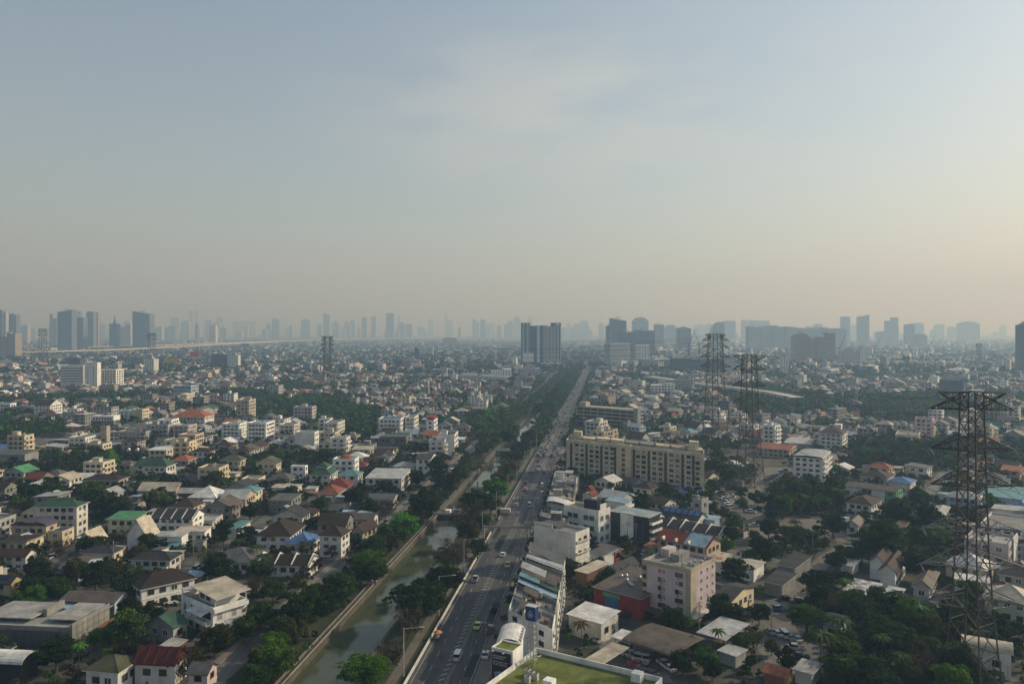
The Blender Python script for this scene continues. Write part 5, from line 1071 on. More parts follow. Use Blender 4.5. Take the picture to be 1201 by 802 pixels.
# trees one can point at
for a in [
 (490, 700, 84, 'dark', 'big', 'broad dome shaped dark tree over the canal bank by the road'), (522, 678, 56, 'dark', 'big', 'dark tree just behind the broad dome shaped one on the bank'),
 (479, 727, 44, 'dry', 'thin', 'leafless brown tree in front of the broad dome shaped tree'), (456, 768, 40, 'dry', 'thin', 'low leafless bush at the foot of the tall street lamp'), (427, 784, 76, 'bright', 'big', 'bright green rounded tree at the bottom edge on the canal'),
 (325, 772, 52, 'bright', 'round', 'bright green tree at the bottom left bank of the canal'), (300, 792, 40, 'mid', 'round', 'green tree at the bottom edge beside the canal road'),
 (532, 645, 46, 'dry', 'thin', 'brownish half bare tree overhanging the canal before the weir'), (524, 655, 30, 'olive', 'thin', 'sparse olive tree leaning over the canal water'), (552, 604, 44, 'dry', 'thin', 'brown half bare tree right of the weir bridge'), (548, 622, 36, 'olive', 'round', 'olive tree between the weir and the gantry'),
 (560, 590, 46, 'dark', 'round', 'rounded dark tree behind the brown one at the weir'), (582, 571, 36, 'bright', 'round', 'bright green spreading tree left of the road beyond the weir'), (594, 547, 32, 'dry', 'thin', 'large brownish tree on the bank left of the queue'),
 (497, 590, 40, 'dark', 'tall', 'tall dark tree clump on the canal left bank by the weir'), (474, 616, 40, 'bright', 'round', 'bright green bushy tree on the left bank below the weir'), (437, 640, 36, 'mid', 'round', 'mid green tree on the left bank beside the railing'), (452, 596, 26, 'dry', 'thin', 'brown bare tree by the canal road kerb'),
 (416, 655, 30, 'olive', 'thin', 'sparse olive tree at the canal road edge'), (400, 690, 44, 'mid', 'round', 'mid green tree below the sparse olive one on the bank'), (440, 668, 36, 'mid', 'round', 'green tree against the canal railing halfway along'), (375, 700, 34, 'olive', 'round', 'olive tree by the canal road pavement'), (355, 705, 40, 'mid', 'tall', 'taller green tree where the canal road bends behind leaves'), (340, 740, 38, 'olive', 'round', 'olive brown tree left of the canal railing'),
 (524, 566, 34, 'dark', 'round', 'dark round tree between canal road and water past the weir'), (540, 555, 26, 'mid', 'round', 'mid green tree on the left bank farther past the weir'), (512, 550, 30, 'dark', 'tall', 'dark tree by the charcoal roofed white house'), (560, 545, 26, 'olive', 'thin', 'thin yellowish tree by the canal road far end'),
 (66, 764, 64, 'dark', 'big', 'large dark round tree by the concrete building site'), (150, 735, 52, 'banana', 'round', 'bright green banana thicket in the plot beside the building site'), (128, 745, 34, 'bright', 'round', 'bright shrub tree left of the banana thicket'), (156, 690, 36, 'dark', 'round', 'dark tree right of the white blue canopy'), (151, 712, 30, 'dark', 'round', 'dark bush below the tree beside the white blue canopy'), (113, 673, 44, 'dark', 'round', 'dark tree in front of the pale blue house'), (46, 672, 36, 'dark', 'round', 'dark tree right of the yellow house lane'), (68, 690, 36, 'mid', 'round', 'green tree in the left garden below the lane'), (36, 700, 36, 'bright', 'round', 'bright garden tree by the yellow house'),
 (257, 663, 40, 'dark', 'round', 'dark round tree beside the grey hip bungalow'), (222, 775, 44, 'olive', 'thin', 'thin leafed olive tree over the canal road pavement'), (252, 748, 48, 'olive', 'round', 'olive street tree before the white three storey villa'), (288, 735, 36, 'mid', 'round', 'street tree right of the white three storey villa'), (305, 720, 40, 'mid', 'round', 'green tree across the canal road from the salmon wall'), (302, 668, 28, 'mid', 'round', 'green tree right of the grey hip bungalow'),
 (172, 634, 26, 'mid', 'round', 'green tree below the white gable wall'), (262, 622, 24, 'dark', 'tall', 'dark tree left of the teal roof'), (60, 570, 34, 'dark', 'round', 'dark tree before the green balconied block'), (34, 576, 28, 'dark', 'round', 'dark tree under the grey warehouse'), (112, 588, 40, 'dark', 'round', 'dark tree mass behind the bright green roof'), (135, 595, 34, 'dark', 'round', 'dark tree right of the grey green roofed block'), (128, 540, 24, 'bright', 'tall', 'tall yellow green tree right of the green balconied block'), (185, 583, 36, 'olive', 'round', 'olive tree below the peach gable end'), (252, 562, 30, 'olive', 'round', 'olive tree right of the green roofed white house'), (218, 570, 24, 'dark', 'round', 'dark tree behind the grey metal shed'),
 (420, 640, 22, 'dark', 'tall', 'dark tall tree right of the brown pyramid roof'), (417, 582, 30, 'dark', 'round', 'dark tree right of the long grey shed'), (340, 578, 26, 'dark', 'round', 'dark tree before the pale yellow roof'), (380, 535, 24, 'dark', 'round', 'dark tree left of the red domed house'), (450, 570, 22, 'dark', 'round', 'dark tree before the boxy grey warehouse'), (488, 560, 22, 'dark', 'round', 'dark tree right of the boxy grey warehouse'), (320, 690, 30, 'mid', 'round', 'green tree by the white party walls'), (308, 672, 30, 'dark', 'round', 'dark tree below the white party walls'),
 (859, 618, 34, 'mid', 'tall', 'tall leafy green tree by the car park'), (902, 618, 30, 'dark', 'round', 'dark round tree in the middle of the car park'), (930, 628, 36, 'olive', 'round', 'olive dark tree at the car park lane'), (897, 645, 40, 'dark', 'round', 'dark tree below the car park left of the lane'), (918, 592, 36, 'mid', 'round', 'green tree behind the rows of parked cars'), (941, 588, 24, 'bright', 'round', 'lighter green tree behind the parked cars'), (978, 614, 38, 'dark', 'round', 'large dark round tree right of the dirt lane head'), (863, 670, 42, 'dark', 'round', 'dark hedge like tree below the rust patched shed'), (960, 686, 46, 'dark', 'round', 'dark broad tree right of the dirt lane'), (980, 656, 28, 'dark', 'round', 'dark round tree beside the dirt lane bend'), (993, 652, 26, 'mid', 'round', 'green tree right of the one beside the lane bend'),
 (1055, 600, 44, 'dark', 'round', 'dark tree below the green walled house'), (1090, 605, 36, 'dark', 'round', 'dark tree left of the near pylon waist'), (1035, 632, 60, 'mid', 'round', 'wide green tree above the white gabled pair'), (1078, 660, 44, 'dark', 'round', 'dark tree between the white gabled pair and near pylon'), (1005, 712, 46, 'mid', 'round', 'green tree below the patchwork roof'), (1050, 745, 60, 'mid', 'big', 'wide tree in the lower right wood'), (1020, 745, 50, 'dark', 'big', 'dark tree left of the wide tree in the lower right wood'), (946, 722, 56, 'mid', 'big', 'green spreading tree between the two car yards'), (1086, 762, 42, 'olive', 'round', 'olive tree near the foot of the near pylon'),
 (922, 772, 28, 'dark', 'tall', 'dark columnar tree at the bottom car yard'), (905, 757, 20, 'olive', 'round', 'small olive tree at the left of the bottom car yard'), (800, 775, 34, 'dark', 'round', 'dark bushy tree right of the bowed brown carport'), (815, 755, 26, 'bright', 'round', 'bright tree at the corner of the bowed brown carport'), (830, 772, 36, 'mid', 'round', 'green tree below the pale grey shelter'), (868, 752, 26, 'mid', 'round', 'small green tree right of the pale grey shelter'), (866, 722, 34, 'dark', 'round', 'dark tree right of the pink flats'), (890, 718, 30, 'dark', 'round', 'dark tree beside the car yard behind the pink flats'),
 (782, 575, 22, 'dark', 'round', 'dark tree against the long beige slab'), (752, 588, 32, 'dark', 'round', 'dark tree in the yard before the long beige slab'), (840, 545, 32, 'mid', 'round', 'green tree behind the corner of the long beige slab'), (672, 584, 18, 'olive', 'round', 'rooftop height tree at the roof garden block'), (735, 640, 16, 'mid', 'round', 'small green tree at the foot of the black panelled block'), (1100, 740, 40, 'dark', 'round', 'dark tree just left of the near pylon foot'), (986, 790, 40, 'mid', 'round', 'green bush tree at the bottom edge in the right wood'),
 (872, 590, 20, 'olive', 'round', 'olive tree among the car park rows'), (888, 583, 22, 'mid', 'round', 'green tree at the back of the car park below the middle pylon'), (905, 600, 26, 'dark', 'round', 'dark tree left of the parked cars under the grove'), (846, 600, 18, 'olive', 'round', 'olive bush beside the pale blue roofed shed'), (868, 577, 18, 'dark', 'round', 'dark bush at the foot of the middle pylon'), (950, 628, 24, 'mid', 'round', 'green tree at the head of the dirt lane'), (880, 655, 26, 'mid', 'round', 'green tree left of the dark sheds'), (884, 628, 18, 'olive', 'round', 'small olive tree at the near edge of the car park'),
 (500, 690, 30, 'olive', 'round', 'olive crown at the shoulder of the broad dome shaped tree'), (560, 640, 30, 'dark', 'round', 'dark tree between the bank path and the gantry post'), (512, 705, 26, 'mid', 'round', 'green tree on the path side of the broad dome shaped tree'), (566, 612, 28, 'mid', 'round', 'green tree by the bank path before the weir'), (600, 540, 30, 'dark', 'round', 'dark tree over the bank path by the queue tail'), (575, 590, 30, 'olive', 'round', 'olive tree at the roadside opposite the weir bridge'),
]: ptree(*a[:5], label=a[5])
for px, py, w, lb in [(962, 765, 46, 'feathery palm clump in the lower right wood'), (985, 742, 34, 'grey green palm above the feathery palm clump'), (843, 750, 22, 'small palm by the pale grey shelter'), (302, 650, 20, 'young palm near the blue pyramid roof'), (310, 662, 22, 'palm in the garden below the blue pyramid roof'), (280, 640, 14, 'small palm by the grey hip bungalow')]:
    ptree(px, py, w, 'mid', 'palm', lb, 1.5, 'palm_tree')
def inpoly(poly, x, y):
    r = False; n = len(poly)
    for i in range(n):
        ax, ay = poly[i]; bx, by = poly[(i + 1) % n]
        if (ay > y) != (by > y) and x < (bx - ax) * (y - ay) / (by - ay) + ax: r = not r
    return r
WOODS = [gp(*q) for q in [
 [(930, 720), (1000, 700), (1035, 700), (1075, 725), (1120, 705), (1150, 745), (1125, 830), (960, 830), (985, 770)], [(1000, 598), (1060, 588), (1115, 600), (1120, 640), (1085, 680), (1045, 655), (1000, 640)],
 [(1000, 522), (1115, 516), (1120, 552), (1012, 548)], [(300, 474), (380, 470), (445, 486), (440, 500), (300, 491)], [(545, 492), (606, 482), (606, 520), (572, 528)], [(900, 576), (990, 570), (1000, 600), (905, 610)], [(0, 500), (66, 498), (68, 514), (0, 522)],
 [(86, 577), (142, 572), (146, 606), (100, 606)], [(1010, 470), (1110, 462), (1125, 490), (1020, 496)], [(860, 466), (960, 462), (990, 480), (880, 490)], [(390, 500), (440, 500), (440, 520), (395, 520)]]]
def vnoise(x, y, s, seed=0):
    x /= s; y /= s; ix, iy = math.floor(x), math.floor(y); fx, fy = x - ix, y - iy; fx = fx * fx * (3 - 2 * fx); fy = fy * fy * (3 - 2 * fy)
    def h(a, b): v = math.sin(a * 127.1 + b * 311.7 + seed * 74.7) * 43758.5453; return v - math.floor(v)
    return (h(ix, iy) * (1 - fx) + h(ix + 1, iy) * fx) * (1 - fy) + (h(ix, iy + 1) * (1 - fx) + h(ix + 1, iy + 1) * fx) * fy
for w in WOODS: mark(w, 3)   # (the houses standing in a wood were marked before)
# ------------------------------------------------------------------ the rest of the quarter: houses on their plots
ROOFC = [('brown', 'brown', 16), ('dkbrown', 'dark brown', 14), ('grey', 'grey', 16), ('dkgrey', 'charcoal', 13), ('rust', 'weathered', 12), ('red', 'red brown', 5), ('terracotta', 'terracotta', 4), ('orange', 'orange', 1.5), ('metal', 'silver', 8), ('white', 'white', 5), ('beige', 'beige', 6), ('green', 'green', 1), ('dkgreen', 'dark green', 4), ('blue', 'blue', 2), ('teal', 'teal', 1.5), ('pale', 'pale', 5)]
WALLC = [('white', 'white', 14), ('offwhite', 'off white', 16), ('cream', 'cream', 12), ('grey', 'grey', 11), ('tan', 'tan', 6), ('beige', 'beige', 4), ('concrete', 'concrete', 14), ('paleblue', 'pale blue', 3), ('pink', 'pinkish', 2), ('peach', 'peach', 1.5)]
def pick(l, g=random): return g.choices(l, [x[2] for x in l])[0]
ITEMS = []      # things that get an automatic label
FILL = []
def fill_zone(ang, ylo, yhi, inside, pu, pv, seed, dens):
    g = random.Random(seed); c, s = math.cos(R_(ang)), math.sin(R_(ang)); R0 = 1000
    ru = 0
    for i in range(-int(R0 / pu), int(R0 / pu) * 2):
        for j in range(-int(R0 / pv), int(R0 / pv) * 2):
            u, v = i * pu + (i // 4) * 3 + g.uniform(-1.6, 1.6), j * pv + (j // 2) * 6.5 + g.uniform(-1.6, 1.6); x, y = u * c - v * s, u * s + v * c
            if not (ylo < y < yhi) or not inside(x, y) or abs(x) > .67 * y + 12: continue
            if vnoise(x, y, 70, 2) > (.74 if x < 0 else .66) or g.random() > dens: continue
            a, b = g.uniform(.62, .93) * pu, g.uniform(.58, .86) * pv
            an = ang + g.choice((0, 0, 0, 90)) + g.gauss(0, 2.0)
            if an - ang > 45: a, b = b, a
            P = rectpoly(x, y, a, b, an, .4)
            if polybusy(P): continue
            mark(rectpoly(x, y, a, b, an, .9)); FILL.append((y, x, a, b, an, g.random()))
fill_zone(87, 186, 1500, lambda x, y: x < SLOPE * y - 103, 14.5, 15.5, 1, .84)
fill_zone(50, 196, 1500, lambda x, y: x > SLOPE * y - 11, 14.5, 15.5, 2, .76)
fill_zone(RA, 480, 1500, lambda x, y: SLOPE * y - 27 < x < SLOPE * y - 10, 13, 14, 3, .85)
FILL.sort()
print('fill plots', len(FILL))
NEARN = 235
def fill_house(y, x, a, b, an, q):
    g = random.Random(int(x * 31 + y * 17)); rk, rn, _ = pick(ROOFC, g); wk, wn, _ = pick(WALLC, g)
    big = y > 430 and q > .92
    if big or q > .965:
        nm = 'apartment_building'; rows = g.choice((3, 4, 4, 5)); h = rows * 3.1; s = Bld(nm, None, None, x, y, an, a, b, h, wk)
        s.wall(parapet=.9, roofm=g.choice(('concrete', 'pale', 'grey'))); s.rooftop(g.choice((0, 1, 2)), g.choice((0, 1, 2)), g.choice((0, 1)), g.random() < .7)
        desc = '%s %s storey block' % (wn, {3: 'three', 4: 'four', 5: 'five'}[rows]); cat = 'apartment building'
    else:
        rows = 1 if q < .42 else 2; h = 3.3 if rows == 1 else g.uniform(5.8, 6.8); kind = g.choices(('hip', 'gx', 'gy', 'shed', 'flat'), (32, 14, 26, 18, 10))[0]
        if kind == 'shed' and q < .3: nm = 'shed'
        else: nm = 'house'
        s = Bld(nm, None, None, x, y, an, a, b, h, wk)
        if kind == 'flat': s.wall(parapet=.7, roofm=g.choice(('concrete', 'pale', 'beige'))); s.rooftop(g.choice((0, 1)), 1, g.choice((0, 1)), rows == 2); rn = 'flat'
        elif kind == 'hip': s.wall(); s.hip(rk, pitch=g.uniform(.38, .6))
        elif kind == 'shed': rk2 = g.choice(('metal', 'grey', 'rust', 'white', 'beige', rk)); s.wall(); s.shed(rk2, g.choice('RLBE'), g.uniform(.5, 1.2)); rn = {'metal': 'silver', 'rust': 'weathered'}.get(rk2, dict((k, n) for k, n, _ in ROOFC).get(rk2, rk2))
        else:
            ax = kind[1]; rh = (b if ax == 'x' else a) * g.uniform(.18, .28); s.wall(gable=(ax, rh)); s.gab(rk, ax, rh)
        if nm == 'house' and g.random() < .45 and a > 8:       # a lower wing or porch roof
            r2, _, _ = pick(ROOFC, g); s.awning(g.choice('RL'), g.uniform(-1, 1), 2.9, g.uniform(3.5, 6.5), g.uniform(2, 2.8), RF[g.choice((rk, r2, 'metal'))], g.uniform(.3, .8))
        desc = '%s %s with %s roof' % (wn, {'shed': 'shed', 'house': 'bungalow' if rows == 1 else 'two storey house'}[nm], rn); cat = nm
    st = s.h / rows; near = y < 420
    if nm == 'house' and g.random() < .6 and min(a, b) > 7.5:           # a wing with its own gable, or a lower extension
        wa, wb, wh = a * g.uniform(.3, .45), b * g.uniform(.25, .4), s.h - g.choice((.5, .9, 2.6 if rows == 2 else .7)); sx, sy = g.choice((-1, 1)), g.choice((-1, 1)); wx, wy = sx * (a / 2 - wa / 2 - .3), sy * (b / 2 + wb / 2 - .3)
        q_ = MB(); q_.box(wx - wa / 2, wx + wa / 2, wy - wb / 2, wy + wb / 2, 0, wh, s.wm, bottom=False)
        rm = RF[g.choice((rk, rk, 'rust', 'metal', 'pale'))]
        if g.random() < .5:
            rh = wa * .24; q_.prism([(wx - wa / 2, wh), (wx + wa / 2, wh), (wx, wh + rh)], wy - wb / 2, wy + wb / 2, s.wm); k_ = MB(); d = .5; sl = rh / (wa / 2); k_.prism([(wx - wa / 2 - d, wh - d * sl + .03), (wx, wh + rh + .03), (wx + wa / 2 + d, wh - d * sl + .03), (wx + wa / 2 + d, wh - d * sl + .18), (wx, wh + rh + .18), (wx - wa / 2 - d, wh - d * sl + .18)], wy - wb / 2 - .4, wy + wb / 2 + .4, rm)
        else:
            k_ = MB(); z0, z1 = wh + .02, wh + .6; y0_, y1_ = (wy - wb / 2 - .4, wy + wb / 2 + .4); za, zb = (z0, z1) if sy < 0 else (z1, z0); k_.poly([(wx - wa / 2 - .3, y0_, za), (wx + wa / 2 + .3, y0_, za), (wx + wa / 2 + .3, y1_, zb), (wx - wa / 2 - .3, y1_, zb)], rm); k_.poly([(wx - wa / 2 - .3, y0_, za - .12), (wx - wa / 2 - .3, y1_, zb - .12), (wx + wa / 2 + .3, y1_, zb - .12), (wx + wa / 2 + .3, y0_, za - .12)], rm)
        q_.build('wing', s.root); k_.build('wing_roof', s.root)
    if nm != 'shed':
        for face in 'RLBE':
            p, r = s.fxf(face, 0, 0); an_ = R_(an) + r - math.pi / 2; fx, fy = math.cos(an_), math.sin(an_)
            if fx * x + fy * y > .25 * math.hypot(x, y): continue
            ln = s.flen(face); cols = max(1, int(ln / (3.2 if near else 3.9))); s.wins(face, rows, cols, w=1.7 if near else 2.2, hh=min(1.7, st * .52), z1=st * .56, storey=st, kind=('white', 'dark', 'open', 'open'), extra=near)
        if rows > 2: s.balc('R', rows - 1, st, st); s.balc('L', rows - 1, st, st, 1.1, .9)
        elif rows == 2 and g.random() < .35: s.balc(g.choice('RL'), 1, st, st, 1.3, .6)
        if near: s.door('R', s.a * .28)
    ITEMS.append(dict(o=s.root, x=x, y=y, desc=desc, cat=cat))
for f in FILL[:NEARN]: fill_house(*f)
# garden walls round some near plots
for i, (y, x, a, b, an, q) in enumerate(FILL[:NEARN]):
    if y < 400 and i % 2 == 0:
        g = random.Random(i); side = g.choice((1, -1)); ww = a * g.uniform(.7, 1.1); o = (b / 2 + g.uniform(1.6, 2.4)) * side; cx, cy = x - math.sin(R_(an)) * o, y + math.cos(R_(an)) * o
        if busy(cx, cy, .8): continue
        m = g.choice(('offwhite', 'concrete', 'grey', 'tan')); bb_ = MB(); bb_.box(-ww / 2, ww / 2, -.09, .09, 0, 1.8, W[m])
        for k in range(int(ww / 2.6) + 1): xx = -ww / 2 + k * 2.6; bb_.box(xx - .14, xx + .14, -.14, .14, 0, 1.95, W[m])
        o_ = bb_.build('garden_wall', None, (cx, cy, 0), (0, 0, R_(an))); tag(o_, None, None, None); ITEMS.append(dict(o=o_, x=cx, y=cy, desc={'offwhite': 'off white', 'concrete': 'concrete', 'grey': 'grey', 'tan': 'tan'}[m] + ' garden wall', cat='garden wall'))
g = random.Random(31); k_ = 0
for _ in range(900):                                   # lean-tos and small sheds in the gaps
    y = math.sqrt(g.uniform(190 ** 2, 430 ** 2)); x = g.uniform(-.66, .66) * y; t = x - SLOPE * y
    if -103 < t < -11 or k_ > 60 or any(inpoly(w, x, y) for w in WOODS[:2]): continue
    a, b, an = g.uniform(3.5, 6.5), g.uniform(3, 5), (87 if t < 0 and t < -50 else 50) + g.choice((0, 90)) + g.gauss(0, 6)
    if polybusy(rectpoly(x, y, a, b, an, .3)): continue
    rk, rn, _ = g.choice((('metal', 'silver', 1), ('rust', 'weathered', 1), ('grey', 'grey', 1), ('pale', 'pale', 1), ('sky', 'light blue', 1), ('terracotta', 'terracotta', 1), ('dkgrey', 'charcoal', 1))); s = Bld('shed', None, None, x, y, an, a, b, g.uniform(2.4, 3.2), g.choice(('concrete', 'wood', 'offwhite', 'grey')), ); s.wall(); s.shed(rk, g.choice('RLBE'), g.uniform(.2, .6), .4); s.door('R', 0)
    ITEMS.append(dict(o=s.root, x=x, y=y, desc='tiny shed with %s roof' % rn, cat='shed')); k_ += 1
# ---- street-side and bank trees in rows, then trees in the free plots
def free(x, y, r): return not busy(x, y, r)
CAND = []
g = random.Random(5)
y = 420
while y < 1550:
    if y > 560: CAND.append((y + 2, T(-50.5 + g.uniform(-1, 1), y)[0], g.uniform(3.6, 5.2), g.choice(('dark', 'dark', 'mid', 'olive')), 'round', 1)); CAND.append((y + 6, T(-28.5 + g.uniform(-1, 1), y)[0], g.uniform(2.5, 4.2), g.choice(('dark', 'mid')), 'round', 1))
    if y > 760: CAND.append((y + 3, T(-66 + g.uniform(-3, 3), y)[0], g.uniform(4.5, 7), 'dark', 'round', 1)); CAND.append((y + 5, T(-83 + g.uniform(-4, 4), y)[0], g.uniform(4, 6), 'mid', 'round', 1))
    CAND.append((y, T(-57.2 + g.uniform(-1.6, 1.6), y)[0], g.uniform(4.2, 6.4), g.choices(('dark', 'mid', 'dry', 'olive'), (5, 4, 2, 2))[0], 'round', 1)); y += g.uniform(7, 10.5)
y = 196
while y < 1550:
    t = g.uniform(-90, -81); CAND.append((y, T(t, y)[0], g.uniform(2.8, 5.3), g.choices(('dark', 'mid', 'bright', 'olive', 'dry'), (4, 5, 2, 3, 1))[0], 'round', 1)); y += g.uniform(4.5, 8)
y = 205
while y < 1300:
    CAND.append((y, T(-101.6 + g.uniform(-.6, .6), y)[0], g.uniform(1.8, 3.4), g.choices(('mid', 'olive', 'dry', 'dark'), (4, 4, 2, 2))[0], g.choice(('round', 'thin')), 1)); y += g.uniform(8, 15)
y = 215
while y < 520:
    CAND.append((y, T(-29.6, y)[0], g.uniform(1.1, 2.0), g.choice(('dark', 'olive', 'mid')), 'round', 1)); y += g.uniform(8, 15)
for w in WOODS:
    xs = [p[0] for p in w]; ys = [p[1] for p in w]; area = (max(xs) - min(xs)) * (max(ys) - min(ys))
    for k in range(int(area / 38)):
        x, y = g.uniform(min(xs), max(xs)), g.uniform(min(ys), max(ys))
        if inpoly(w, x, y) and not any(math.hypot(x - h_.cx, y - h_.cy) < max(h_.a, h_.b) * .75 + 1.5 for h_ in BL.values()): CAND.append((y, x, g.uniform(2.8, 5.4), g.choices(('dark', 'mid', 'olive', 'bright'), (4, 6, 4, 3))[0], 'round', 2))
def tree_fill(ylo, yhi, n, seed):
    g = random.Random(seed); k = 0
    for _ in range(n):
        y = math.sqrt(g.uniform(ylo ** 2, yhi ** 2)); x = g.uniform(-.68, .68) * y
        t = x - SLOPE * y
        if -103 < t < -26: continue
        v = vnoise(x, y, 70, 2); 
        if g.random() > .35 + .9 * v: continue
        r = g.choice((1.4, 1.9, 2.4, 3.0, 3.8, 4.6)) if v < .7 else g.uniform(3.2, 5.5)
        if not free(x, y, r * .5): continue
        col = g.choices(('dark', 'mid', 'olive', 'bright', 'dry'), (7, 6, 4, 2, .9))[0]
        CAND.append((y, x, r, col, 'round', 0)); q = r * .55; mark([(x - q, y - q), (x + q, y - q), (x + q, y + q), (x - q, y + q)], 2)
tree_fill(188, 520, 9000, 8); tree_fill(520, 1520, 24000, 9)
placed = []
CAND.sort(key=lambda c: -(c[2] / c[0]) * (1.0 if c[0] > 240 else 1.2))
NIND = 300 - NTREE[0]; cnt = 0; FAR_T = []
for y, x, r, col, sh, wd in CAND:
    px, py = proj(x, y, 3)
    if px < -20 or px > 1221 or py > 830: continue
    if cnt < NIND:
        if sh == 'round' and wd != 1: sh = random.choices(('round', 'tall', 'thin', 'palm'), (70, 16, 7, 6))[0]
        if sh == 'palm': r = min(max(r, 2), 3.2)
        if sh == 'thin': col = random.choice(('dry', 'olive'))
        tree(x, y, r, r * (random.uniform(1.35, 1.85) if sh != 'palm' else 2.6) + random.uniform(.6, 1.4), col, sh, mk=False); cnt += 1
    else: FAR_T.append((x, y, r, col))
print('trees', NTREE[0], 'rest', len(FAR_T))
TC = ['dark', 'mid', 'olive', 'bright', 'dry']
def tree_mass(name, label, L_, n_of, q):
    Vs, Fs, Ms, k = [], [], [], 0
    base = [leaf_cloud(1, n, q, max(6, n // 14), .9, .36, 90 + i)[0] for n in (n_of,) for i in range(6)]
    for i, (x, y, r, col) in enumerate(L_):
        v = base[i % 6].copy(); a = (i * 2.399) % 6.283; c, s = math.cos(a), math.sin(a); h = r * (1.3 + .6 * ((i * .618) % 1)) + .8; rz = h * .54
        X = v[:, 0] * c - v[:, 1] * s; Y = v[:, 0] * s + v[:, 1] * c; Vs.append(np.stack([X * r + x, Y * r + y, np.maximum(v[:, 2] * rz + h * .54, .1)], 1)); Fs.append(np.arange(n_of * 4).reshape(-1, 4) + k); k += n_of * 4; Ms.append(np.full(n_of, TC.index(col)))
    me = np_mesh(name, np.concatenate(Vs), np.concatenate(Fs), [FO[c] for c in TC], np.concatenate(Ms))
    return tag(mobj(name, me), label, None, None, 'stuff')
tree_mass('smaller_trees', 'smaller garden and roadside trees between the houses', [t for t in FAR_T if t[1] < 620], 170, .17)
tree_mass('tree_cover', 'trees scattered through the farther quarters', [t for t in FAR_T if t[1] >= 620], 64, .26)

SH = []; g = random.Random(77)
for _ in range(9000):
    y = math.sqrt(g.uniform(186 ** 2, 470 ** 2)); x = g.uniform(-.68, .68) * y; t = x - SLOPE * y
    if -101 < t < -91.5 or -77.5 - 1.4 < t < -26 or vnoise(x, y, 40, 9) < .35: continue
    if not -92 < t < -78.8 and busy(x, y, .6): continue
    SH.append((x, y, g.uniform(.6, 1.5), g.choices(TC, (7, 6, 4, 1.5, .8))[0]))
for w in WOODS[:3] + WOODS[5:6]:
    xs = [p[0] for p in w]; ys = [p[1] for p in w]
    for k in range(int((max(xs) - min(xs)) * (max(ys) - min(ys)) / 9)):
        x, y = g.uniform(min(xs), max(xs)), g.uniform(min(ys), max(ys))
        if inpoly(w, x, y) and not any(math.hypot(x - h_.cx, y - h_.cy) < max(h_.a, h_.b) * .7 + 1 for h_ in BL.values()): SH.append((x, y, g.uniform(.8, 2.2), g.choices(TC, (7, 6, 4, 1.5, .5))[0]))
tree_mass('garden_shrubs', 'low shrubs and weeds in yards and along the banks', SH, 60, .26)
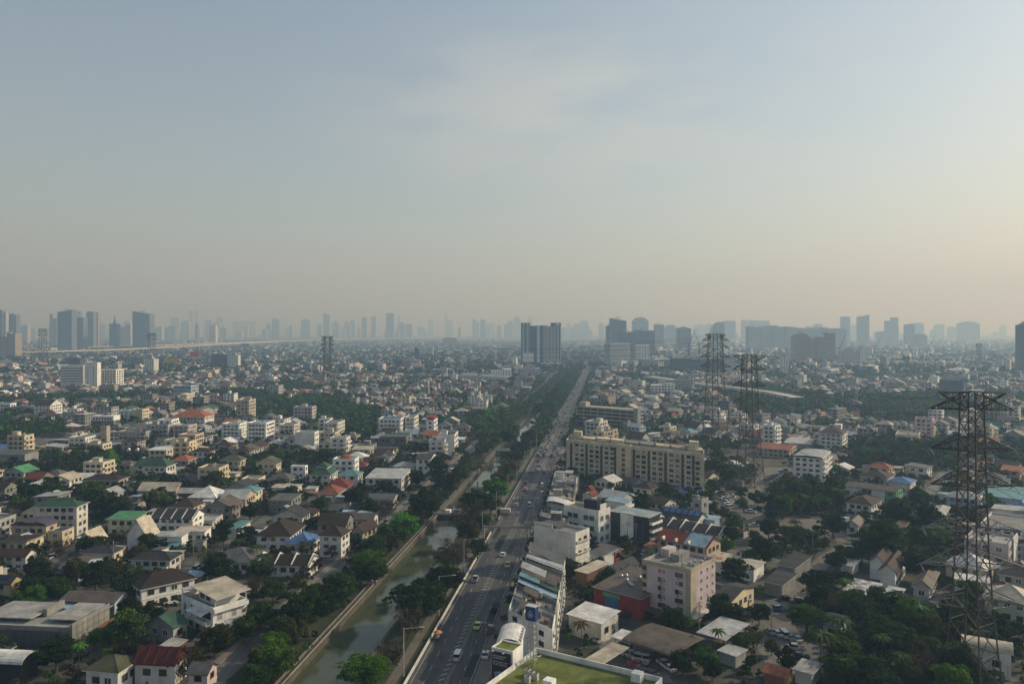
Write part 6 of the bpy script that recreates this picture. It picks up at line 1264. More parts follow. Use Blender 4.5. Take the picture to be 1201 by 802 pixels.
# ------------------------------------------------------------------ quarters too far to count: one mass of roofs, one of trees
g = random.Random(21)
STM = [W[k] for k in ('white', 'white', 'offwhite', 'offwhite', 'cream', 'grey', 'grey', 'grey', 'tan', 'concrete', 'concrete', 'concrete', 'concrete', 'paleblue', 'pink', 'slate')]; STR = [RF[k] for k in ('brown', 'dkbrown', 'grey', 'dkgrey', 'rust', 'terracotta', 'metal', 'white', 'beige', 'dkgreen', 'orange', 'blue', 'pale', 'concrete', 'red', 'teal')]
STW = [15, 14, 18, 16, 14, 4, 6, 3.5, 6, 3, 2, 1, 6, 9, 3.5, 1.2]
def mass_house(mb, x, y, a, b, an, h, kind, wm, rm, wins):
    c, s = math.cos(R_(an)), math.sin(R_(an)); A, B_ = a / 2, b / 2
    P = lambda u, v, z: (x + u * c - v * s, y + u * s + v * c, z)
    cs = [(-A, -B_), (A, -B_), (A, B_), (-A, B_)]
    for i in range(4):
        (u0, v0), (u1, v1) = cs[i], cs[(i + 1) % 4]; mb.poly([P(u0, v0, 0), P(u1, v1, 0), P(u1, v1, h), P(u0, v0, h)], wm)
        if wins:
            nx, ny = (v1 - v0), -(u1 - u0); l = math.hypot(nx, ny); nx, ny = nx / l * .06, ny / l * .06
            if -(nx * s + ny * c) < .01 and (nx * c - ny * s) * x > 0: continue
            n = max(1, int(l / 3.6)); rows = max(1, int(h / 3))
            for r in range(rows):
                for k in range(n):
                    f0, f1 = (k + .25) / n, (k + .72) / n; z0 = r * h / rows + 1.0; z1 = z0 + 1.35
                    q0 = (u0 + (u1 - u0) * f0 + nx, v0 + (v1 - v0) * f0 + ny); q1 = (u0 + (u1 - u0) * f1 + nx, v0 + (v1 - v0) * f1 + ny)
                    mb.poly([P(*q0, z0), P(*q1, z0), P(*q1, z1), P(*q0, z1)], GLASS)
    o = .6
    if kind == 'flat':
        mb.poly([P(u, v, h) for u, v in cs], rm)
        if wins or h > 10: w = min(a, b) * .2; mb_box(mb, P, -w, w, -w * .6 + B_ * .2, w * .6 + B_ * .2, h, h + 2.6, wm)
    elif kind == 'gable':
        rh = B_ * .5; A2, B2 = A + o, B_ + o
        mb.poly([P(-A2, -B2, h - .2), P(A2, -B2, h - .2), P(A2, 0, h + rh), P(-A2, 0, h + rh)], rm); mb.poly([P(A2, B2, h - .2), P(-A2, B2, h - .2), P(-A2, 0, h + rh), P(A2, 0, h + rh)], rm)
        for sx in (-1, 1): mb.poly([P(sx * A, -B_, h), P(sx * A, B_, h), P(sx * A, 0, h + rh)], wm)
    elif kind == 'hip':
        A2, B2 = A + o, B_ + o; m_ = min(A2, B2); rh = m_ * .5; r = A2 - m_; 
        mb.poly([P(-A2, -B2, h - .2), P(A2, -B2, h - .2), P(r, 0, h + rh), P(-r, 0, h + rh)], rm); mb.poly([P(A2, B2, h - .2), P(-A2, B2, h - .2), P(-r, 0, h + rh), P(r, 0, h + rh)], rm)
        mb.poly([P(A2, -B2, h - .2), P(A2, B2, h - .2), P(r, 0, h + rh)], rm); mb.poly([P(-A2, B2, h - .2), P(-A2, -B2, h - .2), P(-r, 0, h + rh)], rm)
    else:
        mb.poly([P(-A - o, -B_ - o, h), P(A + o, -B_ - o, h), P(A + o, B_ + o, h + 1), P(-A - o, B_ + o, h + 1)], rm)
def mb_box(mb, P, x0, x1, y0, y1, z0, z1, m):
    cs = [(x0, y0), (x1, y0), (x1, y1), (x0, y1)]
    for i in range(4): mb.poly([P(*cs[i], z0), P(*cs[(i + 1) % 4], z0), P(*cs[(i + 1) % 4], z1), P(*cs[i], z1)], m)
    mb.poly([P(*q, z1) for q in cs], m)
mb = MB()
for (y, x, a, b, an, q) in FILL[NEARN:]:
    px, _ = proj(x, y, 0)
    if px < -15 or px > 1216: continue
    if q > .955: h, kind = g.choice((9.3, 12.4, 12.4, 15.5)), 'flat'; a *= g.uniform(1, 1.7)
    elif q > .5: h, kind = 6.2, g.choice(('gable', 'gable', 'hip', 'flat', 'shed'))
    else: h, kind = 3.4, g.choice(('gable', 'hip', 'hip', 'shed', 'shed'))
    mass_house(mb, x, y, a, b, an, h, kind, g.choice(STM), g.choices(STR, STW)[0], y < 1150)
tag(mb.build('farther_houses'), 'roofs and walls of the farther quarters', None, None, 'stuff')
mb = MB(); TF = []
for i in range(15500):
    y = 1500 + (6500 - 1500) * g.random() ** 1.25; x = g.uniform(-.69, .69) * y; t = x - SLOPE * y
    if (-50 < t < -30 and y < 1750) or (-43 < t < -37 and y < 4200): continue
    if -120 < t < -18 and y < 4200: TF.append((x, y, g.uniform(5, 8), 'dark')); continue
    v = vnoise(x, y, 170, 5)
    if g.random() < .58 + .5 * (v - .5):
        TF.append((x, y, g.uniform(5, 9), g.choices(('dark', 'mid', 'olive'), (6, 4, 2))[0])); continue
    sc = 1 + (y - 1500) / 3500; a, b = g.uniform(9, 20) * sc, g.uniform(8, 14) * sc; h = g.choices((3.6, 6.4, 9.5, 13, 19, 26), (30, 40, 13, 9, 3, 1.2))[0]
    if g.random() < .03: a, b, h = g.uniform(40, 80), g.uniform(25, 45), g.uniform(8, 12)
    if x < 0 and h > 8 and y > 1700: h = 6.4
    kind = 'flat' if h > 8 else g.choice(('gable', 'hip', 'shed', 'flat'))
    mass_house(mb, x, y, a, b, (87 if t < -60 else 50) + g.gauss(0, 6), h, kind, g.choice(STM), g.choices(STR, STW)[0], False)
tag(mb.build('distant_roofs'), 'roofs of the city fading into the haze', None, None, 'stuff')
tree_mass('distant_trees', 'tree tops of the city fading into the haze', TF, 30, .34)
# ------------------------------------------------------------------ towers and other far landmarks
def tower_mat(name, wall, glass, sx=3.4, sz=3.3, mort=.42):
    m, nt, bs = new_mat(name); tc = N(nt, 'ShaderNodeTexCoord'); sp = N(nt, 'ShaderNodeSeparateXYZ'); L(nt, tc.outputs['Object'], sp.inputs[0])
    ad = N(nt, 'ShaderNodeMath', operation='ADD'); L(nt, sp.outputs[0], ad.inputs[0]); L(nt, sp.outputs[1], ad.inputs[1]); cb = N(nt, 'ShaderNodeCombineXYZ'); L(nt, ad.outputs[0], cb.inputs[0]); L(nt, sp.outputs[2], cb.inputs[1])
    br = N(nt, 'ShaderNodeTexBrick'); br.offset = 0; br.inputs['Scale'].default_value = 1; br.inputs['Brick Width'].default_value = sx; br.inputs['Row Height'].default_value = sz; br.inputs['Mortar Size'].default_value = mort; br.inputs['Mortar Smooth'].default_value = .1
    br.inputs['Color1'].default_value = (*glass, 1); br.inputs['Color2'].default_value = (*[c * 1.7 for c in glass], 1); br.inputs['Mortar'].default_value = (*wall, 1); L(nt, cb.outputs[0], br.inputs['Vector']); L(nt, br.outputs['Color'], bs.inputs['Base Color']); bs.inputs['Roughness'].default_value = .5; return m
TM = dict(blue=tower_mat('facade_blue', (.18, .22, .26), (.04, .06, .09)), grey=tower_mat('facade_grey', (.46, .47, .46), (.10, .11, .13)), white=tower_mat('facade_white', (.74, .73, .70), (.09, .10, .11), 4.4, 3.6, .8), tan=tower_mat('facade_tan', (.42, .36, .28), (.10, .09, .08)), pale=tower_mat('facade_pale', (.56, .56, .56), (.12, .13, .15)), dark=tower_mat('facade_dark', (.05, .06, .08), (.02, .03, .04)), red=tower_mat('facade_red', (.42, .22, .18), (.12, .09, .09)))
def tower(label, x0, x1, yt, Y, m='blue', shape='flat', cat='tower block', depth=None, ang=None, name='tower_block'):
    if Y > 2800: Y = min(12500, Y + (Y - 2800) * 2.1)
    w = (x1 - x0) * Y / F; cx = ((x0 + x1) / 2 - CX) * Y / F; h = CAMZ - (yt - HY) * Y / F; d = depth or min(max(w * .7, 18), 45); cy = Y + d / 2
    root = empty(name, (cx, cy, 0), R_(random.uniform(-4, 4) if ang is None else ang)); tag(root, label, cat)
    A, B_ = w / 2 * .97, d / 2; b = MB(); mm = TM[m]
    if shape == 'flat': b.box(-A, A, -B_, B_, 0, h - 3, mm); b.box(-A * .6, A * .5, -B_ * .6, B_ * .6, h - 3, h, TM['grey'])
    elif shape == 'step': b.box(-A, A * .1, -B_, B_, 0, h * .88, mm); b.box(A * .1, A, -B_ * .9, B_ * .9, 0, h, mm); 
    elif shape == 'stepl': b.box(-A, -A * .1, -B_, B_, 0, h, mm); b.box(-A * .1, A, -B_ * .9, B_ * .9, 0, h * .86, mm)
    elif shape == 'crown': b.box(-A, A, -B_, B_, 0, h * .9, mm); b.box(-A * .75, A * .75, -B_ * .75, B_ * .75, h * .9, h * .97, mm); b.box(-A * .4, A * .4, -B_ * .4, B_ * .4, h * .97, h, mm)
    elif shape == 'slant': b.prism([(-A, 0), (A, 0), (A, h * .93), (-A, h)], -B_, B_, mm)
    elif shape == 'slantr': b.prism([(-A, 0), (A, 0), (A, h), (-A, h * .94)], -B_, B_, mm)
    elif shape == 'round': b.prism([(-A, 0), (A, 0), (A, h * .97), (A * .2, h), (-A * .3, h * .96), (-A * .8, h * .82), (-A, h * .7)], -B_, B_, mm)
    elif shape == 'wall':
        n = max(3, int(w / 26)); 
        for i in range(n): x = -A + 2 * A * i / n; b.box(x, x + 2 * A / n * .94, -B_ + (i % 2) * 3, B_, 0, h - (0, 3, 1.5, 4)[i % 4], mm)
        b.box(-A, A, -B_ + 5, B_ - .5, 0, h - 5, mm)
    elif shape == 'spire': b.box(-A, A, -B_, B_, 0, h * .8, mm); b.bar((0, 0, h * .8), (0, 0, h), A * .5, mm, A * .1, 6)
    b.build('body', root)
    if Y < 3600: b = MB(); b.box(-A * .3, A * .25, -B_ * .3, B_ * .3, h - .01, h + 3.5, TM['pale']); b.build('roof_plant', root)
    return root
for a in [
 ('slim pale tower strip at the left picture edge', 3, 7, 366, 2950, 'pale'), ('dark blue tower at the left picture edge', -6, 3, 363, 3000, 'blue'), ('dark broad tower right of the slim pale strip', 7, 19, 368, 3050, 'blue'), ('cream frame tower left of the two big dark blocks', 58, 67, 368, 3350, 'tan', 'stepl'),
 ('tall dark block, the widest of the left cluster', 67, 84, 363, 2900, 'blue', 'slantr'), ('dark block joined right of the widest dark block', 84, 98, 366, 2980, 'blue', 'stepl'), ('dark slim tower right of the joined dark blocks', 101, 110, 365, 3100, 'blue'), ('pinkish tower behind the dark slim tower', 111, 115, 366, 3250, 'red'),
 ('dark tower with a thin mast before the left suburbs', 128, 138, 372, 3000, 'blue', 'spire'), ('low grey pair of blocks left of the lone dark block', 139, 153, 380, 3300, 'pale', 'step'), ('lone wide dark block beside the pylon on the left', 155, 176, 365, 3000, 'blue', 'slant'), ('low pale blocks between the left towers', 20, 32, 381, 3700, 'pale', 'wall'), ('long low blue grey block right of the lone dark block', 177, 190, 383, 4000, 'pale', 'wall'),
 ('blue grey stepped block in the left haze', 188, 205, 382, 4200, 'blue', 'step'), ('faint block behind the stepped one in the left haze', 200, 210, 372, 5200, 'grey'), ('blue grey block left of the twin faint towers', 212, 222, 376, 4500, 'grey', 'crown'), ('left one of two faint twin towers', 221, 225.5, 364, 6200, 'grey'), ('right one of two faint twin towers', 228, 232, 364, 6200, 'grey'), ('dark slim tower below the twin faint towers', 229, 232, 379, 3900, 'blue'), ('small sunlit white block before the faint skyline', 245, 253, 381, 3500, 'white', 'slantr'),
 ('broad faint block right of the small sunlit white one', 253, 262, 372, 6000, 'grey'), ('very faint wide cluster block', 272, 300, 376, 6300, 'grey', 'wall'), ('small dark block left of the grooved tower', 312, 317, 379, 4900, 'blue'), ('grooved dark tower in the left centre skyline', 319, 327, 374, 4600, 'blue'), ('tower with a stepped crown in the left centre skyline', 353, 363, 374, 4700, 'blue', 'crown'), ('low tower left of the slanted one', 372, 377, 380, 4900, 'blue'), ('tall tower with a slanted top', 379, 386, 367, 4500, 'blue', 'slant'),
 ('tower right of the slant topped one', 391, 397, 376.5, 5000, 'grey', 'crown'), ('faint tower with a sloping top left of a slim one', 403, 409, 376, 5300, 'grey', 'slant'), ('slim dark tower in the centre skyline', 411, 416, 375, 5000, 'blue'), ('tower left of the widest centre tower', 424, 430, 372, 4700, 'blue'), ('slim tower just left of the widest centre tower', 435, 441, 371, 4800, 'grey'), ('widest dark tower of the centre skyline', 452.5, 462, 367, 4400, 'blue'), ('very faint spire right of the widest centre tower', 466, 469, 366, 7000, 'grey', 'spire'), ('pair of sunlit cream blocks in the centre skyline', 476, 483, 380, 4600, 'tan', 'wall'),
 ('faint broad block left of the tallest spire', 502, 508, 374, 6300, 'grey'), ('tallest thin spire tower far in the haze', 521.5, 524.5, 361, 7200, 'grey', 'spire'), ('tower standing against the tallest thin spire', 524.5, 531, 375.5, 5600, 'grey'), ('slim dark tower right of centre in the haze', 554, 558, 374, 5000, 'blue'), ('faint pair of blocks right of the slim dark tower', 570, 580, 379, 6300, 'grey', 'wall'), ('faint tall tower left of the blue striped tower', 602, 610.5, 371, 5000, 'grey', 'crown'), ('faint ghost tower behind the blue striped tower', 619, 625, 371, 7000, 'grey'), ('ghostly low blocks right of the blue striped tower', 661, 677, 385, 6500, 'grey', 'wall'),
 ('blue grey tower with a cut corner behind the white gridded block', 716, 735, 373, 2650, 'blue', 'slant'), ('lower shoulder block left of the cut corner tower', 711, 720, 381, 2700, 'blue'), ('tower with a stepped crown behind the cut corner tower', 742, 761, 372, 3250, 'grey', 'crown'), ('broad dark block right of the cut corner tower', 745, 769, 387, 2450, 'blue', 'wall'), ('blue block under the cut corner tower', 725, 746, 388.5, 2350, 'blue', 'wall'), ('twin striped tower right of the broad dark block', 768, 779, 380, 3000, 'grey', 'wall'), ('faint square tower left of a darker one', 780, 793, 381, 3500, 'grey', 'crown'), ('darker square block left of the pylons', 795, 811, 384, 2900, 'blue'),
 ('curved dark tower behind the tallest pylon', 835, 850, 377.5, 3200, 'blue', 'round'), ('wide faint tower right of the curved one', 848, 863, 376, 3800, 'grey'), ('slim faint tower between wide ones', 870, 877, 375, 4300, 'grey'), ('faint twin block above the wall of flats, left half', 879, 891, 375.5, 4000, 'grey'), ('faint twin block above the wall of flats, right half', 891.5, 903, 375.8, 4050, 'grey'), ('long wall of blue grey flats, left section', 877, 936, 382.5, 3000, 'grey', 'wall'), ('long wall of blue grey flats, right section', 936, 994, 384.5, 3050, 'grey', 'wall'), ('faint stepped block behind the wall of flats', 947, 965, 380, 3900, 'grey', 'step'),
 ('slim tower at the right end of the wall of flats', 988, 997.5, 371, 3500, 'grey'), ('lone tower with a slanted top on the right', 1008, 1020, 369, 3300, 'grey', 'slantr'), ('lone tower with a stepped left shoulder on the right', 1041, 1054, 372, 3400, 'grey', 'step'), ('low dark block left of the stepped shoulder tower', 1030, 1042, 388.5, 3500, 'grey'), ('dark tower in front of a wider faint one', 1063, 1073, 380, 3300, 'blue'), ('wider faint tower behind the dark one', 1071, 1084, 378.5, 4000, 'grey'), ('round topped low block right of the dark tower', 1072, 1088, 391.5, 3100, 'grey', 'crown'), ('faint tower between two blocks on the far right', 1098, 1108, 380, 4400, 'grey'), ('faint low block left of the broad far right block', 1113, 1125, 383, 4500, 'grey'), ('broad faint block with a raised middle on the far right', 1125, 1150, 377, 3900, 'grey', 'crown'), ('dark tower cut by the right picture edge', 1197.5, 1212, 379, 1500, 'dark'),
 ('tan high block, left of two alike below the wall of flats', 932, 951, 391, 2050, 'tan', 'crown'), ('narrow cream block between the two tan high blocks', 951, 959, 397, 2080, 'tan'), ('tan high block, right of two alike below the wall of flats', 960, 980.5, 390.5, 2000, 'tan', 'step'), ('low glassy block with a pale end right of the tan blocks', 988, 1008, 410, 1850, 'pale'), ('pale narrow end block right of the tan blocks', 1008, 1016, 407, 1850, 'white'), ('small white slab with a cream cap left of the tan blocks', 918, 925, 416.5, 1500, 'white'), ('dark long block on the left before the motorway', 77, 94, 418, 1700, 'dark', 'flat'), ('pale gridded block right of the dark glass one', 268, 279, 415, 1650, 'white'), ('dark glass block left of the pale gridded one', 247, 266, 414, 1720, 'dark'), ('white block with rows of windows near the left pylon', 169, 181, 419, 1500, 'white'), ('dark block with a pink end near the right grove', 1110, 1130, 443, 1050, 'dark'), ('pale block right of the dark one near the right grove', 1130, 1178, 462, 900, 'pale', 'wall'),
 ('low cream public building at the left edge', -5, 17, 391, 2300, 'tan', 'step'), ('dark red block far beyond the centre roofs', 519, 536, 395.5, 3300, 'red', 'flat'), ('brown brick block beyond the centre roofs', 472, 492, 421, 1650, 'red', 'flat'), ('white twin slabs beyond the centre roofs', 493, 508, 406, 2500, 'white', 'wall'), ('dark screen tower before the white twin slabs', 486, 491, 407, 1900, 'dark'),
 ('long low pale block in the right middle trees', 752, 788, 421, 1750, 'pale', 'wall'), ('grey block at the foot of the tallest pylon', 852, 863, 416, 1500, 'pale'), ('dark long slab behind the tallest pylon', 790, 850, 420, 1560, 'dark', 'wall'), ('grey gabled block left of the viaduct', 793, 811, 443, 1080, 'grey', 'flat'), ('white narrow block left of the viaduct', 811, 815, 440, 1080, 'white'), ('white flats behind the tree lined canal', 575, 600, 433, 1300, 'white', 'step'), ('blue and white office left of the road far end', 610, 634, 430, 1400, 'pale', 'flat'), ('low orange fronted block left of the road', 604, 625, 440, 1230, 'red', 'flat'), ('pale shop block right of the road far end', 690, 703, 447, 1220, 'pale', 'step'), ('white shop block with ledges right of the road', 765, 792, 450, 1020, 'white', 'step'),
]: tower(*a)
g = random.Random(15); mb = MB()                         # the crowded faint blocks behind the towers
for k in range(150):
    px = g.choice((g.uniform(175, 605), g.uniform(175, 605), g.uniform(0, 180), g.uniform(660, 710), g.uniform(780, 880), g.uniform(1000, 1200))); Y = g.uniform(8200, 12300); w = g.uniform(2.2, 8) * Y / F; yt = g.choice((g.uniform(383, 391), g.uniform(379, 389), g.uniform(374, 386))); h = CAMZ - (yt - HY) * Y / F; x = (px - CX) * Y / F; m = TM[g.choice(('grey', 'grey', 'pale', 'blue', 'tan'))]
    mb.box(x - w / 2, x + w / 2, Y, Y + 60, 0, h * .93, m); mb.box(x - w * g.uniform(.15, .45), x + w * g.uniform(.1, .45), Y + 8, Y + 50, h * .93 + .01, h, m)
tag(mb.build('distant_skyline'), 'crowded faint blocks melting into the smog on the horizon', None, None, 'stuff')
# blue striped tower and white gridded block: nearer, with parts
def big(label, cat, x0, x1, yt, Y, d, ang=0):
    w = (x1 - x0) * Y / F; cx = ((x0 + x1) / 2 - CX) * Y / F; h = CAMZ - (yt - HY) * Y / F; root = empty('tower_block', (cx, Y + d / 2, 0), R_(ang)); tag(root, label, cat); return root, w, h
root, w, h = big('blue and white striped twin tower with a white crown beside the road end', 'tower block', 611, 658, 378.5, 1900, 34)
DB = surf('panel_blue', (.04, .09, .17), .5, .1, 'conc'); X = lambda f: -w / 2 + f * w
for f0, f1, top, y0_, m, nm in ((0, .23, 1.0, -17, TM['blue'], 'wing'), (.23, .40, .93, -13, TM['dark'], 'core'), (.40, .47, .94, -16, W['offwhite'], 'fin'), (.47, .55, .94, -13.5, DB, 'core'), (.55, .66, .94, -15, TM['grey'], 'wing'), (.66, 1.0, .92, -17, TM['pale'], 'wing')):
    b = MB(); b.box(X(f0) + .05, X(f1) - .05, y0_, 17, 0, h * top, m); b.build(nm, root)
for f in (.72, .80, .88, .96): b = MB(); b.box(X(f) - .9, X(f) + .9, -17.5, -17, 0, h * .92, DB); b.build('fin', root)
for f in (.06, .17): b = MB(); b.box(X(f) - 1, X(f) + 1, -17.5, -17, 0, h, W['offwhite']); b.build('fin', root)
b = MB(); b.box(X(.75), X(1.0), -15, 10, h * .92, h, DB); b.box(X(.86), X(.96), -15.2, -15, h * .94, h * .98, W['white']); b.build('crown_box', root)
b = MB(); b.box(X(.05), X(.32), -19, -17.6, 10, 32, W['white']); b.build('billboard_panel', root); b = MB(); b.box(X(.5), X(.88), -30, -17.6, 0, 8, W['offwhite']); b.build('podium', root)
root, w, h = big('white hotel like block with a grid of square windows', 'apartment building', 710, 762, 402.5, 1800, 26, 2)
X = lambda f: -w / 2 + f * w
for f0, f1, top, m, y0_ in ((0, .1, 1, TM['grey'], -12), (.1, .56, 1, W['white'], -13), (.56, .68, 1.01, TM['grey'], -11), (.68, 1, .94, W['white'], -13)): b = MB(); b.box(X(f0), X(f1) - .05, y0_, 13, 0, h * top, m); b.build('wing', root)
k = 0
for f0, f1, cols, top in ((.1, .56, 8, 1), (.68, 1, 5, .94)):
    for c in range(cols):
        for r_ in range(7):
            x = X(f0 + (f1 - f0) * (c + .5) / cols); z = 5 + r_ * h * top / 7.6; mobj('window', WIN['dark'], root, (x, -13, z), (0, 0, 0), (2.3, 1, 2.7))
# ---- elevated motorway on the left, viaduct and long platform roofs on the right, arched hall
def viaduct(label, pts, w, z, m, name='viaduct', pier=42):
    P = [Vector((*G(px, py, z), z)) for px, py in pts]; root = empty(name, (P[0].x, P[0].y, 0)); tag(root, label, 'viaduct'); o = Vector((P[0].x, P[0].y, 0)); b = MB(); pb = []
    for i in range(len(P) - 1):
        d = (P[i + 1] - P[i]); n = Vector((-d.y, d.x, 0)).normalized() * w / 2; L_ = d.length
        for q0, q1 in ((0, 2.2),):
            a0, a1, c0, c1 = P[i] - n - o, P[i + 1] - n - o, P[i] + n - o, P[i + 1] + n - o; zz = Vector((0, 0, 2.4)); up = Vector((0, 0, 1.0))
            b.poly([a0, a1, c1, c0], m); b.poly([a0 - zz, c0 - zz, c1 - zz, a1 - zz], m); b.poly([a0 - zz, a1 - zz, a1 + up, a0 + up], m); b.poly([c0 - zz, c0 + up, c1 + up, c1 - zz], m)
            b.poly([a0 + up, a1 + up, a1 - n * -.03 , a0 - n * -.03], m)
        k = int(L_ / pier)
        for j in range(k): pb.append(P[i] + d * (j + .5) / k - o)
    b.build('deck', root)
    for p in pb[:95]: b = MB(); b.bar((p.x, p.y, 0), (p.x, p.y, p.z - 2.4), 1.6, m, n=8); b.box(p.x - 5, p.x + 5, p.y - 1.4, p.y + 1.4, p.z - 4, p.z - 2.42, m); b.build('pier', root)
    return root
viaduct('long pale elevated motorway crossing the left suburbs', [(-40, 414), (0, 413), (60, 411.8), (110, 410.5), (165, 408.5), (215, 406), (270, 403), (330, 400), (400, 397.8), (470, 396.3), (545, 395.3)], 26, 21, EXPW)
viaduct('lower pale flyover behind the elevated motorway', [(105, 406.5), (180, 405), (260, 402), (345, 399.5)], 18, 19, EXPW)
viaduct('pale concrete viaduct right of the pylons', [(760, 441), (815, 449), (860, 454), (905, 460), (935, 466)], 18, 9, EXPW, pier=30)
viaduct('thin flyover across the far right haze', [(985, 407), (1060, 410), (1140, 411), (1230, 412)], 14, 12, surf('flyover', (.2, .2, .2), .9, .2, 'conc'), pier=60)
for lb, x0, x1, yt, Y, d, h in (('long thin cream platform roof in the right haze', 1003, 1119, 426.5, 1880, 22, 11), ('short cream platform roof behind the long thin one', 1031, 1057, 418.5, 2150, 24, 12), ('cream platform roof piece left of the long thin one', 984, 1002, 425.5, 1900, 20, 11), ('pale flat hall behind the white hotel like block', 768, 788, 421, 1640, 40, 26), ('wide pale canopy roof beyond the left suburbs', 116, 174, 405.5, 3700, 80, 16)):
    w = (x1 - x0) * Y / F; root = empty('platform_roof', (((x0 + x1) / 2 - CX) * Y / F, Y, 0), R_(-4)); tag(root, lb, 'roof'); b = MB(); b.prism([(-w / 2, h - 1), (w / 2, h - 1), (w / 2, h), (0, h + 1.5), (-w / 2, h)], -d / 2, d / 2, W['cream'] if 'cream' in lb else RF['white']); b.build('roof', root)
    for k in range(10): b = MB(); x = -w / 2 + (k + .5) * w / 10; b.box(x - .6, x + .6, -1, 1, 0, h - 1, EXPW); b.build('post', root)
s = H('hall', 'long hall under a shiny white arched roof in two lengths', 'hall', (594, 446), 7, 40, 538, (26,), 'grey', 'the arched hall'); s.wall(); s.barrel('metal', 'y', 6); s.box('roof_joint', -s.a * .4, s.a * .4, s.b * .08, s.b * .11, s.h + 1, s.h + 6.6, W['dkgrey'])
for lb, x0, x1, y0_, y1_, Y, m in (('red advertising board above the left roofs', 223, 233, 412, 418.5, 1800, flat('board_red', (.55, .06, .05))), ('blue advertising board beside the motorway', 284, 292.5, 402.5, 407.5, 3200, flat('board_blue', (.08, .14, .3))), ('yellow shed like board left of the red board', 192, 211, 420, 425.5, 1500, flat('board_yellow', (.45, .33, .04)))):
    w = (x1 - x0) * Y / F; z1 = CAMZ - (y0_ - HY) * Y / F; z0 = CAMZ - (y1_ - HY) * Y / F; root = empty('advertising_board', (((x0 + x1) / 2 - CX) * Y / F, Y, 0)); tag(root, lb, 'billboard'); b = MB(); b.box(-w / 2, w / 2, -.6, .6, z0, z1, m); b.build('panel', root)
    for x in (-w * .3, w * .3): b = MB(); b.bar((x, .8, 0), (x, .8, z1), .4, STEEL); b.build('post', root)
# ------------------------------------------------------------------ pylons
def pylon(label, px, Y, h, wb, wt, arms, ang, full=True, ins=True, r=.14, brot=0):
    cb_, sb_ = math.cos(R_(brot)), math.sin(R_(brot)); RT = lambda p: (p[0] * cb_ - p[1] * sb_, p[0] * sb_ + p[1] * cb_, p[2])
    x = (px - CX) * Y / F; root = empty('pylon', (x, Y, 0), R_(ang)); tag(root, label, 'pylon')
    W_ = lambda z: (wb + (wt * 1.45 - wb) * (z / (h * .45)) ** .75 if z < h * .45 else wt * 1.45 + (wt - wt * 1.45) * (z - h * .45) / (h * .55)) / 2
    lev = [0]; 
    while lev[-1] < h - .5: lev.append(min(h, lev[-1] + max(2.2, W_(lev[-1]) * (1.9 if full else 2.2))))
    for sx in (-1, 1):
        for sy in (-1, 1):
            b = MB()
            for i in range(len(lev) - 1): w0, w1 = W_(lev[i]), W_(lev[i + 1]); b.bar(RT((sx * w0, sy * w0, lev[i])), RT((sx * w1, sy * w1, lev[i + 1])), r * 1.35, STEEL, cap=False)
            b.build('leg', root)
    b = MB()
    for i in range(len(lev) - 1):
        z0, z1 = lev[i], lev[i + 1]; w0, w1 = W_(z0), W_(z1)
        for (ax, ay), (bx, by) in (((-1, -1), (1, -1)), ((1, -1), (1, 1)), ((1, 1), (-1, 1)), ((-1, 1), (-1, -1))):
            b.bar(RT((ax * w0, ay * w0, z0)), RT((bx * w1, by * w1, z1)), r * .66, STEEL, cap=False); b.bar(RT((bx * w0, by * w0, z0)), RT((ax * w1, ay * w1, z1)), r * .66, STEEL, cap=False); b.bar(RT((ax * w1, ay * w1, z1)), RT((bx * w1, by * w1, z1)), r * .6, STEEL, cap=False)
    b.build('bracing', root)
    tips = []; AM = STEEL
    for z, sp in arms:
        AM = GALV if Y < 300 and z < 45 else STEEL
        for sd in (-1, 1):
            w = W_(z); b = MB(); tip = Vector((sd * sp, 0, z)); hh = 3.4
            for sy in (-1, 1):
                lo = Vector((sd * w, sy * w, z)); up = Vector((sd * w, sy * w, z + hh if z + hh < h else z - hh)); b.bar(lo, tip, r * 1.05, AM); b.bar(up, tip, r * 1.05, AM)
                n = 4
                for k in range(n): f0, f1 = k / n, (k + 1) / n; b.bar(lo.lerp(tip, f0), up.lerp(tip, f1), r * .45, AM, cap=False); b.bar(up.lerp(tip, f0), lo.lerp(tip, f0), r * .45, AM, cap=False)
            for k in range(4): f = k / 4; a_ = Vector((sd * w, -w, z)).lerp(tip, f); c_ = Vector((sd * w, w, z)).lerp(tip, f); b.bar(a_, c_, r * .45, AM, cap=False)
            ao = b.build('cross_arm', root)
            if ins and full:
                b = MB(); 
                for sy in (-1, 1): b.bar(tip, tip + Vector((0, sy * 2.4, -1.2)), .1, W['grey'], n=6)
                b.build('insulator', root)
            tips.append((sd, z, sp))
    c, s_ = math.cos(R_(ang)), math.sin(R_(ang))
    return [((x + sd * sp * c), Y + sd * sp * s_, z - (1.2 if ins and full else 0)) for sd, z, sp in tips]
PA = -5
C_t = pylon('nearest steel lattice pylon with many long cross arms, lower right', 1140, 186, 71, 9.5, 3.5, [(70.4, 7.6), (66.5, 9.3), (57, 9.3), (48.5, 9.3), (38, 11), (29.5, 11.5), (20.5, 12)], -8, r=.145, brot=38)
B_t = pylon('middle steel lattice pylon with two masts, beside the long beige slab', 879, 415, 72.5, 13, 5.2, [(72, 8.6), (64.5, 8.6), (56, 8.6), (47, 8.6)], -10, r=.17, brot=20)
A_t = pylon('slightly farther steel lattice pylon with a flat crowded top', 839, 571, 83, 15, 7, [(82.5, 7), (78, 9.5), (73, 9.5), (66, 11), (59, 11)], -10, r=.19, brot=25)
D_t = pylon('lone thin pylon over the centre left roofs', 384, 1040, 78, 13, 6.5, [(77.5, 8), (72, 9), (66, 9), (60, 9)], 0, False, False, .26)
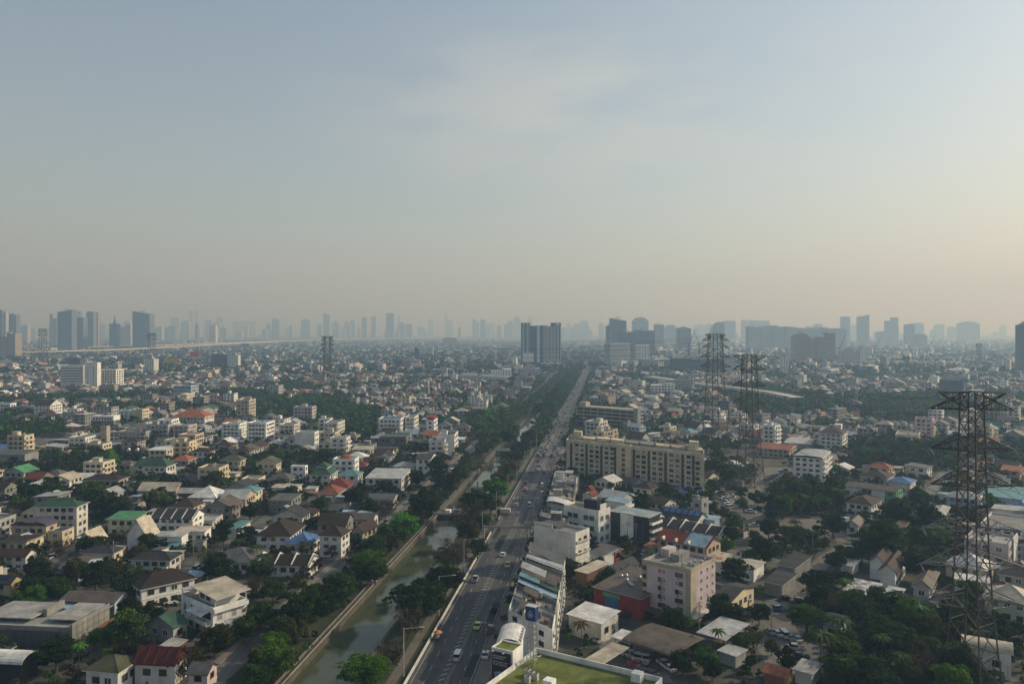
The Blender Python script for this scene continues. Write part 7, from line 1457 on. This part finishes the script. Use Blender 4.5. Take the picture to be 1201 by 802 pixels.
E_t = pylon('thin pylon on the left before the dark towers', 50, 1900, 90, 16, 9, [(89, 11), (82, 13), (75, 13)], 0, False, False, .34)
F_t = pylon('thin pylon standing at the motorway on the left', 178, 1750, 80, 14, 8, [(79, 10), (73, 12), (66, 12)], 0, False, False, .34)
G_t = pylon('thin dark pylon among the right suburbs', 1063, 1330, 42, 9, 5, [(41.5, 6), (37, 7)], 0, False, False, .3)
H_t = pylon('faint thin pylon far on the right', 1148, 1800, 56, 10, 6, [(55, 8), (49, 9)], 0, False, False, .34)
def cable(p, q, sag, r, label, name='power_line', n=14):
    b = MB(); p, q = Vector(p), Vector(q); pr = p
    for i in range(1, n + 1): f = i / n; c = p.lerp(q, f) - Vector((0, 0, 4 * sag * f * (1 - f))); b.bar(pr, c, r, WIRE, n=3, cap=False); pr = c
    return tag(b.build(name), label, 'cable', 'power lines strung between the pylons')
for k in range(10):
    side = 'left' if k % 2 == 0 else 'right'; lv = ('topmost', 'second', 'third', 'fourth', 'lowest')[k // 2]
    if k < 8: cable(C_t[k], B_t[k], 7, .06, '%s %s hand power line from nearest pylon to middle pylon' % (lv, side)); cable(B_t[k], A_t[k], 5, .05, '%s %s hand power line from middle pylon to the crowded topped pylon' % (lv, side))
for k in range(14):
    sd = -1 if k % 2 == 0 else 1; side = 'left' if sd < 0 else 'right'; lv = ('topmost', 'second', 'third', 'fourth', 'fifth', 'sixth', 'lowest')[k // 2]
    x, y, z = C_t[k]; cable((x, y, z), (x + 6 * sd - 2, -120, z - 4), 9, .045, '%s %s power line running from nearest pylon past the camera' % (lv, side))
for k in range(8):
    sd = -1 if k % 2 == 0 else 1; x, y, z = A_t[k]; cable((x, y, z), (x - 330 + sd * 8, 1330, z - 8), 14, .09, '%s %s power line running off leftwards from the crowded topped pylon' % (('topmost', 'second', 'third', 'fourth')[k // 2], 'near' if sd < 0 else 'far'))
# ---- tower cranes
def crane(label, px, Y, py_top, jib, elev, ang):
    x = (px - CX) * Y / F; h = CAMZ - (py_top - HY) * Y / F; root = empty('tower_crane', (x, Y, 0), R_(ang)); tag(root, label, 'crane'); b = MB()
    for sx in (-1, 1):
        for sy in (-1, 1): b.bar((sx * 1.1, sy * 1.1, 0), (sx * 1.1, sy * 1.1, h), .28, STEEL)
    k = 0
    while k < h - 3: b.bar((-1.1, -1.1, k), (1.1, -1.1, k + 3), .18, STEEL); b.bar((1.1, 1.1, k), (-1.1, 1.1, k + 3), .18, STEEL); k += 3
    b.build('mast', root); e = Vector((math.cos(R_(elev)) * jib, 0, h + math.sin(R_(elev)) * jib)); b = MB(); b.bar((0, -.7, h), e, .42, STEEL, .2); b.bar((0, .7, h), e, .42, STEEL, .2); b.bar((0, 0, h + 2), e, .3, STEEL, .15); b.build('jib', root)
    b = MB(); b.box(-9, 0, -1, 1, h - .5, h + .5, STEEL); b.box(-9, -6, -1.4, 1.4, h - 2.5, h - .4, W['concrete']); b.build('counter_jib', root)
crane('crane with a jib leaning right above the platform roofs, leftmost of three', 1024, 2100, 415, 62, 66, 0); crane('crane with a jib leaning left above the platform roofs', 1070, 2100, 414, 60, 62, 180); crane('crane with the longest jib leaning right above the platform roofs', 1086, 2100, 417, 72, 66, 0); crane('dark crane beside the tallest pylon with its jib leaning right', 808, 1750, 402, 44, 62, 0); crane('small crane with a jib leaning left by the tallest pylon', 820, 1760, 402, 36, 64, 180); crane('crane leaning right before the wall of flats', 985, 2000, 408, 50, 66, 0)
# ------------------------------------------------------------------ canal railing, weir, bridges, road furniture
def rail_line(t, y0_, y1_, label, step=2.5, h=1.0, m=None, solid=False):
    m = m or RAILM; x0, yy0 = T(t, y0_); root = empty('railing', (x0, yy0, 0), R_(RA - 90)); tag(root, label, 'railing'); ln = (y1_ - y0_) * math.hypot(1, SLOPE); b = MB()
    if solid: b.box(-.2, .2, 0, ln, 0, .45, m); b.box(-.12, .12, 0, ln, .45, h, m)
    else:
        b.box(-.09, .09, 0, ln, h - .12, h, m); b.box(-.07, .07, 0, ln, h * .45, h * .45 + .1, m); y = 0; b.box(-.3, .3, 0, ln, 0, .18, CONC)
        while y < ln: b.box(-.1, .1, y, y + .18, .18, h - .12, m); y += step
    b.build('rail', root); return root
rail_line(CT0 - 1.4, 120, 600, 'pale concrete railing along the left canal bank', m=RAILM); rail_line(CT0 + .0, 120, 600, 'low outer railing on the left canal wall', h=.75)
rail_line(-48.3, 150, 330, 'white concrete barrier between the bank path and the road', solid=True, h=.85, m=W['offwhite']); rail_line(-48.3, 352, 900, 'farther pale barrier along the road beyond the weir', solid=True, h=.8, m=W['concrete'])
for lb, y_, hh, ww in (('low concrete weir bridge across the canal', 364, .6, 7.5), ('farther low bridge across the canal', 556, .6, 8), ('distant bridge across the canal', 880, .7, 10)):
    xx, yy = T((CT0 + CT1) / 2, y_); root = empty('footbridge' if ww < 9 else 'bridge', (xx, yy, 0), R_(RA - 90)); tag(root, lb, 'bridge'); b = MB(); L_ = (CT1 - CT0) / 2 * .99 + 1.2; b.box(-L_, L_, -ww / 2, ww / 2, -.25, hh, CONC); b.build('deck', root)
    for sy in (-1, 1): b = MB(); b.box(-L_, L_, sy * ww / 2 - .1, sy * ww / 2 + .1, hh, hh + .9, W['offwhite'] if ww < 9 else CONC); b.build('parapet', root)
    for x in (-4, 4): b = MB(); b.box(x - .5, x + .5, -ww / 2 + .4, ww / 2 - .4, -2.2, -.26, CONC); b.build('pier', root)
    if 'weir' in lb:
        for k in range(5): b = MB(); x = -6 + k * 3; b.box(x - .9, x + .9, -ww / 2 - .3, -ww / 2 - .12, -1.9, .4, W['dkgrey']); b.build('gate', root)
        b = MB(); b.box(-5, -2.5, -1, 1.4, hh, hh + 1.4, W['white']); b.build('gate_box', root)
# overhead gantry
gy = 317.0; x0, _ = T(-49.2, gy); x1, _ = T(-30.5, gy); root = empty('gantry', ((x0 + x1) / 2, gy, 0), R_(-3)); tag(root, 'grey twin beam gantry spanning the whole road', 'gantry'); hw = (x1 - x0) / 2
for x in (-hw, hw): b = MB(); b.bar((x, -.5, 0), (x, -.5, 6.4), .2, W['grey'], n=8); b.bar((x, .5, 0), (x, .5, 6.4), .2, W['grey'], n=8); b.build('post', root)
for y in (-.6, .6): b = MB(); b.box(-hw - .3, hw + .3, y - .16, y + .16, 5.6, 6.1, W['concrete']); b.build('beam', root)
b = MB(); b.bar((hw - 1.6, -1.2, 6.9), (hw - 1.6, 1.2, 6.9), .75, W['tan'], n=14); b.bar((hw - .2, -1.2, 6.9), (hw - .2, 1.2, 6.9), .75, W['tan'], n=14); b.build('barrel', root)
def lamp_mesh():
    b = MB(); b.bar((0, 0, 0), (0, 0, 12), .13, STEELP, .08, 8); b.bar((0, 0, 11.8), (4.6, 0, 12.4), .06, STEELP, .05, 6); p = b.mesh('pole'); c = MB(); c.box(3.9, 5.1, -.16, .16, 12.3, 12.48, ACM); return p, c.mesh('lamp_head')
LP, LHD = lamp_mesh()
for k in range(12):
    y = 193 + k * 41; x, _ = T(-49.7, y); r = empty('street_lamp', (x, y, 0), R_(-7)); mobj('pole', LP, r); mobj('lamp_head', LHD, r)
    tag(r, ('tall street lamp arching over the road, nearest one by the path' if k == 0 else 'tall street lamp over the road, %s from the bottom edge' % ('second third fourth fifth sixth seventh eighth ninth tenth eleventh twelfth'.split()[k - 1])), 'street lamp', 'street lamps along the left road edge')
def upole_mesh():
    b = MB(); b.bar((0, 0, 0), (0, 0, 9.5), .16, POLE, .11, 6); p = b.mesh('pole'); c = MB()
    for z in (8.3, 9.0): c.box(-1.2, 1.2, -.06, .06, z, z + .12, W['wood'])
    for x in (-1, -.4, .4, 1): c.bar((x, 0, 9.1), (x, 0, 9.4), .06, W['offwhite'], n=5)
    return p, c.mesh('cross_arm')
UP, UC = upole_mesh(); ORD = 'first second third fourth fifth sixth seventh eighth ninth tenth eleventh twelfth thirteenth fourteenth'.split(); prev = None
for k in range(12):
    y = 204 + k * 27; x, _ = T(-31.2, y); r = empty('utility_pole', (x, y, 0), R_(-7)); mobj('pole', UP, r); mobj('cross_arm', UC, r); tag(r, 'concrete utility pole on the right pavement, %s from the bottom edge' % ORD[k], 'utility pole', 'utility poles along the right pavement')
    if prev:
        b = MB()
        for dx in (-1, -.4, .4, 1):
            a_, c_ = Vector((prev[0] + dx, prev[1], 9.35)), Vector((x + dx, y, 9.35)); m_ = a_.lerp(c_, .5) - Vector((0, 0, .7)); b.bar(a_, m_, .035, WIRE, n=3); b.bar(m_, c_, .035, WIRE, n=3)
        tag(b.build('overhead_cable'), 'bundle of cables leaving the %s utility pole on the right pavement' % ORD[k - 1], 'cable', 'cables along the right pavement')
    prev = (x, y)
for px, py, lb in ((1157, 708, 'pale bare pole right of the near pylon'), (1053, 700, 'pole behind the white gabled pair'), (877, 660, 'pole by the rust patched shed'), (953, 650, 'pole by the dirt lane'), (913, 580, 'dark pole in the car park trees'), (227, 668, 'pole beside the left lane'), (133, 665, 'pole before the white gable wall'), (60, 650, 'pole by the left edge lane'), (455, 640, 'pole by the canal road'), (315, 660, 'pole by the grey hip bungalow lane'), (820, 745, 'pole before the pink flats'), (905, 745, 'pole at the car yard behind the pink flats'), (736, 640, 'pole at the black panelled block'), (746, 642, 'slim pole right of the one at the black panelled block')):
    x, y = G(px, py); r = empty('utility_pole', (x, y, 0), random.uniform(0, 3)); mobj('pole', UP, r); mobj('cross_arm', UC, r); tag(r, lb + ', carrying a cross arm', 'utility pole')
# sign by the path, cart, red truck and cars
x, y = G(545.5, 676); r = empty('road_sign', (x, y, 0), R_(5)); tag(r, 'blue and white square sign beside the bank path', 'road sign'); b = MB(); b.bar((0, 0, 0), (0, 0, 3.2), .07, STEELP, n=6); b.build('post', r); b = MB(); b.box(-.9, .9, -.04, .04, 1.6, 3.4, flat('sign_plate_blue', (.06, .14, .45))); b.poly([(-.75, -.05, 2.6), (.75, -.05, 2.6), (.75, -.05, 3.25), (-.75, -.05, 3.25)], PHW); b.poly([(-.3, -.05, 1.75), (.3, -.05, 1.75), (.3, -.05, 2.35), (-.3, -.05, 2.35)], PHW); b.build('sign_plate', r)
for px, py, lb in ((628 + 0, 541, 'green road sign over the left lanes by the queue'), (616, 553, 'blue road sign beside the barrier near the queue')):
    x, y = G(px - 10, py); r = empty('road_sign', (x, y, 0), R_(0)); tag(r, lb, 'road sign'); b = MB(); b.bar((0, 0, 0), (0, 0, 5.5), .12, STEELP, n=6); b.build('post', r); b = MB(); b.box(-1.8, 1.8, -.06, .06, 4.2, 6.2, flat('sign_plate_green', (.03, .22, .12) if 'green' in lb else (.06, .14, .42))); b.build('sign_plate', r)
x, y = G(513.5, 749); r = empty('street_cart', (x, y, 0), R_(-7)); tag(r, 'vendor cart under an orange canopy at the road barrier', 'cart'); b = MB(); b.bar((0, 0, 1.9), (0, 0, 2.5), 1.3, flat('canopy_orange', (.55, .2, .04)), .1, 8); b.build('canopy', r); b = MB(); b.bar((0, 0, .7), (0, 0, 2), .04, STEELP); b.build('canopy_post', r); b = MB(); b.box(-.5, .5, -.9, .9, .45, 1.1, W['tan']); b.build('cart_box', r)
for yy in (-.6, .6): b = MB(); b.bar((-.6, yy, .32), (.6, yy, .32), .05, STEEL); b.bar((-.62, yy, .32), (-.54, yy, .32), .32, FRAMED, n=12); b.bar((.54, yy, .32), (.62, yy, .32), .32, FRAMED, n=12); b.build('wheel', r)
PAINTS = {}
def paint(nm, rgb, met=0.0):
    m = flat('car_paint_' + nm, rgb, .28, met); m.node_tree.nodes['Principled BSDF'].inputs['Coat Weight'].default_value = .4; PAINTS[nm] = m
for nm, c in dict(white=(.62, .62, .61), silver=(.38, .39, .40), grey=(.13, .135, .14), black=(.015, .015, .017), red=(.33, .03, .025), yellow=(.55, .38, .03), green=(.42, .46, .03), blue=(.04, .09, .24), pink=(.55, .16, .28), bronze=(.22, .17, .12), orange=(.55, .17, .03)).items(): paint(nm, c)
CGL = glass_mat('car_glass', (.012, .014, .016), .06); TYRE = flat('tyre_rubber', (.018, .018, .018), .8); HLM = flat('headlight_lens', (.6, .6, .58), .15); TLM = flat('taillight_lens', (.35, .02, .015), .25)
def car_protos(kind):
    body, cab = MB(), MB(); pm = PAINTS['white']; w = .87
    if kind == 'sedan': bp = [(-2.2, .28), (2.2, .28), (2.25, .62), (2.05, .82), (.95, .92), (-1.45, .95), (-2.15, .92), (-2.22, .6)]; cp = [(-1.75, .9), (1.1, .88), (.35, 1.44), (-1.1, 1.46)]
    elif kind == 'pickup': bp = [(-2.6, .38), (2.5, .38), (2.55, .8), (2.35, 1.0), (1.35, 1.1), (-2.6, 1.05)]; cp = [(-.75, 1.0), (1.5, 1.05), (.85, 1.72), (-.6, 1.74)]
    elif kind == 'van': bp = [(-2.3, .3), (2.35, .3), (2.4, .8), (2.15, 1.1), (-2.3, 1.15)]; cp = [(-2.25, 1.1), (2.0, 1.05), (1.2, 1.95), (-2.1, 2.0)]
    elif kind == 'truck': bp = [(-3.4, .55), (3.2, .55), (3.25, 1.3), (-3.4, 1.3)]; cp = [(1.3, 1.25), (3.2, 1.25), (2.9, 2.4), (1.4, 2.45)]
    body.prism([(x, z) for x, z in bp], -w, w, pm, 'y'); cab.prism(cp, -w * .9, w * .9, CGL, 'y'); rt = MB(); z = max(p[1] for p in cp); xs = sorted(p[0] for p in cp if p[1] > z - .2)
    rt.box(xs[0] - .08, xs[-1] + .08, -w * .88, w * .88, z - .04, z + .05, pm)
    for x, zz in ((xs[-1] + .1, z),):
        pass
    for sy in (-1, 1):
        mx = (xs[0] + xs[-1]) / 2; rt.box(mx - .06, mx + .06, sy * w * .88 - .03, sy * w * .88 + .03, bp[-3][1] - .05, z, pm)
    if kind == 'pickup': 
        body.box(-2.5, -.85, -w * .82, w * .82, 1.06, 1.075, DARK)
    if kind == 'truck': rt.box(-3.4, 1.2, -w * 1.15, w * 1.15, 1.0, 2.9, W['offwhite'])
    wh = MB(); wh.bar((0, -.1, 0), (0, .1, 0), .33, TYRE, n=12); wh.bar((0, -.11, 0), (0, .11, 0), .18, TANK, n=8); hl = MB(); hl.box(-.04, .06, -.2, .2, -.08, .08, HLM); tl = MB(); tl.box(-.06, .04, -.16, .16, -.1, .1, TLM)
    return dict(body=body.mesh('body'), cab=cab.mesh('cabin_glass'), roof=rt.mesh('cabin_roof'), wheel=wh.mesh('wheel'), hl=hl.mesh('headlight'), tl=tl.mesh('taillight'), x=bp[1][0], x0=bp[0][0], z=bp[2][1] - .02)
CP = {k: car_protos(k) for k in ('sedan', 'pickup', 'van', 'truck')}; CARS = []
def car(x, y, ang, kind, col, label=None, name=None, group=None, detail=None):
    p = CP[kind]; nm = name or {'sedan': 'car', 'pickup': 'pickup_truck', 'van': 'van', 'truck': 'truck'}[kind]; r = empty(nm, (x, y, .02), R_(ang)); sc = 1.0
    def add(n, me, loc=(0, 0, 0), pt=False):
        o = mobj(n, me, r, loc)
        if pt: o.material_slots[0].link = 'OBJECT'; o.material_slots[0].material = PAINTS[col]
    add('body', p['body'], pt=True); add('cabin_glass', p['cab']); add('cabin_roof', p['roof'], pt=True)
    if detail if detail is not None else y < 330:
        for sx in (-1, 1):
            for sy in (-1, 1): add('wheel', p['wheel'], (sx * 1.38, sy * .8, .33))
        for sy in (-1, 1): add('headlight', p['hl'], (p['x'] + .0, sy * .58, p['z'] - .05)); add('taillight', p['tl'], (p['x0'] + 0, sy * .62, p['z']))
    cat = {'sedan': 'car', 'pickup': 'pickup truck', 'van': 'van', 'truck': 'truck'}[kind] if nm != 'taxi' else 'taxi'
    if label: tag(r, label, cat, group)
    else: ITEMS.append(dict(o=r, x=x, y=y, desc='%s %s' % (col, cat), cat=cat, group=group))
    return r
UPR, DNR = RA, RA + 180
for px, py, an, k, c, lb in [(537, 772, UPR, 'van', 'white', 'white van in the lane left of the tick marks, nearest vehicle'), (560, 736, DNR, 'sedan', 'green', 'lime green taxi alone in the right lanes near the bottom'), (557.5, 681, UPR, 'pickup', 'silver', 'silver pickup beside the white barrier'), (590, 652, UPR, 'sedan', 'white', 'white car just before the gantry'), (595.5, 664, DNR, 'sedan', 'green', 'lime taxi in the right lanes below the gantry'), (605.5, 593, UPR, 'sedan', 'silver', 'silver car left of the centre line beyond the gantry'), (621, 594, DNR, 'van', 'silver', 'silver van in the right lanes beyond the gantry'), (616.5, 575, UPR, 'sedan', 'pink', 'pinkish car behind the queue on the left'), (616.5, 567, UPR, 'sedan', 'black', 'black car ahead of the pinkish one'), (636, 571, DNR, 'van', 'white', 'white van in the right lanes short of the beige slab'), (636, 581, DNR, 'van', 'silver', 'silver van following the white van in the right lanes'), (624, 554.5, UPR, 'sedan', 'red', 'dark red car in the left lane at the sign'), (631, 551.5, UPR, 'sedan', 'white', 'white car left of the centre near the sign'), (638, 551.5, DNR, 'sedan', 'white', 'white car in the oncoming lane by the beige slab'), (633, 546.5, UPR, 'sedan', 'silver', 'silver car at the tail of the queue'), (631, 541, UPR, 'pickup', 'red', 'red pickup at the tail of the queue'), (634.5, 536, UPR, 'sedan', 'yellow', 'yellow taxi in the queue')]:
    x, y = G(px, py); car(x, y, an, k, c, lb, 'taxi' if 'taxi' in lb else None)
x, y = G(590, 603.5); car(x, y, 172, 'truck', 'red', 'red cabbed truck turning across the road beyond the weir')
x, y = G(612.5, 584); r = empty('motorcycle', (x, y, .012), R_(RA)); tag(r, 'motorcycle with a rider in the left lanes beyond the gantry', 'motorcycle'); b = MB()
for xx in (-.65, .65): b.bar((xx, -.05, .3), (xx, .05, .3), .3, TYRE, n=12)
b.bar((-.6, 0, .5), (.5, 0, .8), .16, PAINTS['black']); b.bar((.5, 0, .4), (.55, -.3, 1.1), .04, PAINTS['black']); b.build('frame', r)
pr = empty('person', (x, y, .012), R_(RA)); tag(pr, 'rider in dark clothes on the motorcycle', 'person'); b = MB(); b.bar((-.15, 0, .8), (.0, 0, 1.42), .17, FRAMED, .21, 8); b.bar((.02, 0, 1.42), (.04, 0, 1.52), .07, FRAMED, .07, 6); b.bar((.04, 0, 1.5), (.05, 0, 1.8), .12, PAINTS['grey'], .1, 8)
for sy in (-1, 1): b.bar((0, sy * .2, 1.38), (.45, sy * .25, 1.08), .06, FRAMED, .04, 6); b.bar((-.15, sy * .1, .85), (.25, sy * .2, .72), .09, FRAMED, .07, 6); b.bar((.25, sy * .2, .72), (.12, sy * .2, .3), .07, FRAMED, .05, 6)
b.build('body', pr)
g = random.Random(44); cols = ['white', 'white', 'silver', 'silver', 'grey', 'black', 'red', 'bronze', 'blue', 'yellow', 'white', 'green']; wts = [6, 5, 5, 4, 5, 5, 2, 2, 2, 1.2, 4, .8]
LN = ((-45.8, 'far left', UPR), (-42.3, 'second', UPR), (-36.9, 'third', DNR), (-33.9, 'far right', DNR))
qn = 0
for li, (t, ln, an) in enumerate(LN):
    y = 530 + g.uniform(0, 6) if li < 2 else 470
    while y < 1330:
        c = g.choices(cols, wts)[0]; k = g.choices(('sedan', 'pickup', 'van'), (6, 3, 2))[0]; q = y < 690
        if not (li > 1 and g.random() < .45):
            cat = {'sedan': 'car', 'pickup': 'pickup', 'van': 'van'}[k]; lb = ('%s %s in the dense queue, %s lane of the road' if q else '%s %s on the far stretch of road, %s lane') % (c, cat, ln)
            car(T(t + g.uniform(-.3, .3), y)[0], y, an, k, c, lb, None, 'vehicles in the %s part of the road, %s lane, %s %s' % ('queueing' if q else 'far', ln, c, cat), False); qn += 1
        y += g.uniform(6.6, 10) if q and li < 2 else g.uniform(11, 24) if y < 800 else g.uniform(24, 70)
# parked cars
def park(pix0, pix1, n, an, cs, jit=.2):
    for i in range(n):
        f = i / max(1, n - 1); x, y = G(pix0[0] + (pix1[0] - pix0[0]) * f, pix0[1] + (pix1[1] - pix0[1]) * f); k = g.choices(('sedan', 'pickup', 'van'), (6, 3, 1))[0]
        car(x + g.uniform(-jit, jit), y + g.uniform(-jit, jit), an + g.gauss(0, 3), k, g.choices(cs[0], cs[1])[0], None, None, 'parked cars')
PC = (['white', 'silver', 'grey', 'black', 'red', 'bronze', 'blue'], [9, 5, 4, 3, 1, 1, 1])
park((899, 563), (921, 552), 8, 95, PC); park((905, 567), (926, 555.5), 8, 95, PC); park((838, 577), (860, 584), 4, 60, PC); park((852, 590), (856, 596), 3, 40, PC); park((846, 584), (858, 589), 4, 60, PC)
park((872, 592), (900, 600), 4, 160, PC); park((880, 601), (890, 598), 2, 140, PC); park((945, 606), (950, 603), 1, 150, PC); park((957, 602), (963, 597), 2, 160, PC); park((884, 617), (884, 617), 1, 170, PC); park((925, 690), (928, 684), 2, 75, PC)
park((727, 766), (733, 761), 2, 140, PC); park((740, 770), (752, 775), 3, 150, PC); park((745, 781), (757, 786), 2, 160, PC); park((700, 752), (702, 752), 1, 120, PC); park((778, 781), (786, 785), 2, 110, PC); park((868, 748), (874, 751), 1, 170, PC)
park((912, 716), (925, 702), 1, 175, PC); park((920, 704), (950, 707), 3, 178, PC); park((912, 714), (914, 715), 1, 178, PC); park((903, 742), (935, 751), 5, 95, PC); park((932, 762), (936, 772), 2, 170, PC)
park((60, 655), (66, 651), 2, 90, PC); park((38, 688), (44, 685), 1, 170, PC); park((94, 635), (98, 631), 1, 90, PC); park((231, 668), (290, 630), 2, 86, PC); park((470, 608), (530, 553), 4, RA, PC); park((425, 640), (452, 614), 3, RA, PC); park((570, 770), (575, 740), 2, RA, PC)
# ------------------------------------------------------------------ labels of the things built in loops: look, then the landmark they stand by
for t in TREES:
    k = {'palm': 'palm'}.get(t['shape'], 'tree'); sz = 'small' if t['r'] < 2.2 else ('wide' if t['r'] > 4.6 else ('tall' if t['h'] > 9.5 else 'medium'))
    ITEMS.append(dict(o=t['o'], x=t['x'], y=t['y'], desc='%s %s %s' % (sz, DESC[t['col']], k), cat='tree'))
LAND += [('the nearest pylon', *G(1140, 810)), ('the middle pylon', *G(879, 577)), ('the crowded topped pylon', *G(839, 525)), ('the weir bridge', *T(-69, 364)), ('the road gantry', *T(-40, 317)), ('the dirt lane bend', *G(970, 650)), ('the rows of parked cars', *G(910, 560)), ('the lone thin pylon', *G(384, 463)), ('the moss green roof', 10, 165)]
ORDN = ['', 'second ', 'third ', 'fourth ', 'fifth ', 'sixth ', 'seventh ', 'eighth ', 'ninth ', 'tenth ', 'eleventh ', 'twelfth ', 'thirteenth ', 'fourteenth ', 'fifteenth ', 'sixteenth ', 'seventeenth ', 'eighteenth ']
used = {}
for it in ITEMS:
    best = min(LAND, key=lambda l: (l[1] - it['x']) ** 2 + ((l[2] - it['y']) * .8) ** 2); lp = proj(best[1], best[2], 0); ip = proj(it['x'], it['y'], 0); dx, dy = ip[0] - lp[0], ip[1] - lp[1]
    rel = ('right of' if dx > 0 else 'left of') if abs(dx) > abs(dy) * 1.6 else ('in front of' if dy > 0 else 'behind')
    it['d'] = math.hypot(dx, dy); used.setdefault((it['desc'], rel, best[0]), []).append(it)
for (desc, rel, ln), L_ in used.items():
    L_.sort(key=lambda i: i['d'])
    for i, it in enumerate(L_):
        lb = '%s %s %s' % (desc, rel, ln) if len(L_) == 1 else ('%s%s %s %s' % (('closer ' if len(L_) == 2 else 'nearest ') if i == 0 else ('farther ' if len(L_) == 2 else ORDN[min(i, 17)] + 'nearest '), desc, rel, ln))
        tag(it['o'], lb, it['cat'], it.get('group') or {'tree': 'trees of the quarter', 'house': 'houses of the quarter', 'shed': 'sheds of the quarter', 'apartment building': 'flats of the quarter', 'garden wall': 'garden walls'}.get(it['cat']))
